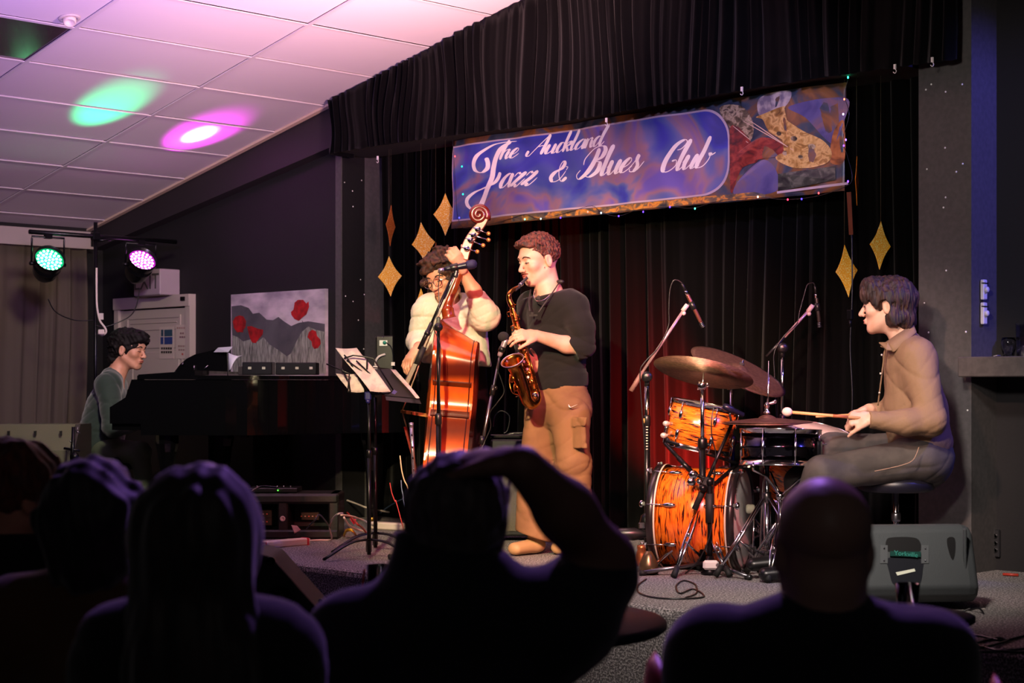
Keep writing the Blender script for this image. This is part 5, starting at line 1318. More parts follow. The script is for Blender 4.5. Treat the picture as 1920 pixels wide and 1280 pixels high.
# hi-hat
hh = P(1438,789,8.12); hc = thing('hi_hat', 'hi-hat pair of bronze cymbals on a chrome stand left of the snare', 'hi-hat', Vector((*hh.xy, STAGE)))
def plate(c, ax, r, par, name):
    pr = [(.006,0),(.02,-.004),(.036,-.012),(.042,-.018)]+[(.042+(r-.042)*k/6, -.018-.020*(k/6)**1.2) for k in range(1,7)]
    o = MB().lathe(c, ax, pr, 56).build(name, BRASSY, par); o.modifiers.new('t','SOLIDIFY').thickness = .0015; return o
plate(hh+Zv*.030, Zv-Rv*.015-Fv*.03, .215, hc, 'top_cymbal'); plate(hh-Zv*.045, -Zv, .205, hc, 'bottom_cymbal')
MB().tube([hh-Zv*.06, P(1442,676,8.12)], .0036, 8).build('pull_rod', CHROME, hc)
MB().tube([Vector((*hh.xy, STAGE+.03)), hh-Zv*.06], .0125, 12).tube([Vector((*hh.xy, STAGE+.03)), Vector((*hh.xy, STAGE+.36))], .016, 12).build('post', CHROME, hc)
MB().lathe(hh+Zv*.035, Zv, [(.016,0),(.016,.010),(.010,.014),(.010,.034),(.014,.036),(.010,.05),(0,.055)], 14).build('clutch', CHROME, hc)
MB().tube(crv([hh+Zv*.085, hh+Zv*.085+Rv*.02, hh+Zv*.092+Rv*.038, hh+Zv*.10+Rv*.036], 4), [.006]*4+[.008]*4+[.010]*4+[.006], 8).build('wing_screw', CHROME, hc)
MB().lathe(Vector((*hh.xy, STAGE+.36)), Zv, [(.02,0),(.022,.01),(.022,.035),(.018,.04)], 14).build('collar', STEELD, hc)
MB().lathe(hh-Zv*.085, Zv, [(.024,0),(.028,.006),(.026,.014),(.0,.016)], 14).build('seat_cup', mat('cup_brown','5c3424',.5), hc)
tripod(hc, Vector((*hh.xy,0)), STAGE+.37, .27, 3, .012, CHROME, ang0=-2.0, zc=STAGE+.10)
q = Vector((*hh.xy, STAGE)); MB().prism([q-Fv*.035+Zv*.02+Rv*.02, q+Fv*.035+Zv*.02+Rv*.02, q+Fv*.04+Rv*.27+Zv*.08, q-Fv*.04+Rv*.27+Zv*.08], Zv*.008).build('footboard', CHROME, hc)
# snare
sa = (Zv*.985-Rv*-.10-Fv*.06).normalized(); sc_ = P(1463,866,8.02); r_s = .183; Ls = .135
sa = (Zv*.99+Rv*.02+Fv*.05).normalized()
sn = thing('snare_drum', 'black chrome snare drum reflecting blue light in front of the drummer', 'drum', sc_)
BNICK = mat('black_nickel', '34343e', .12, 1)
o = MB().lathe(sc_, sa, [(r_s,0),(r_s,Ls*.45),(r_s+.003,Ls*.47),(r_s+.003,Ls*.53),(r_s,Ls*.55),(r_s,Ls)], 56).build('shell', BNICK, sn); 
hoop(sc_+sa*(Ls-.004), sa, r_s+.004, CHROME, sn, w=.018); hoop(sc_+sa*.006, -sa, r_s+.004, CHROME, sn, w=.018)
MB().lathe(sc_+sa*(Ls+.006), sa, [(r_s+.003,0),(r_s,.002),(0,.002)], 48).build('drum_head', HEADC, sn)
a_ = (-Fv-sa*(-Fv).dot(sa)).normalized(); b_ = sa.cross(a_)
for k in range(8):
    an = k*PI/4+.2; d = a_*math.cos(an)+b_*math.sin(an)
    lg = MB().tube([sc_+sa*Ls*.18+d*(r_s+.010), sc_+sa*Ls*.82+d*(r_s+.010)], .006, 8).build('lug', CHROME, sn)
    MB().tube([sc_-sa*.014+d*(r_s+.011), sc_+sa*(Ls+.016)+d*(r_s+.011)], .0028, 6).build('tension_rod', CHROME, lg)
an = .2; d = (b_*.8-a_*-.5).normalized(); q = sc_+sa*Ls*.5+d*(r_s+.012); MB().box(q, (.02,.03,.07), (d, d.cross(sa), sa), bev=.004).build('strainer', CHROME, sn)
ss = thing('snare_stand', 'chrome basket stand carrying the black snare drum', 'stand', Vector((*sc_.xy, STAGE)))
for k in range(3):
    an = .5+k*2*PI/3; d = Vector((math.cos(an), math.sin(an), 0)); c = Vector((*sc_.xy, sc_.z-.16))
    MB().tube([c, c+d*(r_s*.6)+Zv*.10, c+d*(r_s+.02)+Zv*.13, c+d*(r_s+.022)+Zv*.165], .0065, 6).build('basket_arm', CHROME, ss)
MB().tube([Vector((*sc_.xy, STAGE+.05)), Vector((*sc_.xy, sc_.z-.15))], .012, 10).ball(Vector((*sc_.xy, sc_.z-.16)), .022, 10).build('post', CHROME, ss)
tripod(ss, Vector((*sc_.xy,0)), STAGE+.26, .22, 3, .011, CHROME, ang0=.9)
# floor tom with pale head, right of the snare
fc = P(1525,852,8.28); r_f = .185
ft = thing('floor_tom', 'floor tom with a broad pale drumhead behind the snare', 'drum', Vector((*fc.xy, STAGE)))
fa = (Zv*.96-Fv*.26+Rv*.14).normalized(); fb = fc-fa*.30+Zv*.07; fL = .33
shell(fb, fa, r_f, fL, CITRUS, 'shell', ft, 48)
hoop(fb+fa*(fL-.004), fa, r_f+.004, CHROME, ft, w=.012); hoop(fb+fa*.012, -fa, r_f+.004, CHROME, ft)
MB().lathe(fb+fa*(fL+.011), fa, [(r_f+.003,-.004),(r_f+.001,.001),(0,.001)], 56).build('drum_head', HEADC, ft)
a_ = (-Fv-fa*(-Fv).dot(fa)).normalized(); b_ = fa.cross(a_)
for k in range(3):
    an = .6+k*2*PI/3; d = a_*math.cos(an)+b_*math.sin(an); q = fb+fa*.10+d*(r_f+.016)
    MB().tube([q+fa*.09, q-fa*.05, Vector((q.x+d.x*.03, q.y+d.y*.03, STAGE+.01))], .006, 8).build('leg', CHROME, ft)
for k in range(8):
    an = k*PI/4; d = a_*math.cos(an)+b_*math.sin(an)
    lg = MB().ball(fb+fa*fL*.72+d*(r_f+.009), (.011,.011,.026), 10, (d, d.cross(fa), fa)).build('lug', CHROME, ft); MB().tube([fb+fa*fL*.72+d*(r_f+.012), fb+fa*(fL+.012)+d*(r_f+.012)], .003, 6).build('tension_rod', CHROME, lg)
# cymbal stands
def cstand(px, d_, cpt, lab, m=CHROME, ang0=.3, dark=False, base=None):
    f = Vector((*P(px,1000,d_).xy, 0)); t = thing('cymbal_stand', lab, 'cymbal stand', Vector((f.x, f.y, STAGE)))
    zj = P(px, 723, d_).z
    MB().tube([Vector((f.x,f.y,STAGE+.05)), Vector((f.x,f.y,STAGE+.62))], .0165, 12).build('lower_tube', BLKM, t)
    MB().tube([Vector((f.x,f.y,STAGE+.6)), Vector((f.x,f.y,zj))], .0105, 12).build('upper_tube', m, t)
    MB().lathe(Vector((f.x,f.y,STAGE+.60)), Zv, [(.02,0),(.023,.01),(.023,.045),(.016,.055)], 14).ball(Vector((f.x,f.y,STAGE+.62))+Rv*.025, (.016,.008,.010), 8).build('collar', BLKM, t)
    q = Vector((f.x,f.y,zj)); MB().lathe(q-Fv*.015, -Fv, [(.0,-.02),(.018,-.018),(.02,.0),(.018,.012),(.008,.014),(0,.014)], 16).tube([q-Rv*.014-Zv*.02, q-Rv*.014+Zv*.02], .010, 8).ball(q+Rv*.024+Zv*.006, (.012,.012,.012), 8).build('tilter', CHROME, t)
    MB().tube([q, cpt+(cpt-q).normalized()*.045], .004, 8).build('cymbal_rod', CHROME, t)
    tripod(t, f, STAGE+.34, .30, 3, .013, CHROME, ang0=ang0, zc=STAGE+.08)
    return t
cstand(1317, 8.25, c1, 'cymbal stand standing in front of the bass drum, its clamp shining blue-white', ang0=-1.35)
cstand(1372, 8.66, c2, 'cymbal stand behind the orange tom carrying the right cymbal', ang0=.9)

# ---------------- grand piano ----------------
GLOSS = mat('piano_black', '08080a', .08, coat=.5); GLOSS2 = mat('piano_satin', '0c0c0e', .25)
PF = Vector((.809,.588,0)); PL = Vector((-.588,.809,0)); K0 = Vector((-9.37, 6.31, 0))   # axis from keyboard to tail; left = towards the wall
LID = 1.475
def pp_(a, b, z): return K0+PF*a+PL*b+Zv*z
pn = thing('grand_piano', 'glossy black grand piano with closed lid reaching from the pianist towards the bass', 'piano', pp_(.7,0,STAGE))
right = crv([(0,-.74),(.45,-.74),(.85,-.70),(1.15,-.52),(1.40,-.25),(1.65,-.02),(1.9,.10),(2.08,.25),(2.12,.45),(2.05,.62),(1.92,.70)], 4)
right = [(a*.70, b*.90) for a, b in right]; outl = right+[(0,.666)]
MB().prism([pp_(a,b,LID-.37) for a, b in outl], Zv*.338).build('case', GLOSS, pn)
MB().prism([pp_(a+ (-.02 if a<.1 else .012), b*1.015, LID-.03) for a, b in outl if a > -.1], Zv*.024).build('lid', GLOSS, pn)
MB().prism([pp_(-.02,b*.99,LID-.03) for b in (-.666,.666)]+[pp_(.34,b*.99,LID-.006+.0) for b in (.666,-.666)], Zv*.03).build('lid_front_flap', GLOSS, pn)
for q in (-.636,.636): MB().prism([pp_(-.20,q-.03,LID-.30), pp_(.0,q-.03,LID-.30), pp_(.0,q-.03,LID-.03), pp_(-.06,q-.03,LID-.03), pp_(-.10,q-.03,LID-.14), pp_(-.20,q-.03,LID-.20)], PL*.06).build('key_cheek', GLOSS, pn)
MB().box(pp_(-.10,0,LID-.315), (.20,1.26,.05), (PF,PL,Zv)).build('key_bed', GLOSS, pn)
kb = MB()
for i in range(50): kb.box(pp_(-.145, -.60+.0231*(i+.5), LID-.275), (.15,.0222,.02), (PF,PL,Zv))
kb.build('white_keys', mat('ivory','e0dccc',.3), pn, kind='stuff')
kb = MB()
for i in range(51):
    if i % 7 not in (2, 6): kb.box(pp_(-.115, -.60+.0231*(i+1), LID-.262), (.095,.012,.02), (PF,PL,Zv))
kb.build('black_keys', GLOSS2, pn, kind='stuff')
MB().prism([pp_(-.04,-.62,LID-.25), pp_(-.02,-.62,LID-.25), pp_(.02,-.62,LID-.06), pp_(.0,-.62,LID-.06)], PL*1.24).build('fallboard', GLOSS, pn)
for a, b in ((.12,-.54),(.12,.54),(1.2,.35)):
    c = pp_(a,b,0); lg = MB().lathe(Vector((c.x,c.y,STAGE+.05)), Zv, [(.028,0),(.034,.05),(.04,.30),(.06,.45),(.072,.5),(.072,.555)], 12, smooth=False).build('leg', GLOSS, pn)
    MB().lathe(Vector((c.x,c.y,STAGE+.027))-Fv*.014, Fv, [(.0,0),(.026,.0),(.026,.028),(0,.028)], 14).build('castor', mat('brass','a8823c',.3,1), lg)
MB().box(pp_(.25,0,STAGE+.30), (.04,.18,.60), (PF,PL,Zv)).build('pedal_lyre', GLOSS, pn)
for b in (-.06,0,.06): MB().tube([pp_(.22,b,STAGE+.07), pp_(.10,b,STAGE+.055)], .012, 8, flat=.4).build('pedal', mat('brass','a8823c',.3,1), pn)
MB().prism([pp_(-.012,-.745,LID-.09), pp_(-.012,-.752,LID-.09), pp_(.25,-.752,LID-.09), pp_(.25,-.745,LID-.09)], Zv*.004).build('lid_trim', CHROME, pn) if False else None
# music desk, raised on the left of the lid: dark hump with chrome bits
md = MB(); q0 = P(360, 712, 11.0); 
o = [P(a, b, 11.0) for a, b in ((314,712),(326,698),(338,682),(350,672),(366,664),(392,658),(402,655),(425,655),(428,712))]
md.prism(o, Fv*.035); md.build('music_desk', GLOSS, pn, label='raised music desk with a curved end')
for a, b, c_, d_ in ((364,685,364,694),(382,692,390,685),(340,684,344,680),(322,708,330,697)): MB().tube([P(a,b,10.98), P(c_,d_,10.98)], .004, 6).build('desk_hinge', CHROME, pn)
# things on the piano
for k_, (x_, lab_) in enumerate(((-11.2,'added black filler box darkening the white door behind the piano'),(-10.1,'added black filler box darkening the wall below the poppy painting'))):  # black boxes added to keep the space behind and under the piano dark
    t_ = thing('dark_filler', lab_, 'case', Vector((x_,7.22,STAGE))); MB().box(Vector((x_,7.22,STAGE+.44)), (1.02,.30,.88), bev=.01).build('case', GLOSS2, t_)
    for e_ in (-.4,.4): MB().box(Vector((x_+e_,7.065,STAGE+.60)), (.08,.01,.10)).build('latch', BLKM, t_)
zt = LID+.0
def onlid(px, d): q = P(px, 700, d); return Vector((q.x, q.y, LID))
s0 = thing('sheet_music', 'curled white sheet music leaning on the piano music desk', 'sheet music', P(425,699,10.87))
MB().prism([P(401,660,10.98), P(409,652,10.95), P(436,650,10.9), P(428,660,10.92)], Zv*.002).build('page', mat('paper','c8c4d8',.6), s0)
vs = crv([P(428,661,10.9), P(437,665,10.87), P(446,667,10.85), P(454,666,10.87)], 4); vs2 = crv([P(428,694,10.9), P(432,692,10.85), P(438,680,10.85), P(450,668,10.87)], 4)
m = MB(); l = []
for a, b in zip(vs, vs2): l += [a, b]
m.add(l, [(2*i,2*i+1,2*i+3,2*i+2) for i in range(len(vs)-1)], True); m.build('page', mat('paper','c8c4d8',.6), s0).modifiers.new('t','SOLIDIFY').thickness = .001
for (x0, x1, y0, lab) in ((458,513,677,'low black box on the piano lid before the painting'),(520,596,678,'longer black box on the piano lid at the right below the painting')):
    c = onlid((x0+x1)/2, 10.75); w = (x1-x0)/FPX*10.75; h = (701-y0)/FPX*10.75
    t = thing('black_box', lab, 'box', c); MB().box(c+Zv*h/2, (w, .16, h), (Rv, Fv, Zv), bev=.004).build('case', GLOSS2, t)
    for k, px in enumerate((x0+14, x0+40, x0+66)):
        if px < x1: MB().box(P(px, 690, 10.75)-Fv*.083, (.02,.006,.016), (Rv,Fv,Zv)).build('label_sticker', mat('sticker','a8a898',.5), t)
c = onlid(452, 10.9); MB().box(c+Zv*.028, (.035,.03,.056), (Rv,Fv,Zv), bev=.004).build('small_cube', mat('glass_cube','3a3638',.1,coat=.5), label='small glossy dark cube beside the sheet music on the piano', cat='box')
# bench and pianist
bq = P(200, 860, 11.3); bc = Vector((bq.x, bq.y, STAGE))
bn_ = thing('piano_bench', 'black piano bench under the pianist with a green lit seat edge', 'bench', bc)
zb = P(190,856,11.1).z
MB().box(Vector((bc.x,bc.y,zb-.045)), (.36,.62,.09), (PF,PL,Zv), bev=.012).build('seat', mat('bench_vinyl','3c5044',.25,coat=.4), bn_)
for a in (-.14,.14):
    for b in (-.26,.26): c = bc+PF*a+PL*b; MB().tube([c+Zv*.003, c+Zv*(zb-STAGE-.09)], [.016,.022], 8).build('leg', GLOSS, bn_)
def pianist():
    D = 11.25; J = lambda x, y, o=0: P(x, y, D+o)
    base = J(215, 940); base.z = STAGE
    ps = person('person', 'dark-haired pianist in dark green sweater sitting at the grand piano', base)
    L = Loc(J(242, 657), Rv*.93-Fv*.30-Zv*.12, Zv+Rv*.06, 1.08)
    sR, sL = J(203,722,-.16), J(214,722,.17); sd = (sR-sL).normalized()
    F = Field(*bbox([L.c, J(150,620,-.3), J(290,860,.3)], .1), .0065)
    head(F, L); F.cap(L(0,-.03,-.06), .056, J(216,706), .066, .03); F.ecap(J(208,735), .15,.09, J(192,840), .14,.11, sd, .05)
    eR = J(212,800,-.26); wR = J(266,792,-.14); F.chain([sR, eR, wR], [.05,.043,.028], .02); hand(F, wR, Rv*.9+Zv*.0, Zv, (.3,.35,.35,.4), -1)
    eL = J(225,800,.25); wL = J(268,792,.18); F.chain([sL, eL, wL], [.05,.043,.028], .02); hand(F, wL, Rv*.9, Zv, (.3,.35,.35,.4), 1)
    F.build('body', SKIN, ps, label='bare head and hands'); face_parts(L, ps, '1c1410', 'a86050', .3)
    H = hair_field(L, [((0,.055,.085),(.08,.055,.045),.03), ((0,-.04,.04),(.098,.09,.09),.03), ((0,-.085,-.05),(.07,.04,.06),.03), ((0,.09,.07),(.05,.02,.02),.02)], .014, .0055, .008, 75,
        [((0,.12,.0),(.08,.06,.062),0), ((0,.085,-.06),(.2,.075,.085),0), ((0,0,-.10),(0,-.1,-1)), ((.09,.0,-.008),(.028,.028,.038),0)], 25, (1,1,1), 1.4)
    H.build('hair', mat('hair_black', '120e0d', .7, spec=.2), ps)
    F = Field(*bbox([J(150,690,-.3), J(290,860,.3)], .12), .0075)
    F.ecap(sR, .085,.08, eR, .07,.065, Fv, .02); F.chain([eR, wR], [.062,.042], .03); F.cut(J(262,792,-.15), Rv, *bbox([J(275,792,-.14)], .08))
    F.chain([sL, eL, wL], [.08,.062,.042], .03)
    F.ecap(J(207,742), .17,.11, J(196,805), .16,.13, sd, .05); F.ecap(J(194,805), .16,.13, J(192,855), .165,.14, sd, .04)
    F.chain([J(212,708), sR], [.07,.08], .04); F.chain([J(212,708), sL], [.07,.08], .04); F.ecap(J(196,760,.02), .15,.12, J(188,800), .14,.13, sd, .04)
    F.folds(.006, (12,12,20), 51); F.ell(J(222,697,0), (.065,.065,.035), k=.01, op='sub')
    F.build('sweater', mat('sweater_green', '22342c', .85, sheen=.3), ps)
    F = Field(*bbox([J(170,830,-.3), J(300,960,.3)], .12), .010)
    F.ecap(J(196,848), .16,.12, J(200,852), .165,.12, sd, .04)
    for o in (-.12,.10): F.ecap(J(200,846,o), .09,.085, J(262,846,o), .075,.07, Fv, .04); F.cap(J(262,848,o), .07, J(272,925,o), .05, .03)
    F.folds(.006, (12,12,18), 61); F.build('trousers', mat('trousers_olive', '4a5440', .85), ps)
    for o in (-.12,.10): h = J(276,932,o); h.z = STAGE+.04; MB().ball(h+Rv*.05, (.13,.045,.04), 12, (Rv,Fv,Zv)).build('shoe', BLK, ps)
pianist()

# ---------------- audience seen from behind ----------------
def seated(D, hd, sh, name_label, cloth, hairspec, skin=SKIN, face=None, tilt=0, arm=None, extra=None, seat_z=.47, hs=1.0, collar=None, neck=.056, bald=False, drop=0, vox=.009):
    """hd: head centre px, sh: ((left px,py),(right px,py)) shoulder points as seen, facing the stage"""
    J = lambda x, y, o=0: P(x, y, D+o)
    hc = J(*hd); fwd = face or Fv
    L = Loc(hc, fwd, Zv+Rv*tilt, hs)
    base = Vector((hc.x, hc.y, 0)); ps = person('person', name_label, base)
    sL, sR = J(*sh[0]), J(*sh[1]); mid = (sL+sR)/2; sd = (sR-sL).normalized(); w = (sR-sL).length/2
    hip = Vector((mid.x, mid.y, seat_z+.10))-Fv*.04
    F = Field(*bbox([hc, sL, sR, hip], .12), vox)
    head(F, L); F.cap(L(0,-.03,-.05), neck*hs, mid+Zv*.03, neck*1.15*hs, .03)
    F.ecap(mid-Zv*.08, w*.85, .09, hip, w*.75, .11, sd, .05)
    if arm: arm(F, J)
    F.build('body', skin, ps, label='head and neck' if not arm else 'head, neck and raised bare arm')
    # garment
    F = Field(*bbox([sL-Zv*.2, sR+Zv*.1, hip-Zv*.1, hip+Fv*.6, sL-Rv*.12, sR+Rv*.12], .16), .011)
    F.ecap(mid-Zv*.10, w*.98, .13, hip+Zv*.05, w*.85, .16, sd, .06)
    F.cap(mid+Zv*.045-Fv*.01, .075, sL, .085, .06); F.cap(mid+Zv*.045-Fv*.01, .075, sR, .085, .06)
    for s_, q in ((-1,sL),(1,sR)):
        if arm and s_ == arm.side: continue
        e = q-Zv*.27+sd*s_*.06+Fv*.05; F.chain([q, e, e+Fv*.24-sd*s_*.08-Zv*.03], [.088,.07,.05], .03)
    if collar: collar(F, J, mid)
    F.folds(.006, (9,9,13), int(hd[0])); F.build('jacket', cloth, ps)
    F = Field(*bbox([hip-Zv*.5, hip+Fv*.6, hip+Rv*.3, hip-Rv*.3], .05), .016)
    for s_ in (-1,1):
        h = hip+sd*s_*.10-Zv*.02; k = h+Fv*.42+sd*s_*.04; F.ecap(h, .10,.09, k, .075,.07, sd, .04); a = Vector((k.x, k.y, .09)); F.chain([k, a], [.075,.055], .03); F.cap(Vector((a.x,a.y,.05)), .045, Vector((a.x,a.y,.05))+Fv*.15, .04, .03)
    F.build('trousers', mat('dark_trousers','0d0d10',.9), ps)
    if hairspec:
        H = hair_field(L, *hairspec[0], **hairspec[1]); H.build('hair', hairspec[2], ps)
    if extra: extra(ps, L, J, mid, sd)
    return ps, L, J
def chair(c, lab, m):
    t = thing('chair', lab, 'chair', c, None); X, Y = Rv, Fv
    MB().box(c+Zv*.44, (.44,.42,.06), (X,Y,Zv), bev=.02).build('seat', m, t)
    for a in (-.19,.19):
        for b in (-.18,.18): MB().tube([c+X*a+Y*b+Zv*.002, c+X*a+Y*b+Zv*.42], .012, 6).build('leg', BLKM, t)
    MB().box(c-Y*.20+Zv*.66, (.40,.03,.30), (X,Y,Zv), bev=.012).build('backrest', m, t)
NAVY = mat('jacket_navy', '14161f', .9, sheen=.3); BLKC = mat('coat_black', '101013', .9, sheen=.3); BRN = mat('jacket_brown', '5a3d22', .85, sheen=.3); BLKB = mat('coat_blueblack', '11121a', .9, sheen=.4)
HD = lambda n, a, b: mat(n, a, .6, sheen=.5, noise=(60, b, 3, (1,1,.4), .4, .6))
# far left: ginger-brown hair, face turned right
seated(4.0, (36,934), ((-90,1085),(125,1085)), 'person at the far left with ginger-brown hair and a pale collar, face turned right', BLKC,
  (([((0,-.01,.07),(.09,.105,.07),.03)], .012, .006, .007, 60, [((0,.125,.0),(.09,.07,.07),0), ((0,.07,-.06),(.2,.08,.08),0), ((0,0,-.05),(0,-.1,-1))], 3), {}, HD('hair_ginger','7a3c22','4c2414')),
  face=Rv*.80+Fv*.62, hs=1.0, extra=lambda ps, L, J, mid, sd: MB().tube([J(70,990,-.06), J(82,1000,-.06), J(98,1014,-.05)], [.012,.016,.008], 8, flat=.5).build('collar', mat('collar_white','b8b0c8',.7), ps))
# dark round hair, brown jacket
seated(3.35, (178,992), ((38,1165),(318,1165)), 'person with dark bushy hair and a brown jacket, second from the left', BRN,
  (([((0,-.02,.03),(.105,.112,.105),.03), ((0,-.05,-.06),(.085,.07,.07),.03)], .012, .007, .009, 55, [((0,.15,-.02),(.09,.07,.09),0), ((0,0,-.13),(0,-.1,-1))], 4), {}, HD('hair_darkest','16110f','0c0908')), hs=1.0)
# long-haired woman
seated(2.7, (375,1030), ((238,1232),(502,1232)), 'woman with long straight hair down her back, between the brown jacket and the speaker', BLKC,
  (([((0,-.02,.02),(.098,.115,.11),.03), ((0,-.06,-.10),(.098,.065,.14),.05), ((.0,-.075,-.20),(.11,.06,.12),.05), ((.03,-.06,-.26),(.10,.05,.10),.05)], .016, .006, .005, 60, [((0,.15,-.02),(.09,.07,.09),0), ((0,.12,-.15),(.2,.10,.12),0)], 6, (1,1,.12), 1.0), {}, HD('hair_long','2a1e1a','181110')), hs=.98)
# centre man, hand on his head
def rarm(F, J):
    s_, e, w = J(1070,1150,0), J(1132,1052,.04), J(984,876,-.10)
    F.chain([s_, e], [.06,.052], .03); F.chain([e, J(1060,958,-.03), w], [.05,.048,.034], .03)
    hand(F, J(972,866,-.10), -Rv*.80+Fv*.58+Zv*.03, Zv*1-Rv*.1-Fv*.25, (.16,.16,.18,.2), -1, .02, (.5,.3), 1.12)
rarm.side = 1
def ccol(F, J, mid):
    F.ecap(J(845,1130,-.01), .125, .115, J(838,1010,-.01), .088, .092, Rv, .04); F.cut(J(838,1008,-.01), Zv+Rv*.18, *bbox([J(838,960,0)], .15), .012)
    F.cap(J(1060,1160,0), .088, J(1122,1075,.05), .066, .04); F.cap(J(1122,1075,.05), .066, J(1130,1050,.06), .056, .02)
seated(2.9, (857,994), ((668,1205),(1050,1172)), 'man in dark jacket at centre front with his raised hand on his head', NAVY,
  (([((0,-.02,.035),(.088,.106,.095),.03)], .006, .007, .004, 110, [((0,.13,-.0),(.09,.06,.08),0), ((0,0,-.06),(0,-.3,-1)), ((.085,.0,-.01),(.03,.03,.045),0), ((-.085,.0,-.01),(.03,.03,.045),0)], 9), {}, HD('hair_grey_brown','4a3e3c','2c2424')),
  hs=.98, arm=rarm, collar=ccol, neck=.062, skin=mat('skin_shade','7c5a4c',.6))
# bald man
seated(2.9, (1543,1032), ((1350,1236),(1732,1236)), 'bald man in a dark top, seated in front of the drum kit', BLKB,
  (([], .0015, .007, .0004, 120, [((0,.12,-.0),(.09,.06,.08),0), ((0,0,-.04),(0,-.3,-1)), ((.085,.0,-.01),(.03,.03,.045),0), ((-.085,.0,-.01),(.03,.03,.045),0)], 12), {}, mat('shaved_hair','a68272',.5)), skin=mat('skin_dim','a88474',.5), hs=1.02, neck=.066)
for px, D, lab in ((50,3.95,'plain dark chair at the far left under the ginger-haired person'),(172,3.3,'plain dark chair under the person in the brown jacket'),(375,2.66,'plain dark chair under the long-haired woman'),(865,2.85,'plain dark chair under the man with the raised hand')):
    q = P(px, 1280, D); chair(Vector((q.x, q.y, 0)), lab, mat('chair_dark','181618',.7))
# red tub chair round the bald man
q = P(1545,1280,3.08); c = Vector((q.x,q.y,0)); RED = mat('red_vinyl','b01a2c',.45)
t = thing('tub_chair', 'red tub chair whose curved arms show either side of the bald man', 'chair', c)
n = 40; vs = []; fs = []
for i in range(n+1):
    a = PI*(-.12+1.24*i/n); e = abs(math.cos(a)); x = math.cos(a); y = -math.sin(a)
    ztop = .74+(.185 if x < 0 else .145)*e**3
    if i < 4: ztop -= .03*(4-i)**1.3
    if i > n-4: ztop -= .03*(i-n+4)**1.3
    for r, z in ((.34,.30),(.30,ztop-.02),(.305,ztop),(.32,ztop-.02),(.41,.28)): vs.append(c+Rv*x*r+Fv*y*r*.95+Zv*z)
for i in range(n):
    for k in range(4): fs.append((i*5+k, i*5+k+1, (i+1)*5+k+1, (i+1)*5+k))
    fs.append((i*5+4, i*5, (i+1)*5, (i+1)*5+4))
fs += [(0,1,2,3,4)[::-1], tuple(n*5+k for k in range(5))]
MB().add(vs, fs, True).build('shell', RED, t)
MB().lathe(c+Zv*.30, Zv, [(0,0),(.27,0),(.285,.03),(.285,.13),(.27,.16),(0,.17)], 32).build('seat', RED, t)
for a in (-.2,.2):
    for b in (-.2,.2): MB().tube([c+Rv*a+Fv*b+Zv*.002, c+Rv*a*.9+Fv*b*.9+Zv*.31], .015, 8).build('leg', BLKM, t)

# ---------------- music stands ----------------
def mstand(foot, top, lab, base='feet'):
    t = thing('music_stand', lab, 'music stand', Vector((foot.x, foot.y, STAGE)))
    MB().tube([Vector((foot.x,foot.y,STAGE+.02)), Vector((foot.x,foot.y,STAGE+.55))], .011, 10).tube([Vector((foot.x,foot.y,STAGE+.5)), Vector((foot.x,foot.y,top-.02))], .0085, 10).build('pole', BLKM, t)
    MB().lathe(Vector((foot.x,foot.y,STAGE+.53)), Zv, [(.012,0),(.015,.005),(.015,.035),(.011,.04)], 12).build('collar', BLKM, t)
    for k in range(3):
        a = .35+k*2*PI/3; d = Vector((math.cos(a), math.sin(a), 0)); b = Vector((foot.x, foot.y, 0))
        MB().tube(crv([b+Zv*(STAGE+.10)+d*.01, b+Zv*(STAGE+.085)+d*.12, b+Zv*(STAGE+.010)+d*.27], 4), .016, 8, flat=.4).build('leg', BLKM, t)
    return t
fA = P(692, 1000, 8.95); tA = mstand(fA, P(690,745,8.95).z, 'folding wire music stand with open sheets, in front of the piano')
J = lambda x, y, o=0: P(x, y, 8.95+o)
MB().box(P(690,742,8.95), (.035,.03,.045), (Rv,Fv,Zv), bev=.006).ball(P(690,752,8.93), .013, 8).build('clamp', mat('clamp_blue','1c1c50',.3), tA)
m = MB(); w = .0045
for pts in (((645,665),(652,672),(690,738)),((645,672),(662,666),(680,668),(700,672),(738,732)),((690,738),(728,738),(738,732)),((640,690),(654,715),(657,737)),((684,736),(684,700),(650,675)),((688,672),(688,692)),((612,682),(655,700),(652,735),(668,737)),((668,676),(730,735))):
    m.tube([J(a, b) for a, b in pts], w, 6)
m.build('wire_desk', BLKM, tA)
def sheetp(name, cs, lab, o=(0,0,0,0), bend=.02, parent=None, d=8.95, m_='sheet'):
    a, b, c, e = [P(x, y, d+k) for (x, y), k in zip(cs, o)]; vs = []; N = 8
    nrm = (b-a).cross(e-a).normalized()
    for i in range(N+1):
        for j in range(N+1):
            u, v = i/N, j/N; p = a.lerp(b, u).lerp(e.lerp(c, u), v)
            vs.append(p+nrm*bend*(math.sin(PI*u)*.6+.5*math.sin(2*PI*v+u)))
    mb = MB().add(vs, [(i*(N+1)+j, i*(N+1)+j+1, (i+1)*(N+1)+j+1, (i+1)*(N+1)+j) for i in range(N) for j in range(N)], True)
    ob = mb.build(name, mat(m_, 'b8a8a4', .75, noise=(30,'a49494',2,(1,1,1),.4,.6)), parent, label=None if parent else lab, cat=None if parent else 'sheet music')
    ob.modifiers.new('t','SOLIDIFY').thickness = .0012; return ob
sheetp('sheet_music', ((629,652),(669,651),(733,733),(694,733)), 'upper creased sheet of music lying on the wire music stand', (.03,.06,-.03,-.06), .012)
sheetp('sheet_music', ((630,700),(668,700),(685,734),(656,735)), 'lower folded sheet of music on the wire music stand', (.04,.05,.02,.0), .010)
MB().prism([J(734,737,-.02), J(738,730,-.02), J(745,734,-.02), J(740,739,-.02)], Fv*.012).build('desk_clip', mat('clip_violet','3a2870',.3), tA)
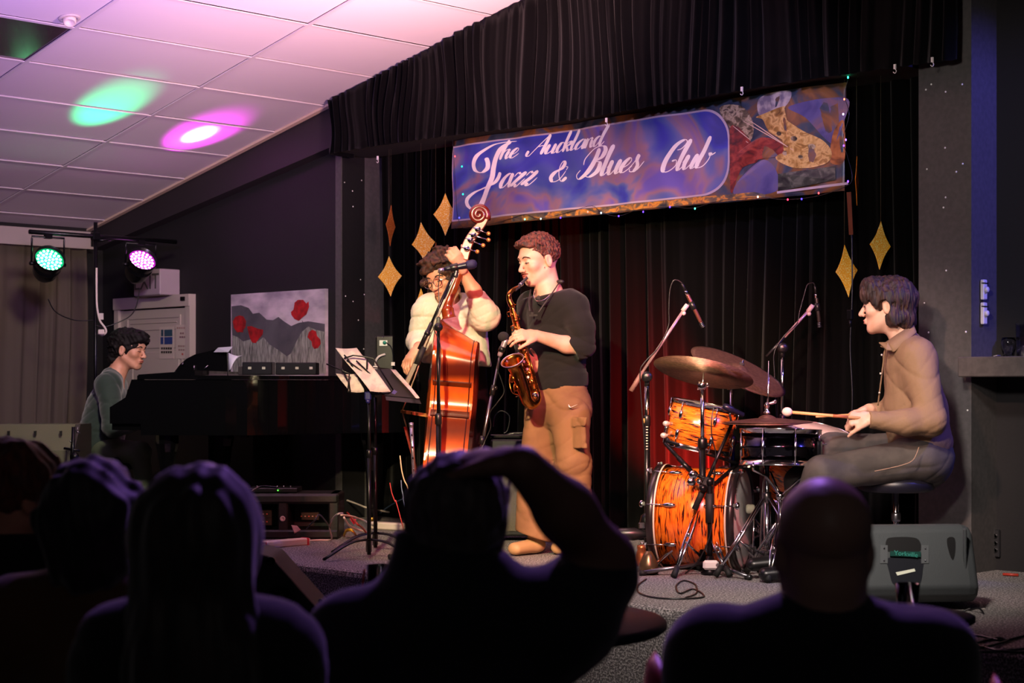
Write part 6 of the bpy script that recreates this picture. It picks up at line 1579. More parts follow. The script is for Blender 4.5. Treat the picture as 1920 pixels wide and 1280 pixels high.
fB = P(704, 1000, 9.35); tB = mstand(fB, P(704,738,9.35).z, 'second black music stand with a solid tilted desk, just behind the wire one')
K = lambda x, y, o=0: P(x, y, 9.35+o)
m = MB(); m.prism([K(662,694,.10), K(736,692,.14), K(786,748,-.10), K(722,742,-.16)], Zv*.004-Fv*.003); m.prism([K(722,742,-.16), K(786,748,-.10), K(790,757,-.12), K(724,750,-.18)], Fv*.006)
m.build('desk', mat('desk_black','121214',.45), tB); MB().tube([K(704,738), K(715,725,-.02)], .012, 8).build('tilter', BLKM, tB)
MB().tube([K(664,694,.10), K(674,688,.11), K(700,689,.12), K(734,692,.14)], .004, 6).build('desk_edge', BLKM, tB)
sheetp('sheet_music', ((732,691),(742,692),(787,745),(780,746)), 'thin strip of white sheet music at the right edge of the solid desk', (.10,.11,-.12,-.12), .004, d=9.33)
# ---------------- microphone stands ----------------
FOAM = mat('mic_foam', '201e22', .95, bump=(300,.6,.003,(1,1,1))); MICB = mat('mic_body','16162a',.35,.3)
def straight_stand(foot, ztop, lab, legs=True, r=.010, m=BLKM, ang=.6, spread=.27, zl=.20):
    t = thing('microphone_stand', lab, 'microphone stand', Vector((foot.x, foot.y, STAGE))); b = Vector((foot.x, foot.y, 0))
    MB().tube([b+Zv*(STAGE+.05), b+Zv*(STAGE+.72)], r*1.2, 10).build('lower_tube', m, t); MB().tube([b+Zv*(STAGE+.7), b+Zv*ztop], r*.8, 10).build('upper_tube', CHROME if m is BLKM and ztop > 99 else m, t)
    MB().lathe(b+Zv*(STAGE+.70), Zv, [(.013,0),(.018,.005),(.018,.05),(.013,.06)], 12).build('clutch', BLK, t)
    MB().lathe(b+Zv*(STAGE+zl-.06), Zv, [(.012,0),(.034,.01),(.038,.04),(.030,.075),(.014,.09)], 16).build('leg_hub', BLKM, t)
    for k in range(3):
        a = ang+k*2*PI/3; d = Vector((math.cos(a), math.sin(a), 0)); e = b+Zv*(STAGE+.016)+d*spread
        lg = MB().tube([b+Zv*(STAGE+zl-.04)+d*.02, e], .0085, 8).build('leg', m, t); MB().tube([e-d*.03, e+d*.012], [.012,.015], 8).build('rubber_foot', RUBBER, lg)
    return t, b
# vocal boom mic in front of the bass
D1 = 9.0; J = lambda x, y, o=0: P(x, y, D1+o); jt = J(822,613); f1_ = Vector((jt.x, jt.y, 0))
t, b = straight_stand(f1_, jt.z, 'tall black boom microphone stand in front of the bass player', r=.011, ang=.2)
MB().lathe(jt+Fv*.02, -Fv, [(0,0),(.022,.0),(.024,.02),(.022,.045),(0,.05)], 14).box(J(822,603), (.02,.03,.05), (Rv,Fv,Zv), bev=.004).build('boom_joint', BLK, t)
MB().tube([J(851,512), J(792,645)], .008, 10).build('boom_arm', BLKM, t); MB().tube([J(856,505), J(833,560)], .0055, 8).build('boom_tip', STEELD, t)
MB().tube([J(810,605), J(786,655)], .012, 10).tube([J(800,628),J(803,621)],.016,10).build('boom_clutch', BLK, t); MB().tube([J(795,650), J(781,683)], .016, 12).build('counterweight', RUBBER, t)
q = J(848,513); MB().lathe(J(853,520), (J(858,500)-J(853,520)), [(.012,0),(.014,.01),(.010,.05),(.012,.06)], 12).build('mic_thread', STEELD, t)
mc = thing('microphone', 'black vocal microphone pointing right in front of the bass player', 'microphone', J(860,500))
m0, m1 = J(832,505,.0), J(893,494,.0); d = (m1-m0).normalized()
MB().lathe(m0, d, [(.0,0),(.010,.002),(.012,.02),(.015,.07),(.019,.118),(.019,.125)], 16).build('handle', MICB, mc)
MB().lathe(m0+d*.122, d, [(.020,0),(.023,.004),(.025,.02),(.0245,.038),(.018,.052),(0,.058)], 18).build('grille', mat('mic_grille','2a2a50',.4,.5,bump=(400,.8,.003,(1,1,1))), mc)
MB().lathe(m0-d*.03, d, [(.0,0),(.009,.0),(.010,.032)], 12).build('plug', mat('plug_silver','a8a0b8',.3,.8), mc)
MB().lathe(m0+d*.035, d, [(.018,0),(.02,.002),(.0225,.04),(.020,.042)], 14).build('mic_clip', BLK, mc)
cable('mic_cable', [m0-d*.03, J(824,512), J(822,540), J(823,580,-.01), J(812,610,-.02), J(826,650,-.015), J(824,720,-.015), J(826,780,-.015), J(826,860,-.015), Vector((f1_.x, f1_.y, STAGE+.01))-Fv*.1], .003, BLK, label='black cable running down the boom stand before the bass', cat='cable')
# straight mic by the saxophone, leaning boom
D2 = 9.15; J = lambda x, y, o=0: P(x, y, D2+o); a, b_ = J(937,668), J(905,828); fz = J(896,870)
t = thing('microphone_stand', 'slim copper-lit microphone stand leaning beside the saxophone bell', 'microphone stand', Vector((*J(893,960).xy, STAGE)))
MB().tube([a, b_.lerp(fz,.6)], .007, 10).build('upper_tube', STEELD, t); MB().tube([J(924,730), fz], .0095, 10).build('lower_tube', STEELD, t); MB().tube([J(926,722), J(922,740)], .014, 10).ball(J(929,727), .012, 8).tube([J(905,817),J(902,833)],.015,10).build('clutch', BLK, t)
MB().tube([fz, Vector((*fz.xy, STAGE+.03))], .012, 10).build('post', BLKM, t); MB().lathe(Vector((*fz.xy, STAGE)), Zv, [(.0,0),(.13,0),(.13,.015),(.02,.03),(0,.03)], 28).build('round_base', BLKM, t)
mc = thing('microphone', 'microphone with round black foam windshield beside the saxophone bell', 'microphone', J(943,630)); e = (J(948,640)-J(935,672)).normalized()
MB().ball(J(944,631), (.030,.030,.027), 18).build('windshield', FOAM, mc); MB().lathe(J(936,668), e, [(.010,0),(.013,.01),(.014,.05),(.017,.085),(.017,.10)], 14).build('handle', mat('mic_silver','c8b8c8',.3,.7), mc); MB().lathe(J(939,660), e, [(.018,0),(.018,.03)], 12).build('mic_clip', BLK, mc)
cable('mic_cable', [J(935,672), J(932,690,-.02), J(940,712,-.02), J(945,735,-.02), J(932,755,-.02), J(918,775,-.015), J(920,800,-.01), J(908,830,-.01), J(897,870,-.02), Vector((*J(896,960).xy, STAGE+.03)), Vector((*J(930,1000).xy, STAGE+.01))], .0028, BLK, label='black cable looping down the slim stand beside the saxophone', cat='cable')
# overhead drum microphones
for (D_, foot, jx, a, b_, cw, m0, m1, cabl, lab, lab2, lab3, big) in (
  (8.55, 1213, (1213,706), (1284,578), (1205,697), (1183,733), (1278,530), (1318,612), [(1278,530),(1270,525),(1262,527),(1256,545),(1254,580),(1253,612),(1235,650),(1208,680),(1200,700),(1203,760),(1208,830),(1212,930)],
   'tall boom stand with white-lit arm over the bass drum, left of the cymbals', 'slim pencil microphone aimed down at the left cymbals', 'black cable hanging from the left overhead microphone', 1),
  (8.85, 1467, (1467,652), (1519,579), (1471,632), (1437,668), (1528,535), (1537,612), [(1528,535),(1524,530),(1514,534),(1508,552),(1499,585),(1494,606),(1470,630),(1452,660),(1452,700),(1455,760),(1460,830)],
   'boom microphone stand behind the cymbals on the drummer\'s side', 'slim black pencil microphone hanging over the hi-hat', 'black cable hanging from the right overhead microphone', 0)):
    J = lambda x, y, o=0: P(x, y, D_+o); jt = J(*jx); fo = Vector((jt.x, jt.y, 0))
    t, b = straight_stand(fo, jt.z-.02, lab, r=.012 if big else .010, ang=2.2 if big else 1.0, spread=.33, zl=.24)
    MB().tube([J(jx[0], jx[1]+15), J(jx[0], jx[1]+120)], .0135 if big else .009, 12).build('chrome_tube', CHROME, t)
    MB().lathe(jt+Fv*.025, -Fv, [(0,0),(.026,.0),(.028,.02),(.026,.05),(.012,.054),(0,.056)], 16).tube([jt, J(jx[0], jx[1]+18)], .014, 10).build('boom_joint', BLK, t)
    MB().tube([J(*a), J(*b_)], .0078, 10).build('boom_arm', mat('boom_white','d8b8b8',.25,.7), t)
    MB().tube([J(*b_), J(*cw)], .012 if big else .007, 12).build('counterweight', mat('weight_brown','7a5850',.6) if big else BLK, t)
    MB().tube([J(a[0]-4,a[1]+5), J(a[0]+5,a[1]-7)], .012, 10).ball(J(a[0]-2,a[1]+9), .012, 8).build('arm_tip', mat('tip_white','c8b0b0',.4), t)
    mc = thing('microphone', lab2, 'microphone', J(*m1)); p, q = J(*m0), J(*m1); d = (q-p).normalized(); L_ = (q-p).length
    MB().lathe(p, d, [(.004,0),(.007,.01),(.008,.05)], 12).build('plug', BLK, mc); MB().lathe(p+d*.045, d, [(.0085,0),(.0098,.004),(.0098,.022)], 12).build('silver_band', CHROME, mc)
    MB().lathe(p+d*.066, d, [(.0095,0),(.0098,.002),(.0098,L_-.10),(.0085,L_-.095),(.0085,L_-.085)], 14).build('barrel', mat('mic_copper','7c4a40',.3,.6) if big else mat('mic_dark','38302e',.35,.4), mc)
    m = MB()
    for k in range(4): m.lathe(p+d*(L_-.022+k*.007), d, [(.008,0),(.0115,.001),(.0115,.004),(.008,.005)], 14)
    m.build('capsule_ring', STEELD, mc)
    c = p.lerp(q, .52); X = d.cross(Fv).normalized()
    MB().lathe(c-d*.02, d, [(.0105,0),(.015,.002),(.015,.04),(.0105,.042)], 12).tube([c, J(a[0]+5,a[1]-7)], .006, 8).tube([c+X*.01, c-X*.024+Zv*.01], .003, 6).build('mic_clip', BLK, mc)
    cable('mic_cable', [J(x_, y_, -.012) for x_, y_ in cabl], .0032, BLK, label=lab3, cat='cable')
# roll of tape and taped lettering strip on the left overhead stand
J = lambda x, y, o=0: P(x, y, 8.55+o)
MB().tube([J(1212,784), J(1212,793)], .016, 12).build('tape_band', mat('tape_orange','e0a060',.5), bpy.data.objects['microphone_stand.002'])
m = MB()
for k in range(9): m.box(J(1213, 800+k*5.2, -.0165), (.010,.002,.004), (Rv,Fv,Zv))
m.build('strip_marks', mat('marks_pale','d8c0b0',.5), bpy.data.objects['microphone_stand.002'])
# black boom leaning on the cymbal stand and the tom microphone
J = lambda x, y, o=0: P(x, y, 8.18+o)
t = thing('microphone_stand', 'low black boom microphone stand crossing in front of the bass drum', 'microphone stand', Vector((*J(1331,1080).xy, STAGE)))
MB().tube([J(1372,795), J(1303,953)], .0085, 10).build('boom_arm', BLKM, t); MB().tube([J(1328,895), J(1302,955)], .0145, 12).build('counterweight', RUBBER, t)
fo = Vector((*J(1331,1080).xy, 0)); MB().tube([fo+Zv*(STAGE+.04), J(1331,905)], .013, 12).build('post', BLKM, t); MB().tube([fo+Zv*(STAGE+.25), J(1331,925)], .022, 12).build('sleeve', RUBBER, t)
MB().ball(J(1331,903), .024, 12).ball(J(1318,915,-.02), .02, 10).build('boom_joint', BLKM, t)
MB().lathe(fo+Zv*STAGE, Zv, [(0,0),(.04,0),(.045,.012),(.03,.03),(.018,.09)], 20).build('hub', BLKM, t)
MB().box(fo+Zv*(STAGE+.05)-Fv*.035, (.075,.03,.045), (Rv,Fv,Zv), bev=.01).build('white_foot_tag', mat('tag_white','d8d4d0',.5), t)
for dx, dy in ((-.34,-.05),(.16,-.24),(.10,.30)):
    e = fo+Rv*dx+Fv*dy+Zv*(STAGE+.014); lg = MB().tube([fo+Zv*(STAGE+.06), e], .0095, 8).build('leg', STEELD, t); MB().tube([e-(e-fo-Zv*STAGE).normalized()*.03, e], [.012,.014], 8).build('rubber_foot', RUBBER, lg)
tm_ = thing('microphone', 'small purple-lit tom microphone at the right edge of the orange tom', 'microphone', J(1385,770))
a, b_ = J(1355,760), J(1396,779); d = (b_-a).normalized(); MB().lathe(a, d, [(.0,0),(.014,.004),(.018,.02),(.018,.05),(.013,.055),(.012,.11),(0,.115)], 14).build('body', MICB, tm_); MB().tube([J(1372,795), J(1368,776), J(1376,769)], .006, 8).build('mic_clip', BLK, tm_)
cable('mic_cable', [J(1338,762,-.02), J(1334,790,-.03), J(1335,820,-.03), J(1342,850,-.03), J(1340,880,-.03), J(1336,940,-.03), J(1332,1000,-.04), J(1310,1050,-.04), Vector((*J(1285,1090).xy, STAGE+.006))], .003, BLK, label='thin black cable hanging over the orange tom to the stage', cat='cable')
# kick drum microphone at the left of the bass drum
t = thing('microphone', 'black bass drum microphone on a short stand at the left of the bass drum', 'microphone', Vector((*P(1210,1080,8.35).xy, STAGE)))
J = lambda x, y, o=0: P(x, y, 8.35+o)
MB().lathe(J(1155,1001), Rv, [(0,0),(.02,.004),(.03,.02),(.032,.09),(.022,.12),(.014,.16),(0,.165)], 16).build('body', BLK, t); MB().lathe(J(1135,999), Rv, [(.008,0),(.010,.01),(.010,.06)], 10).build('plug', STEELD, t)
MB().box(J(1203,985), (.03,.03,.03), (Rv,Fv,Zv), bev=.004).tube([J(1196,1002), J(1225,1004)], .012, 10).build('clamp', STEELD, t)
cable('mic_cable', [J(1140,1000), J(1120,1006,.02), J(1142,1012), J(1162,1018), J(1172,1012), J(1165,1024,.03), Vector((*J(1120,1040).xy, STAGE+.006))], .0035, mat('cable_pink','b87888',.5), label='pinkish cable curling behind the bass drum microphone', cat='cable')
MB().lathe(Vector((*P(1203,1060,8.3).xy, STAGE+.03)), Zv, [(.0,0),(.028,.0),(.03,.02),(.026,.06),(.02,.08),(.022,.082),(.022,.10),(0,.10)], 16).build('clutch_pot', mat('copper_pot','b06a40',.3,.8), bpy.data.objects['microphone_stand.002'])
MB().lathe(Vector((*P(1216,1068,8.2).xy, STAGE)), Zv, [(0,0),(.035,0),(.05,.01),(.045,.05),(.028,.09),(.015,.11),(0,.112)], 20).build('weight_base', mat('weight_gold','6a5a40',.3,.7), bpy.data.objects['microphone_stand.002'])
# drum cables on the stage floor
def floorcable(name, pts, r, m, lab, **k): return cable(name, [PZ(a, b, STAGE+r+.001+(c[0] if c else 0)) for a, b, *c in pts], r, m, label=lab, cat='cable', **k)
floorcable('floor_cable', [(1212,1085),(1196,1098),(1200,1112),(1230,1120),(1280,1122),(1320,1118),(1300,1104),(1275,1112),(1268,1098),(1282,1088),(1304,1096),(1305,1112),(1285,1120)], .004, BLK, 'black cable coiled on the carpet in front of the bass drum')
floorcable('floor_cable', [(1180,1030),(1150,1028),(1130,1034),(1170,1052),(1230,1060)], .004, mat('cable_grey','6a6068',.5), 'grey cable lying on the carpet left of the bass drum')
# ---------------- stage monitors, amps ----------------
def wedge(c, X, Y, wdt, dep, hgt, name, lab, cat, slope=.55):
    """X across, Y from the audience side into the stage; the tall side faces the audience"""
    t = thing(name, lab, cat, c); return t
# right monitor wedge with its rear towards us
D3 = 6.85; J = lambda x, y, o=0: P(x, y, D3+o)
X = (Rv+Fv*.10).normalized(); Y = X.cross(Zv)*-1
if Y.dot(Fv) < 0: Y = -Y
cx0, cx1 = J(1585,1150), J(1838,1150); c0 = Vector((*((cx0+cx1)/2).xy, STAGE)); wd_ = (cx1-cx0).length
t = thing('monitor_speaker', 'grey stage monitor wedge with handle bar at the front right of the stage', 'speaker', c0)
def q_(a, b, z): return c0+X*a+Y*b+Zv*z
zt_ = J(1700,983,.1).z-STAGE
prof = [(.03,.03),(-.02,.06),(-.035,.10),(.045,zt_-.02),(.07,zt_),(.11,zt_+.002),(.42,.10),(.42,.03)]
m = MB(); vs = []; N_ = len(prof); xs_ = [(-wd_/2,.9),(-wd_/2+.02,1),(wd_/2-.045,1),(wd_/2-.012,.97),(wd_/2,.88)]
for a, s_ in xs_:
    for b, z in prof: vs.append(q_(a, .18+(b-.18)*s_, .03+(z-.03)*(s_ if z > .05 else 1)))
fs = []
for i in range(len(xs_)-1):
    for k in range(N_): fs.append((i*N_+k, (i+1)*N_+k, (i+1)*N_+(k+1)%N_, i*N_+(k+1)%N_))
fs += [tuple(range(N_)), tuple((len(xs_)-1)*N_+k for k in range(N_))[::-1]]
MONG = mat('monitor_grey', '454a4c', .55, bump=(250,.5,.002,(1,1,1)))
o = m.add(vs, fs, False).build('cabinet', MONG, t); bv = o.modifiers.new('b','BEVEL'); bv.width = .012; bv.segments = 3; bv.limit_method = 'ANGLE'
def face(px, py, lift=0):   # point on the sloping rear face
    a0 = q_(0,-.035,.10); nrm = (X.cross(q_(0,.045,zt_-.02)-a0)).normalized(); 
    if nrm.dot(Fv) > 0: nrm = -nrm
    o_ = Vector((0,0,CAM_H)); d_ = (J(px,py)-o_).normalized(); k = (a0-o_).dot(nrm)/d_.dot(nrm); return o_+d_*k+nrm*lift
def fpoly(pts, name, m_, par, lift, th=.003, sm=4):
    c = crv(pts, sm, True) if sm else pts
    ps_ = [face(a, b, lift) for a, b in c]; nrm = (face(0,0,1)-face(0,0,0)); return MB().prism(ps_, -nrm*th).build(name, m_, par)
DK = mat('recess_dark', '08080a', .5)
fpoly([(1662,1012),(1675,1007),(1710,1007),(1724,1014),(1726,1032),(1700,1036),(1664,1033)], 'handle_recess', DK, t, .001)
fpoly([(1664,1047),(1690,1045),(1728,1048),(1730,1070),(1724,1095),(1700,1102),(1676,1096),(1668,1075)], 'handle_recess', mat('recess_grey','1a1c24',.4), t, .001)
fpoly([(1776,1009),(1790,1009),(1791,1035),(1786,1050),(1778,1030)], 'side_slot', DK, t, .001, sm=3)
for x0 in (1650, 1727): fpoly([(x0,1022),(x0+14,1022),(x0+14,1056),(x0,1056)], 'bracket_plate', mat('bracket_grey','5a5e60',.4), t, .003, sm=0); 
for x_, y_ in ((1657,1028),(1657,1051),(1734,1028),(1734,1051)): MB().ball(face(x_, y_, .005), .004, 6).build('screw', STEELD, t)
fpoly([(1668,1034),(1725,1035),(1725,1045),(1668,1043)], 'handle_bar', mat('bar_green','16443c',.35), t, .010, .008, 0)
nn = face(0,0,1)-face(0,0,0); yy = (face(1697,1030)-face(1697,1045)).normalized()
text_mesh('Yorkville', .027, 'lettering', mat('teal_ink','3c9c8c',.4,emit=None), t, face(1697,1040,.0125), yy.cross(nn), yy, .0006)
fpoly([(1679,1073),(1714,1066),(1716,1071),(1682,1079)], 'tape_piece', mat('tape_white','e8ecd8',.5), t, .004, .001, 0)
for y0 in (0,): MB().box(q_(wd_/2-.055,-.0,.20), (.012,.02,.26), (X,Y,Zv), bev=.004).build('side_ridge', MONG, t)
cable('floor_cable', [J(1820,1140,-.1), J(1800,1150,-.1), J(1795,1170,-.12), J(1810,1185,-.12), J(1835,1178,-.12), J(1845,1155,-.1), J(1835,1140,-.05), J(1815,1145,.02)], .004, BLK, label='black cable loop hanging at the right lower corner of the monitor wedge', cat='cable')
MB().prism([PZ(1838,1128,STAGE+.001), PZ(1847,1142,STAGE+.001), PZ(1836,1143,STAGE+.001)], Zv*.002).build('paper_tag', WHITEP, label='small white paper tag on the carpet right of the monitor wedge', cat='paper')
for pts, lab in (([(1800,1186),(1840,1192),(1880,1200),(1920,1192),(1980,1180)],'upper black cable running to the right edge over the carpet'),([(1810,1196),(1850,1214),(1900,1222),(1960,1222)],'lower black cable running to the right edge over the carpet'),([(1830,1205),(1870,1196),(1890,1200),(1850,1212),(1826,1214),(1850,1222),(1960,1212)],'looped black cable at the right front of the stage')):
    floorcable('floor_cable', pts, .0045, BLK, lab)
# left small wedge on a wooden bench, in front of the stage
c = P(550, 1178, 6.1); zb_ = c.z; c = Vector((*c.xy, 0))
t = thing('wooden_bench', 'pale wooden bench with an orange edge below the left monitor', 'bench', c)
OAK = mat('oak_pale','9a8262',.5,noise=(10,'86704f',3,(1,1,4),.4,.6))
MB().box(c+Zv*(zb_-.012)-Rv*.15, (.62,.50,.024), (Rv,Fv,Zv), bev=.004).build('top', OAK, t); MB().box(c+Zv*(zb_-.045)-Rv*.15-Fv*.235, (.60,.02,.042), (Rv,Fv,Zv), bev=.003).build('edge_board', mat('oak_orange','c06a2c',.45), t)
MB().box(c+Zv*(zb_-.07)*.5-Rv*.15-Fv*.215+Zv*.0, (.56,.02,zb_-.07), (Rv,Fv,Zv)).build('front_panel', OAK, t); MB().lathe(c+Zv*(zb_-.11)-Rv*.02-Fv*.226, -Fv, [(0,0),(.010,0),(.010,.002),(0,.002)], 12).build('finger_hole', BLK, t)
for a in (-.42,.12): MB().box(c+Zv*(zb_-.07)*.5+Rv*a+Fv*.2, (.04,.04,zb_-.07), (Rv,Fv,Zv)).build('leg', OAK, t)
t = thing('monitor_speaker', 'small black two-way monitor standing tilted on the bench left of centre', 'speaker', c+Zv*zb_)
J = lambda x, y, o=0: P(x, y, 6.1+o)
o = MB().prism([J(452,1165,.1), J(470,1040,.1), J(497,1019,.1), J(530,1028,.1), J(612,1120,.1), J(622,1140,.1), J(560,1179,.1), J(452,1179,.1)], -Fv*.30).build('cabinet', mat('monitor_black','2c2830',.7,bump=(220,.5,.002,(1,1,1))), t); bv = o.modifiers.new('b','BEVEL'); bv.width = .01; bv.segments = 2
for (x_, y_, r, nm) in ((527,1120,.045,'woofer'),(508,1052,.016,'tweeter'),(601,1126,.008,'knob')):
    MB().lathe(J(x_,y_,-.202), -Fv, [(0,.0),(r*.25,.004),(r*.35,-.004),(r*.85,.002),(r*.9,.007),(r,.006),(r*1.05,.0)], 28).build(nm, mat('cone_black','0e0e12',.5), t)
# guitar amplifier behind the saxophone player
D4 = 9.95; J = lambda x, y, o=0: P(x, y, D4+o); a, b_ = J(938,990), J(1012,990); c = Vector((*((a+b_)/2).xy, STAGE)); za = J(970,822).z; h = za-STAGE-.035; w = .34
t = thing('guitar_amplifier', 'small amplifier with grey grille cloth behind the saxophone player', 'amplifier', c)
MB().box(c+Zv*(h/2+.03)+Fv*.12, (w,.24,h), (Rv,Fv,Zv), bev=.01).build('cabinet', mat('amp_black','141416',.6), t); MB().box(c+Zv*(h/2+.01)-Fv*.002, (w-.05,.012,h-.10), (Rv,Fv,Zv)).build('grille_cloth', mat('grille_cloth','6c6458',.9,noise=(350,'4c463e',1,(1,1,1),.4,.6)), t)
MB().tube(crv([c+Zv*(h+.03)-Rv*.08+Fv*.1, c+Zv*(h+.06)-Rv*.06+Fv*.1, c+Zv*(h+.06)+Rv*.06+Fv*.1, c+Zv*(h+.03)+Rv*.08+Fv*.1], 4), .008, 8).build('handle', BLK, t)
for k in (-.12,.12): MB().lathe(c+Rv*k+Fv*.12, Zv, [(.015,0),(.02,.01),(.02,.03)], 10).build('rubber_foot', RUBBER, t)
c2_ = J(958,812); MB().box(Vector((*c2_.xy, za+.012))+Fv*.12, (.24,.16,.02), (Rv,Fv,Zv), bev=.004).build('black_tray', GLOSS2, label='flat black tray lying on top of the amplifier', cat='tray')
cable('floor_cable', [J(925,800,.1), J(928,780,.1), J(940,770,.1), J(955,780,.1), J(952,805,.1), Vector((*J(945,812,.1).xy, za+.028))], .003, BLK, label='thin black cable arching over the amplifier', cat='cable')
# tall grey speaker wedge lying at the far left
D5 = 10.6; J = lambda x, y, o=0: P(x, y, D5+o); a = J(-20,870); b_ = J(132,870)
c = Vector((*((a+b_)/2).xy, STAGE)); t = thing('monitor_speaker', 'olive-grey monitor box with slots at the far left behind the audience heads', 'speaker', c)
zb_ = J(0,796).z; z0_ = J(0,835).z
m = MB(); w = (b_-a).length
pr = [(-.02,STAGE),(-.02,z0_-.03),(.0,z0_),(.12,zb_),(.40,zb_),(.40,STAGE)]
m.prism([c-Rv*w/2+Fv*p+Zv*(z-c.z) for p, z in pr], Rv*w); m.build('cabinet', mat('box_olive','5a5a44',.7,bump=(200,.4,.002,(1,1,1))), t, )
for px in (16,66,114): MB().box(P(px,812,D5+.03), (.012,.02,.03), (Rv,Fv,Zv)).build('slot', DK, t)
MB().prism([b_*0+c+Rv*(w/2+.002)+Fv*p+Zv*(z-c.z) for p, z in pr], Rv*.03).build('side_panel', mat('side_dark','2c2622',.6), t)
t2 = thing('guitar_stand', 'tangle of small chrome stand parts beside the far left monitor box', 'stand', Vector((*P(133,870,10.3).xy, STAGE)))
J = lambda x, y, o=0: P(x, y, 10.3+o)
for pts in (((124,838),(130,845)),((124,842),(131,841)),((134,836),(138,845)),((141,806),(150,812)),((146,800),(144,812)),((131,826),(134,829))): MB().tube([J(*pts[0]), J(*pts[1])], .004, 6).build('bracket', STEELD, t2)
MB().tube([J(138,800), J(134,900)], .012, 8).tube([J(120,840), J(150,845)], .008, 8).ball(J(140,856), .03, 10).build('post', BLKM, t2); MB().tube([J(134,900), Vector((*J(134,900).xy, STAGE))], .012, 8).build('post', BLKM, t2)
# ---------------- rack, power strips and cables in front of the piano ----------------
D6 = 10.25; J = lambda x, y, o=0: P(x, y, D6+o); c = Vector((*J(553,1010).xy, STAGE)); w = .56; h = J(553,922).z-STAGE
t = thing('equipment_rack', 'black moulded rack case with cables in front of the piano', 'rack', c)
RK = mat('rack_black','161616',.5,bump=(60,.3,.004,(1,1,1)))
m = MB(); 
for a in (-w/2+.03, -.05, w/2-.03): m.box(c+Rv*a+Zv*h/2, (.06,.34,h), (Rv,Fv,Zv), bev=.008)
m.box(c+Zv*(h-.03), (w,.36,.06), (Rv,Fv,Zv), bev=.014).box(c+Zv*.03, (w,.36,.05), (Rv,Fv,Zv), bev=.01).box(c+Fv*.15+Zv*h/2, (w-.04,.03,h-.04), (Rv,Fv,Zv)); m.build('case', RK, t)
for k, (z, px0, px1) in enumerate(((.55,468,510),(.38,468,510),(.50,565,598))):
    a, b_ = P(px0, 900, D6-.14), P(px1, 900, D6-.14); q = (a+b_)/2; q.z = STAGE+h*z
    u = MB().box(q, ((b_-a).length, .02, .045), (Rv,Fv,Zv), bev=.002).build('rack_unit', mat('unit_gold','4a4030',.35,.5), t)
    for i in range(5): MB().box(q-Rv*.05+Rv*.022*i-Fv*.012, (.008,.004,.006), (Rv,Fv,Zv)).build('button', mat('btn_%d' % (i % 2), ('d8603a','c8b890')[i % 2], .4), u)
MB().lathe(P(530,972,D6-.19), -Fv, [(.016,0),(.016,.006),(.008,.008),(.008,.002)], 14).build('cable_plate', WHITEP, t)
t = thing('mixer_box', 'flat black mixer with a tiny green light lying on top of the rack', 'mixer', c+Zv*h-Rv*.12)
MB().box(c+Zv*(h+.016)-Rv*.12, (.30,.22,.028), (Rv,Fv,Zv), bev=.005).build('case', BLK, t); MB().ball(P(521,919,D6-.13), .004, 8).build('status_light', mat('led_green','50ff40',.3,emit=(hx('50ff40'),4)), t)
for k in range(6): MB().lathe(c+Zv*(h+.03)-Rv*(.22-.04*k)-Fv*.05, Zv, [(.006,0),(.006,.01),(0,.011)], 8).build('knob', STEELD, t)
sheetp('paper_label', ((546,984),(552,1000),(564,993),(557,985)), 'square white paper label hanging on the rack front', (0,0,0,0), .001, d=10.0)
a, b_ = PZ(494,1021,STAGE+.02), PZ(577,1014,STAGE+.02)
t = thing('power_strip', 'long white power strip with a red end lying in front of the rack', 'power strip', (a+b_)/2-Zv*.02); X = (b_-a).normalized(); Y = Zv.cross(X)
MB().box((a+b_)/2, ((b_-a).length, .055, .04), (X,Y,Zv), bev=.006).build('housing', mat('strip_white','e0d0c4',.45), t)
MB().box(b_+X*-.02, (.014,.058,.043), (X,Y,Zv)).box(a+X*.01, (.02,.05,.03), (X,Y,Zv)).build('red_band', mat('red_tape','c03040',.4), t)
WHC = mat('cable_white','d8c8bc',.5)
floorcable('floor_cable', [(580,1013),(600,1012),(618,1012),(622,1008,.02),(618,990,.09),(622,975,.16),(632,964,.22),(642,962,.22)], .005, WHC, 'white cable rising in a loop from the power strip')
for i, (pts, m_, lab) in enumerate((
   ([(640,965,.16),(660,968,.13),(680,975,.08),(700,985,.03)], WHC, 'thick white cable sloping down beside the yellow plug'),
   ([(645,970,.16),(655,985,.10),(670,992,.05),(690,998,.02)], WHC, 'second white cable under the first beside the yellow plug'),
   ([(650,960,.12),(668,980,.12),(680,990,.06),(688,1000,.02)], mat('cable_red','a83430',.5), 'short red cable among the white ones by the music stands'),
   ([(646,936,.12),(668,944,.10),(690,952,.08),(730,960,.04)], WHC, 'thin pale cable leaving the rack towards the right'),
   ([(642,948,.05),(680,950,.05),(720,948,.05)], WHC, 'thin pale cable behind the music stand poles'),
   ([(712,962,.03),(728,950,.08),(745,940,.12),(760,932,.15)], mat('cable_blue','7088a8',.5), 'thin blue-grey cable rising right of the music stands'),
   ([(470,922,.42),(490,912,.44),(520,914,.44)], BLK, 'thin dark cable lying over the mixer'),
   ([(620,990,.1),(600,965,.2),(590,975,.18),(575,990,.12)], mat('cable_dull','4a4440',.5), 'dull thin cable hanging across the rack front'))):
    floorcable('floor_cable', pts, .0065 if i < 4 else .0045, m_, lab)
J = lambda x, y, o=0: P(x, y, 9.3+o)
MB().tube(crv([PZ(645,1003,STAGE+.012), PZ(650,994,STAGE+.05), PZ(660,994,STAGE+.06), PZ(668,1004,STAGE+.012)], 5), [.006]*16, 8, flat=1.6).build('yellow_clip', mat('yellow_plastic','d8a020',.4), label='yellow plastic plug clip on the carpet beside the cables', cat='clip')
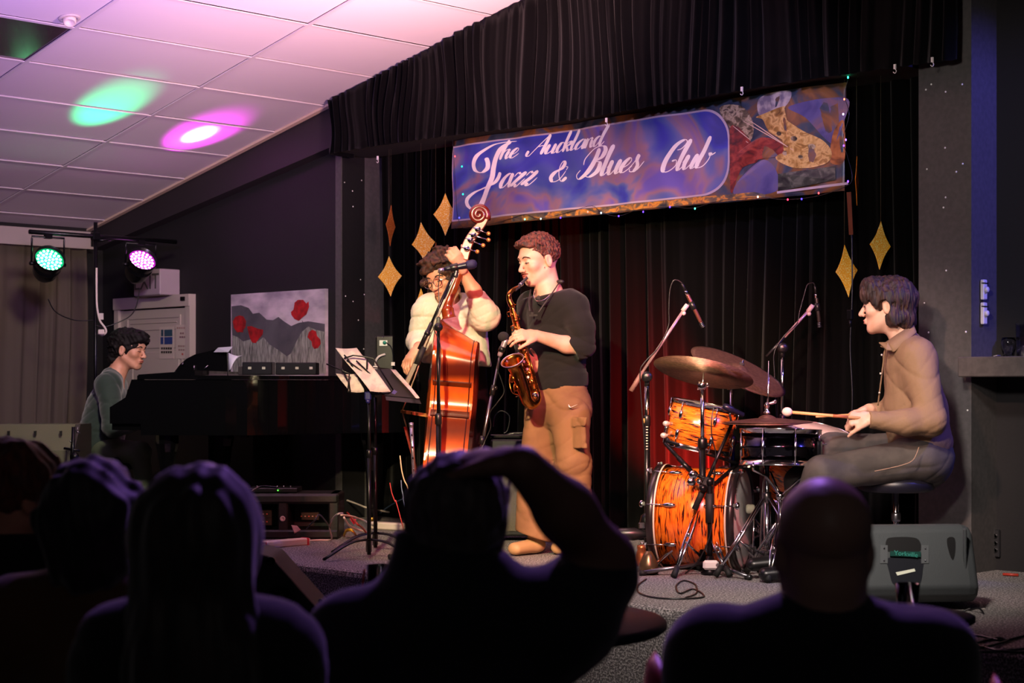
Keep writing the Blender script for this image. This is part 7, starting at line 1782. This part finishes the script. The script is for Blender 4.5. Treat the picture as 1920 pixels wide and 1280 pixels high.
MB().prism([PZ(655,972,STAGE+.13), PZ(668,973,STAGE+.13), PZ(664,984,STAGE+.1)], Fv*.004).build('red_tag', mat('red_tape','c03040',.4), label='small red triangular tag on the white cables', cat='tag')
a, b_ = PZ(695,984,STAGE+.025), PZ(800,990,STAGE+.025); X = (b_-a).normalized()
MB().box((a+b_)/2, ((b_-a).length,.07,.045), (X, Zv.cross(X), Zv), bev=.008).build('power_strip', mat('strip_white','e0d0c4',.45), label='second white power strip partly hidden behind the raised-arm man', cat='power strip')
q = PZ(740,968,STAGE); MB().box(q+Zv*.04, (.05,.05,.08), (Rv,Fv,Zv), bev=.01).build('plug_adapter', mat('plug_green','a8b890',.5), label='pale green plug adapter behind the music stands', cat='plug')
# instrument parts seen beside the bass: flute on a peg, hanging wires
J = lambda x, y, o=0: P(x, y, 9.2+o)
fl_ = thing('flute', 'silver flute standing upright on its peg beside the bass', 'flute', Vector((*J(776,900).xy, STAGE)))
MB().tube([J(771,792), J(777,905)], .0105, 12).tube([J(771,792), J(771.5,800)], .013, 12).build('tube', mat('flute_silver','c8c0d0',.25,.9), fl_)
for py in (815, 838, 858, 880): MB().ball(J(771+(py-792)*.053, py, -.012), (.006,.004,.008), 8).build('key', CHROME, fl_)
MB().tube([J(777,903), Vector((*J(777,905).xy, STAGE+.01))], .007, 8).lathe(Vector((*J(777,905).xy, STAGE)), Zv, [(0,0),(.06,0),(.06,.01),(.01,.02)], 18).build('peg', BLKM, fl_)
for pts, m_, r, lab in (([(750,854),(753,880),(758,900),(764,912),(768,930)], mat('cable_cream','d0c098',.5), .0035, 'cream wire hanging down beside the flute'),
   ([(731,905),(735,925),(741,940),(744,945)], mat('cable_red','a83430',.5), .003, 'short red wire standing out left of the flute'),
   ([(752,900),(753,915),(756,930),(758,945)], mat('cable_blue','7088a8',.5), .0025, 'thin blue wire near the flute')):
    e = J(*pts[-1]); cable('hanging_wire', [J(a, b) for a, b in pts]+[Vector((e.x+.05, e.y+.05, STAGE+.004))], r, m_, label=lab, cat='cable')
# wall plug panel left of the backdrop curtain
J = lambda x, y, o=0: P(x, y, 10.75+o)
t = thing('wall_plug_panel', 'small black panel with a green-lit plug by the left edge of the curtain', 'socket', J(722,700))
MB().box(J(722,668), (.11,.06,.26), (Rv,Fv,Zv), bev=.006).build('panel', GLOSS2, t); MB().box(J(719,643,-.035), (.05,.012,.035), (Rv,Fv,Zv)).build('socket', STEELD, t); MB().ball(J(721,642,-.05), (.014,.01,.012), 10).build('green_plug', mat('plug_teal','1c8068',.4), t)
for px in (705,718): MB().ball(J(px,632,-.035), .004, 6).build('screw', STEELD, t)
MB().box(J(704,689,-.04), (.028,.02,.022), (Rv,Fv,Zv)).box(J(737,682,-.04), (.022,.02,.022), (Rv,Fv,Zv)).build('white_plug', WHITEP, t)
MB().tube(crv([J(704,685,-.04), J(705,676,-.045), J(711,668,-.05), J(722,664,-.04)], 4), .007, 8).build('white_lead', WHITEP, t); MB().tube(crv([J(737,680,-.04), J(736,660,-.045), J(732,648,-.05), J(724,642,-.05)], 4), .0035, 6).build('black_lead', BLK, t)
# ---------------- coloured stage lamps on their stand ----------------
bx = -10.68; z_b = P(178,443,12.14).z; yq = 6.49
t = thing('lamp_stand', 'tall black T-bar lamp stand behind the pianist carrying both coloured lamps', 'lamp stand', Vector((bx, yq, STAGE)))
MB().tube([Vector((bx,yq,STAGE+.02)), Vector((bx,yq,z_b+.10))], .014, 10).build('pole', BLKM, t)
ya_, yb_ = PX(55,440,bx).y, PX(330,450,bx).y
MB().tube([Vector((bx,ya_,z_b)), Vector((bx,yb_,z_b))], .016, 12).build('cross_bar', BLKM, t); MB().box(Vector((bx,yq,z_b)), (.05,.06,.06), bev=.008).tube([Vector((bx,yq,z_b-.03)), Vector((bx+.04,yq+.1,z_b-.02))], .01, 8).build('bar_clamp', BLKM, t)
for k in range(3): a = k*2*PI/3+.4; d = Vector((math.cos(a), math.sin(a), 0)); MB().tube([Vector((bx,yq,STAGE+.45)), Vector((bx,yq,STAGE+.012))+d*.42], .010, 8).build('leg', BLKM, t)
def par(px, py, cname, col, lab, target, barpx, energy):
    c = PX(px, py, bx+.02); ax = (Vector(target)-c).normalized(); vis = (ax*.97+(Vector((0,0,CAM_H))-c).normalized()*.28).normalized()
    t = thing('stage_lamp', lab, 'stage lamp', c, None)
    o = MB().lathe(c, vis, [(0,-.235),(.035,-.235),(.062,-.20),(.085,-.16),(.092,-.10),(.092,-.095),(.098,-.09),(.098,-.075),(.092,-.07),(.102,-.03),(.106,0),(.106,.018),(.101,.018),(.099,-.012)], 36).build('can', mat('can_black','101012',.25,.3), t)
    lens = MB().lathe(c-vis*.012, vis, [(.099,0),(0,.001)], 32).build('lens', mat('lens_'+cname, col, .3, emit=(hx(col), .6)), t)
    x, y, z = frame(vis, Fv if abs(vis.dot(Fv)) < .9 else Zv); em = MB()
    for r, n in ((0,1),(.027,6),(.053,12),(.078,17)):
        for k in range(n): a = 2*PI*k/n; q = c-vis*.009+x*r*math.cos(a)+z*r*math.sin(a); em.ball(q, (.0095,.0095,.004), 8, (x,z,y))
    em.build('led_lens', mat('led_glow_'+cname, col, .2, emit=(tuple(.62*q+.38 for q in hx(col)), 12)), t)
    m = MB(); w = .125; by = Vector((bx, c.y, z_b)); Ys = Vector((0,1,0))
    m.tube([c-vis*.06+Ys*w, Vector((bx,c.y+w,z_b-.045)), Vector((bx,c.y+w,z_b-.03)), Vector((bx,c.y-w,z_b-.03)), Vector((bx,c.y-w,z_b-.045)), c-vis*.06-Ys*w], .007, 6); m.box(Vector((bx,c.y,z_b-.015)), (.03,.05,.05)); m.build('yoke', BLKM, t)
    for s_ in (-1,1): MB().lathe(c-vis*.06+Ys*w*s_, Ys*s_, [(.014,-.03),(.014,.012),(0,.014)], 10).build('yoke_knob', BLKM, t)
    l = spot('lamp_beam_'+cname, c+ax*.06, target, energy, lin_col(col), 21 if cname == 'green' else 27, 1, .03)
    if cname == 'magenta': spot('lamp_core_magenta', c+ax*.06, target, 900, (1,.45,1), 12, .9, .02)
    return c
def lin_col(h): return hx(h)
par(93, 486, 'green', '10ffa0', 'green glowing LED stage lamp, the left one on the bar', PX_CEIL(203,205) if 'PX_CEIL' in globals() else (-9.61,5.92,3.18), 92, 420)
par(267, 487, 'magenta', 'ff30ff', 'magenta glowing LED stage lamp, the right one on the bar', (-9.87,6.80,3.13), 267, 420)
cable('lamp_cable', [P(181,502,12.1), P(181,545,12.1), P(182,575,12.1), P(187,600,12.1), P(196,613,12.1), P(199,622,12.1), P(192,628,12.1), P(184,625,12.1)], .008, WHC, label='thick white cable hanging from the lamp stand bar and curling above the pianist', cat='cable')
MB().box(P(190,593,12.1), (.03,.01,.045), (Rv,Fv,Zv)).build('cable_label', WHITEP, label='white paper tag on the cable above the pianist', cat='tag'); MB().box(P(190,622,12.05), (.045,.02,.035), (Rv,Fv,Zv), bev=.005).build('plug_block', WHC, label='white plug block at the end of the hanging lamp cable', cat='plug')
for pts, lab in (([P(90,560,11.9), P(105,585,11.95), P(140,600,12.05), P(176,600,12.12)],'thin black lamp cable sagging from the green lamp'),([P(262,540,12.3), P(255,575,12.25), P(240,595,12.2), P(200,612,12.15), P(180,610,12.12)],'thin black lamp cable sagging from the magenta lamp')): cable('lamp_cable', pts, .004, BLK, label=lab, cat='cable')
# ---------------- tables, drinks ----------------
c = P(950,1158,4.8); c.z = 0; t = thing('round_table', 'round dark table behind the man with the raised hand', 'table', c)
MB().lathe(c+Zv*.72, Zv, [(0,0),(.44,0),(.45,.008),(.45,.022),(.44,.03),(0,.03)], 56).build('tabletop', mat('table_dark','1c1e2c',.5,noise=(120,'26283a',2,(1,1,1),.4,.6)), t); MB().lathe(c, Zv, [(.24,0),(.24,.012),(.04,.03),(.035,.72)], 28).build('pedestal', BLKM, t)
g = P(696,1100,4.95); g = Vector((*g.xy, .75)); dd = Vector((*c.xy,.75)); 
g = dd+(g-dd).normalized()*.395
t = thing('beer_glass', 'straight pint glass with a little pale beer left, on the dark round table', 'glass', g)
hg = .135
MB().lathe(g, Zv, [(.026,.0),(.029,.004),(.037,hg),(.0345,hg),(.0275,.012),(0,.010)], 32).build('glass', GLASS, t); MB().lathe(g, Zv, [(0,.011),(.0265,.0115),(.0298,.055),(0,.055)], 28).build('beer', mat('beer','b898a8',.2,trans=.5), t)
g2 = g-Rv*.055-Fv*.03
t = thing('small_jar', 'small glass tealight jar with a red straw left of the pint glass', 'jar', g2)
MB().lathe(g2, Zv, [(.02,0),(.024,.01),(.022,.05),(.02,.052),(.018,.05),(.02,.012),(0,.008)], 18).build('jar', GLASS, t); MB().tube([g2+Zv*.01, g2+Zv*.125+Rv*.015], .003, 8).build('straw', mat('straw_red','d04030',.4), t); MB().lathe(g2, Zv, [(.0225,.045),(.0245,.047),(.0245,.052),(.022,.053)], 18, closed=True).build('rim_ring', mat('rim_copper','c08060',.3,.8), t)
c = P(330,1140,5.0); c.z = 0; t = thing('round_table', 'dark round table hidden behind the long-haired woman', 'table', c)
MB().lathe(c+Zv*.72, Zv, [(0,0),(.34,0),(.35,.008),(.35,.022),(.34,.03),(0,.03)], 48).build('tabletop', mat('table_dark','1c1e2c',.5), t); MB().lathe(c, Zv, [(.24,0),(.24,.012),(.04,.03),(.035,.72)], 28).build('pedestal', BLKM, t)
b = P(272,1100,4.9); b = Vector((*b.xy,.75)); t = thing('drink_bottle', 'clear bottle of red drink with a blue cap between the two dark heads', 'bottle', b)
bh = P(272,958,4.9).z-.75; pr = [(.028,0),(.034,.006),(.036,.03),(.033,.05),(.036,.07),(.033,.09),(.036,.11),(.034,.13),(.037,.15),(.036,.19),(.032,.21),(.026,.225),(.026,.235),(.03,.25),(.029,.265),(.013,.285),(.011,.30)]
pr = [(r, z*bh/.335) for r, z in pr]
MB().lathe(b, Zv, pr, 24).build('bottle_body', mat('bottle_clear','f0d8d8',.08,trans=.7,spec=.6), t); MB().lathe(b, Zv, [(0,.004)]+[(r*.93, z+.003) for r, z in pr[:9]]+[(0,pr[8][1])], 20).build('red_drink', mat('red_drink','d01c24',.3), t)
MB().lathe(b+Zv*bh*.89, Zv, [(.0135,0),(.014,.003),(.014,.030),(.012,.034),(0,.035)], 14).build('cap', mat('cap_blue','2838d0',.35), t); MB().lathe(b+Zv*.03-Rv*.036, -Rv, [(.012,0),(.012,.002),(0,.002)], 10).build('label_patch', mat('label_teal','1c7c70',.4), t)

c = P(1715,1150,4.9); c.z = 0; t = thing('round_table', 'small dark side table between the bald man and the monitor wedge', 'table', c)
MB().lathe(c+Zv*.725, Zv, [(0,0),(.16,0),(.17,.006),(.17,.02),(.16,.025),(0,.025)], 36).build('tabletop', mat('table_dark','1c1e2c',.5), t); MB().lathe(c, Zv, [(.16,0),(.16,.012),(.03,.03),(.025,.725)], 24).build('pedestal', BLKM, t)
g = P(1702,1130,4.9); g = Vector((*g.xy, .751))
MB().lathe(g, Zv, [(.024,.0),(.027,.004),(.035,.085),(.0335,.085),(.0255,.008),(0,.007)], 28).build('plastic_tumbler', GLASS, label='clear plastic tumbler in front of the grey monitor wedge', cat='glass')
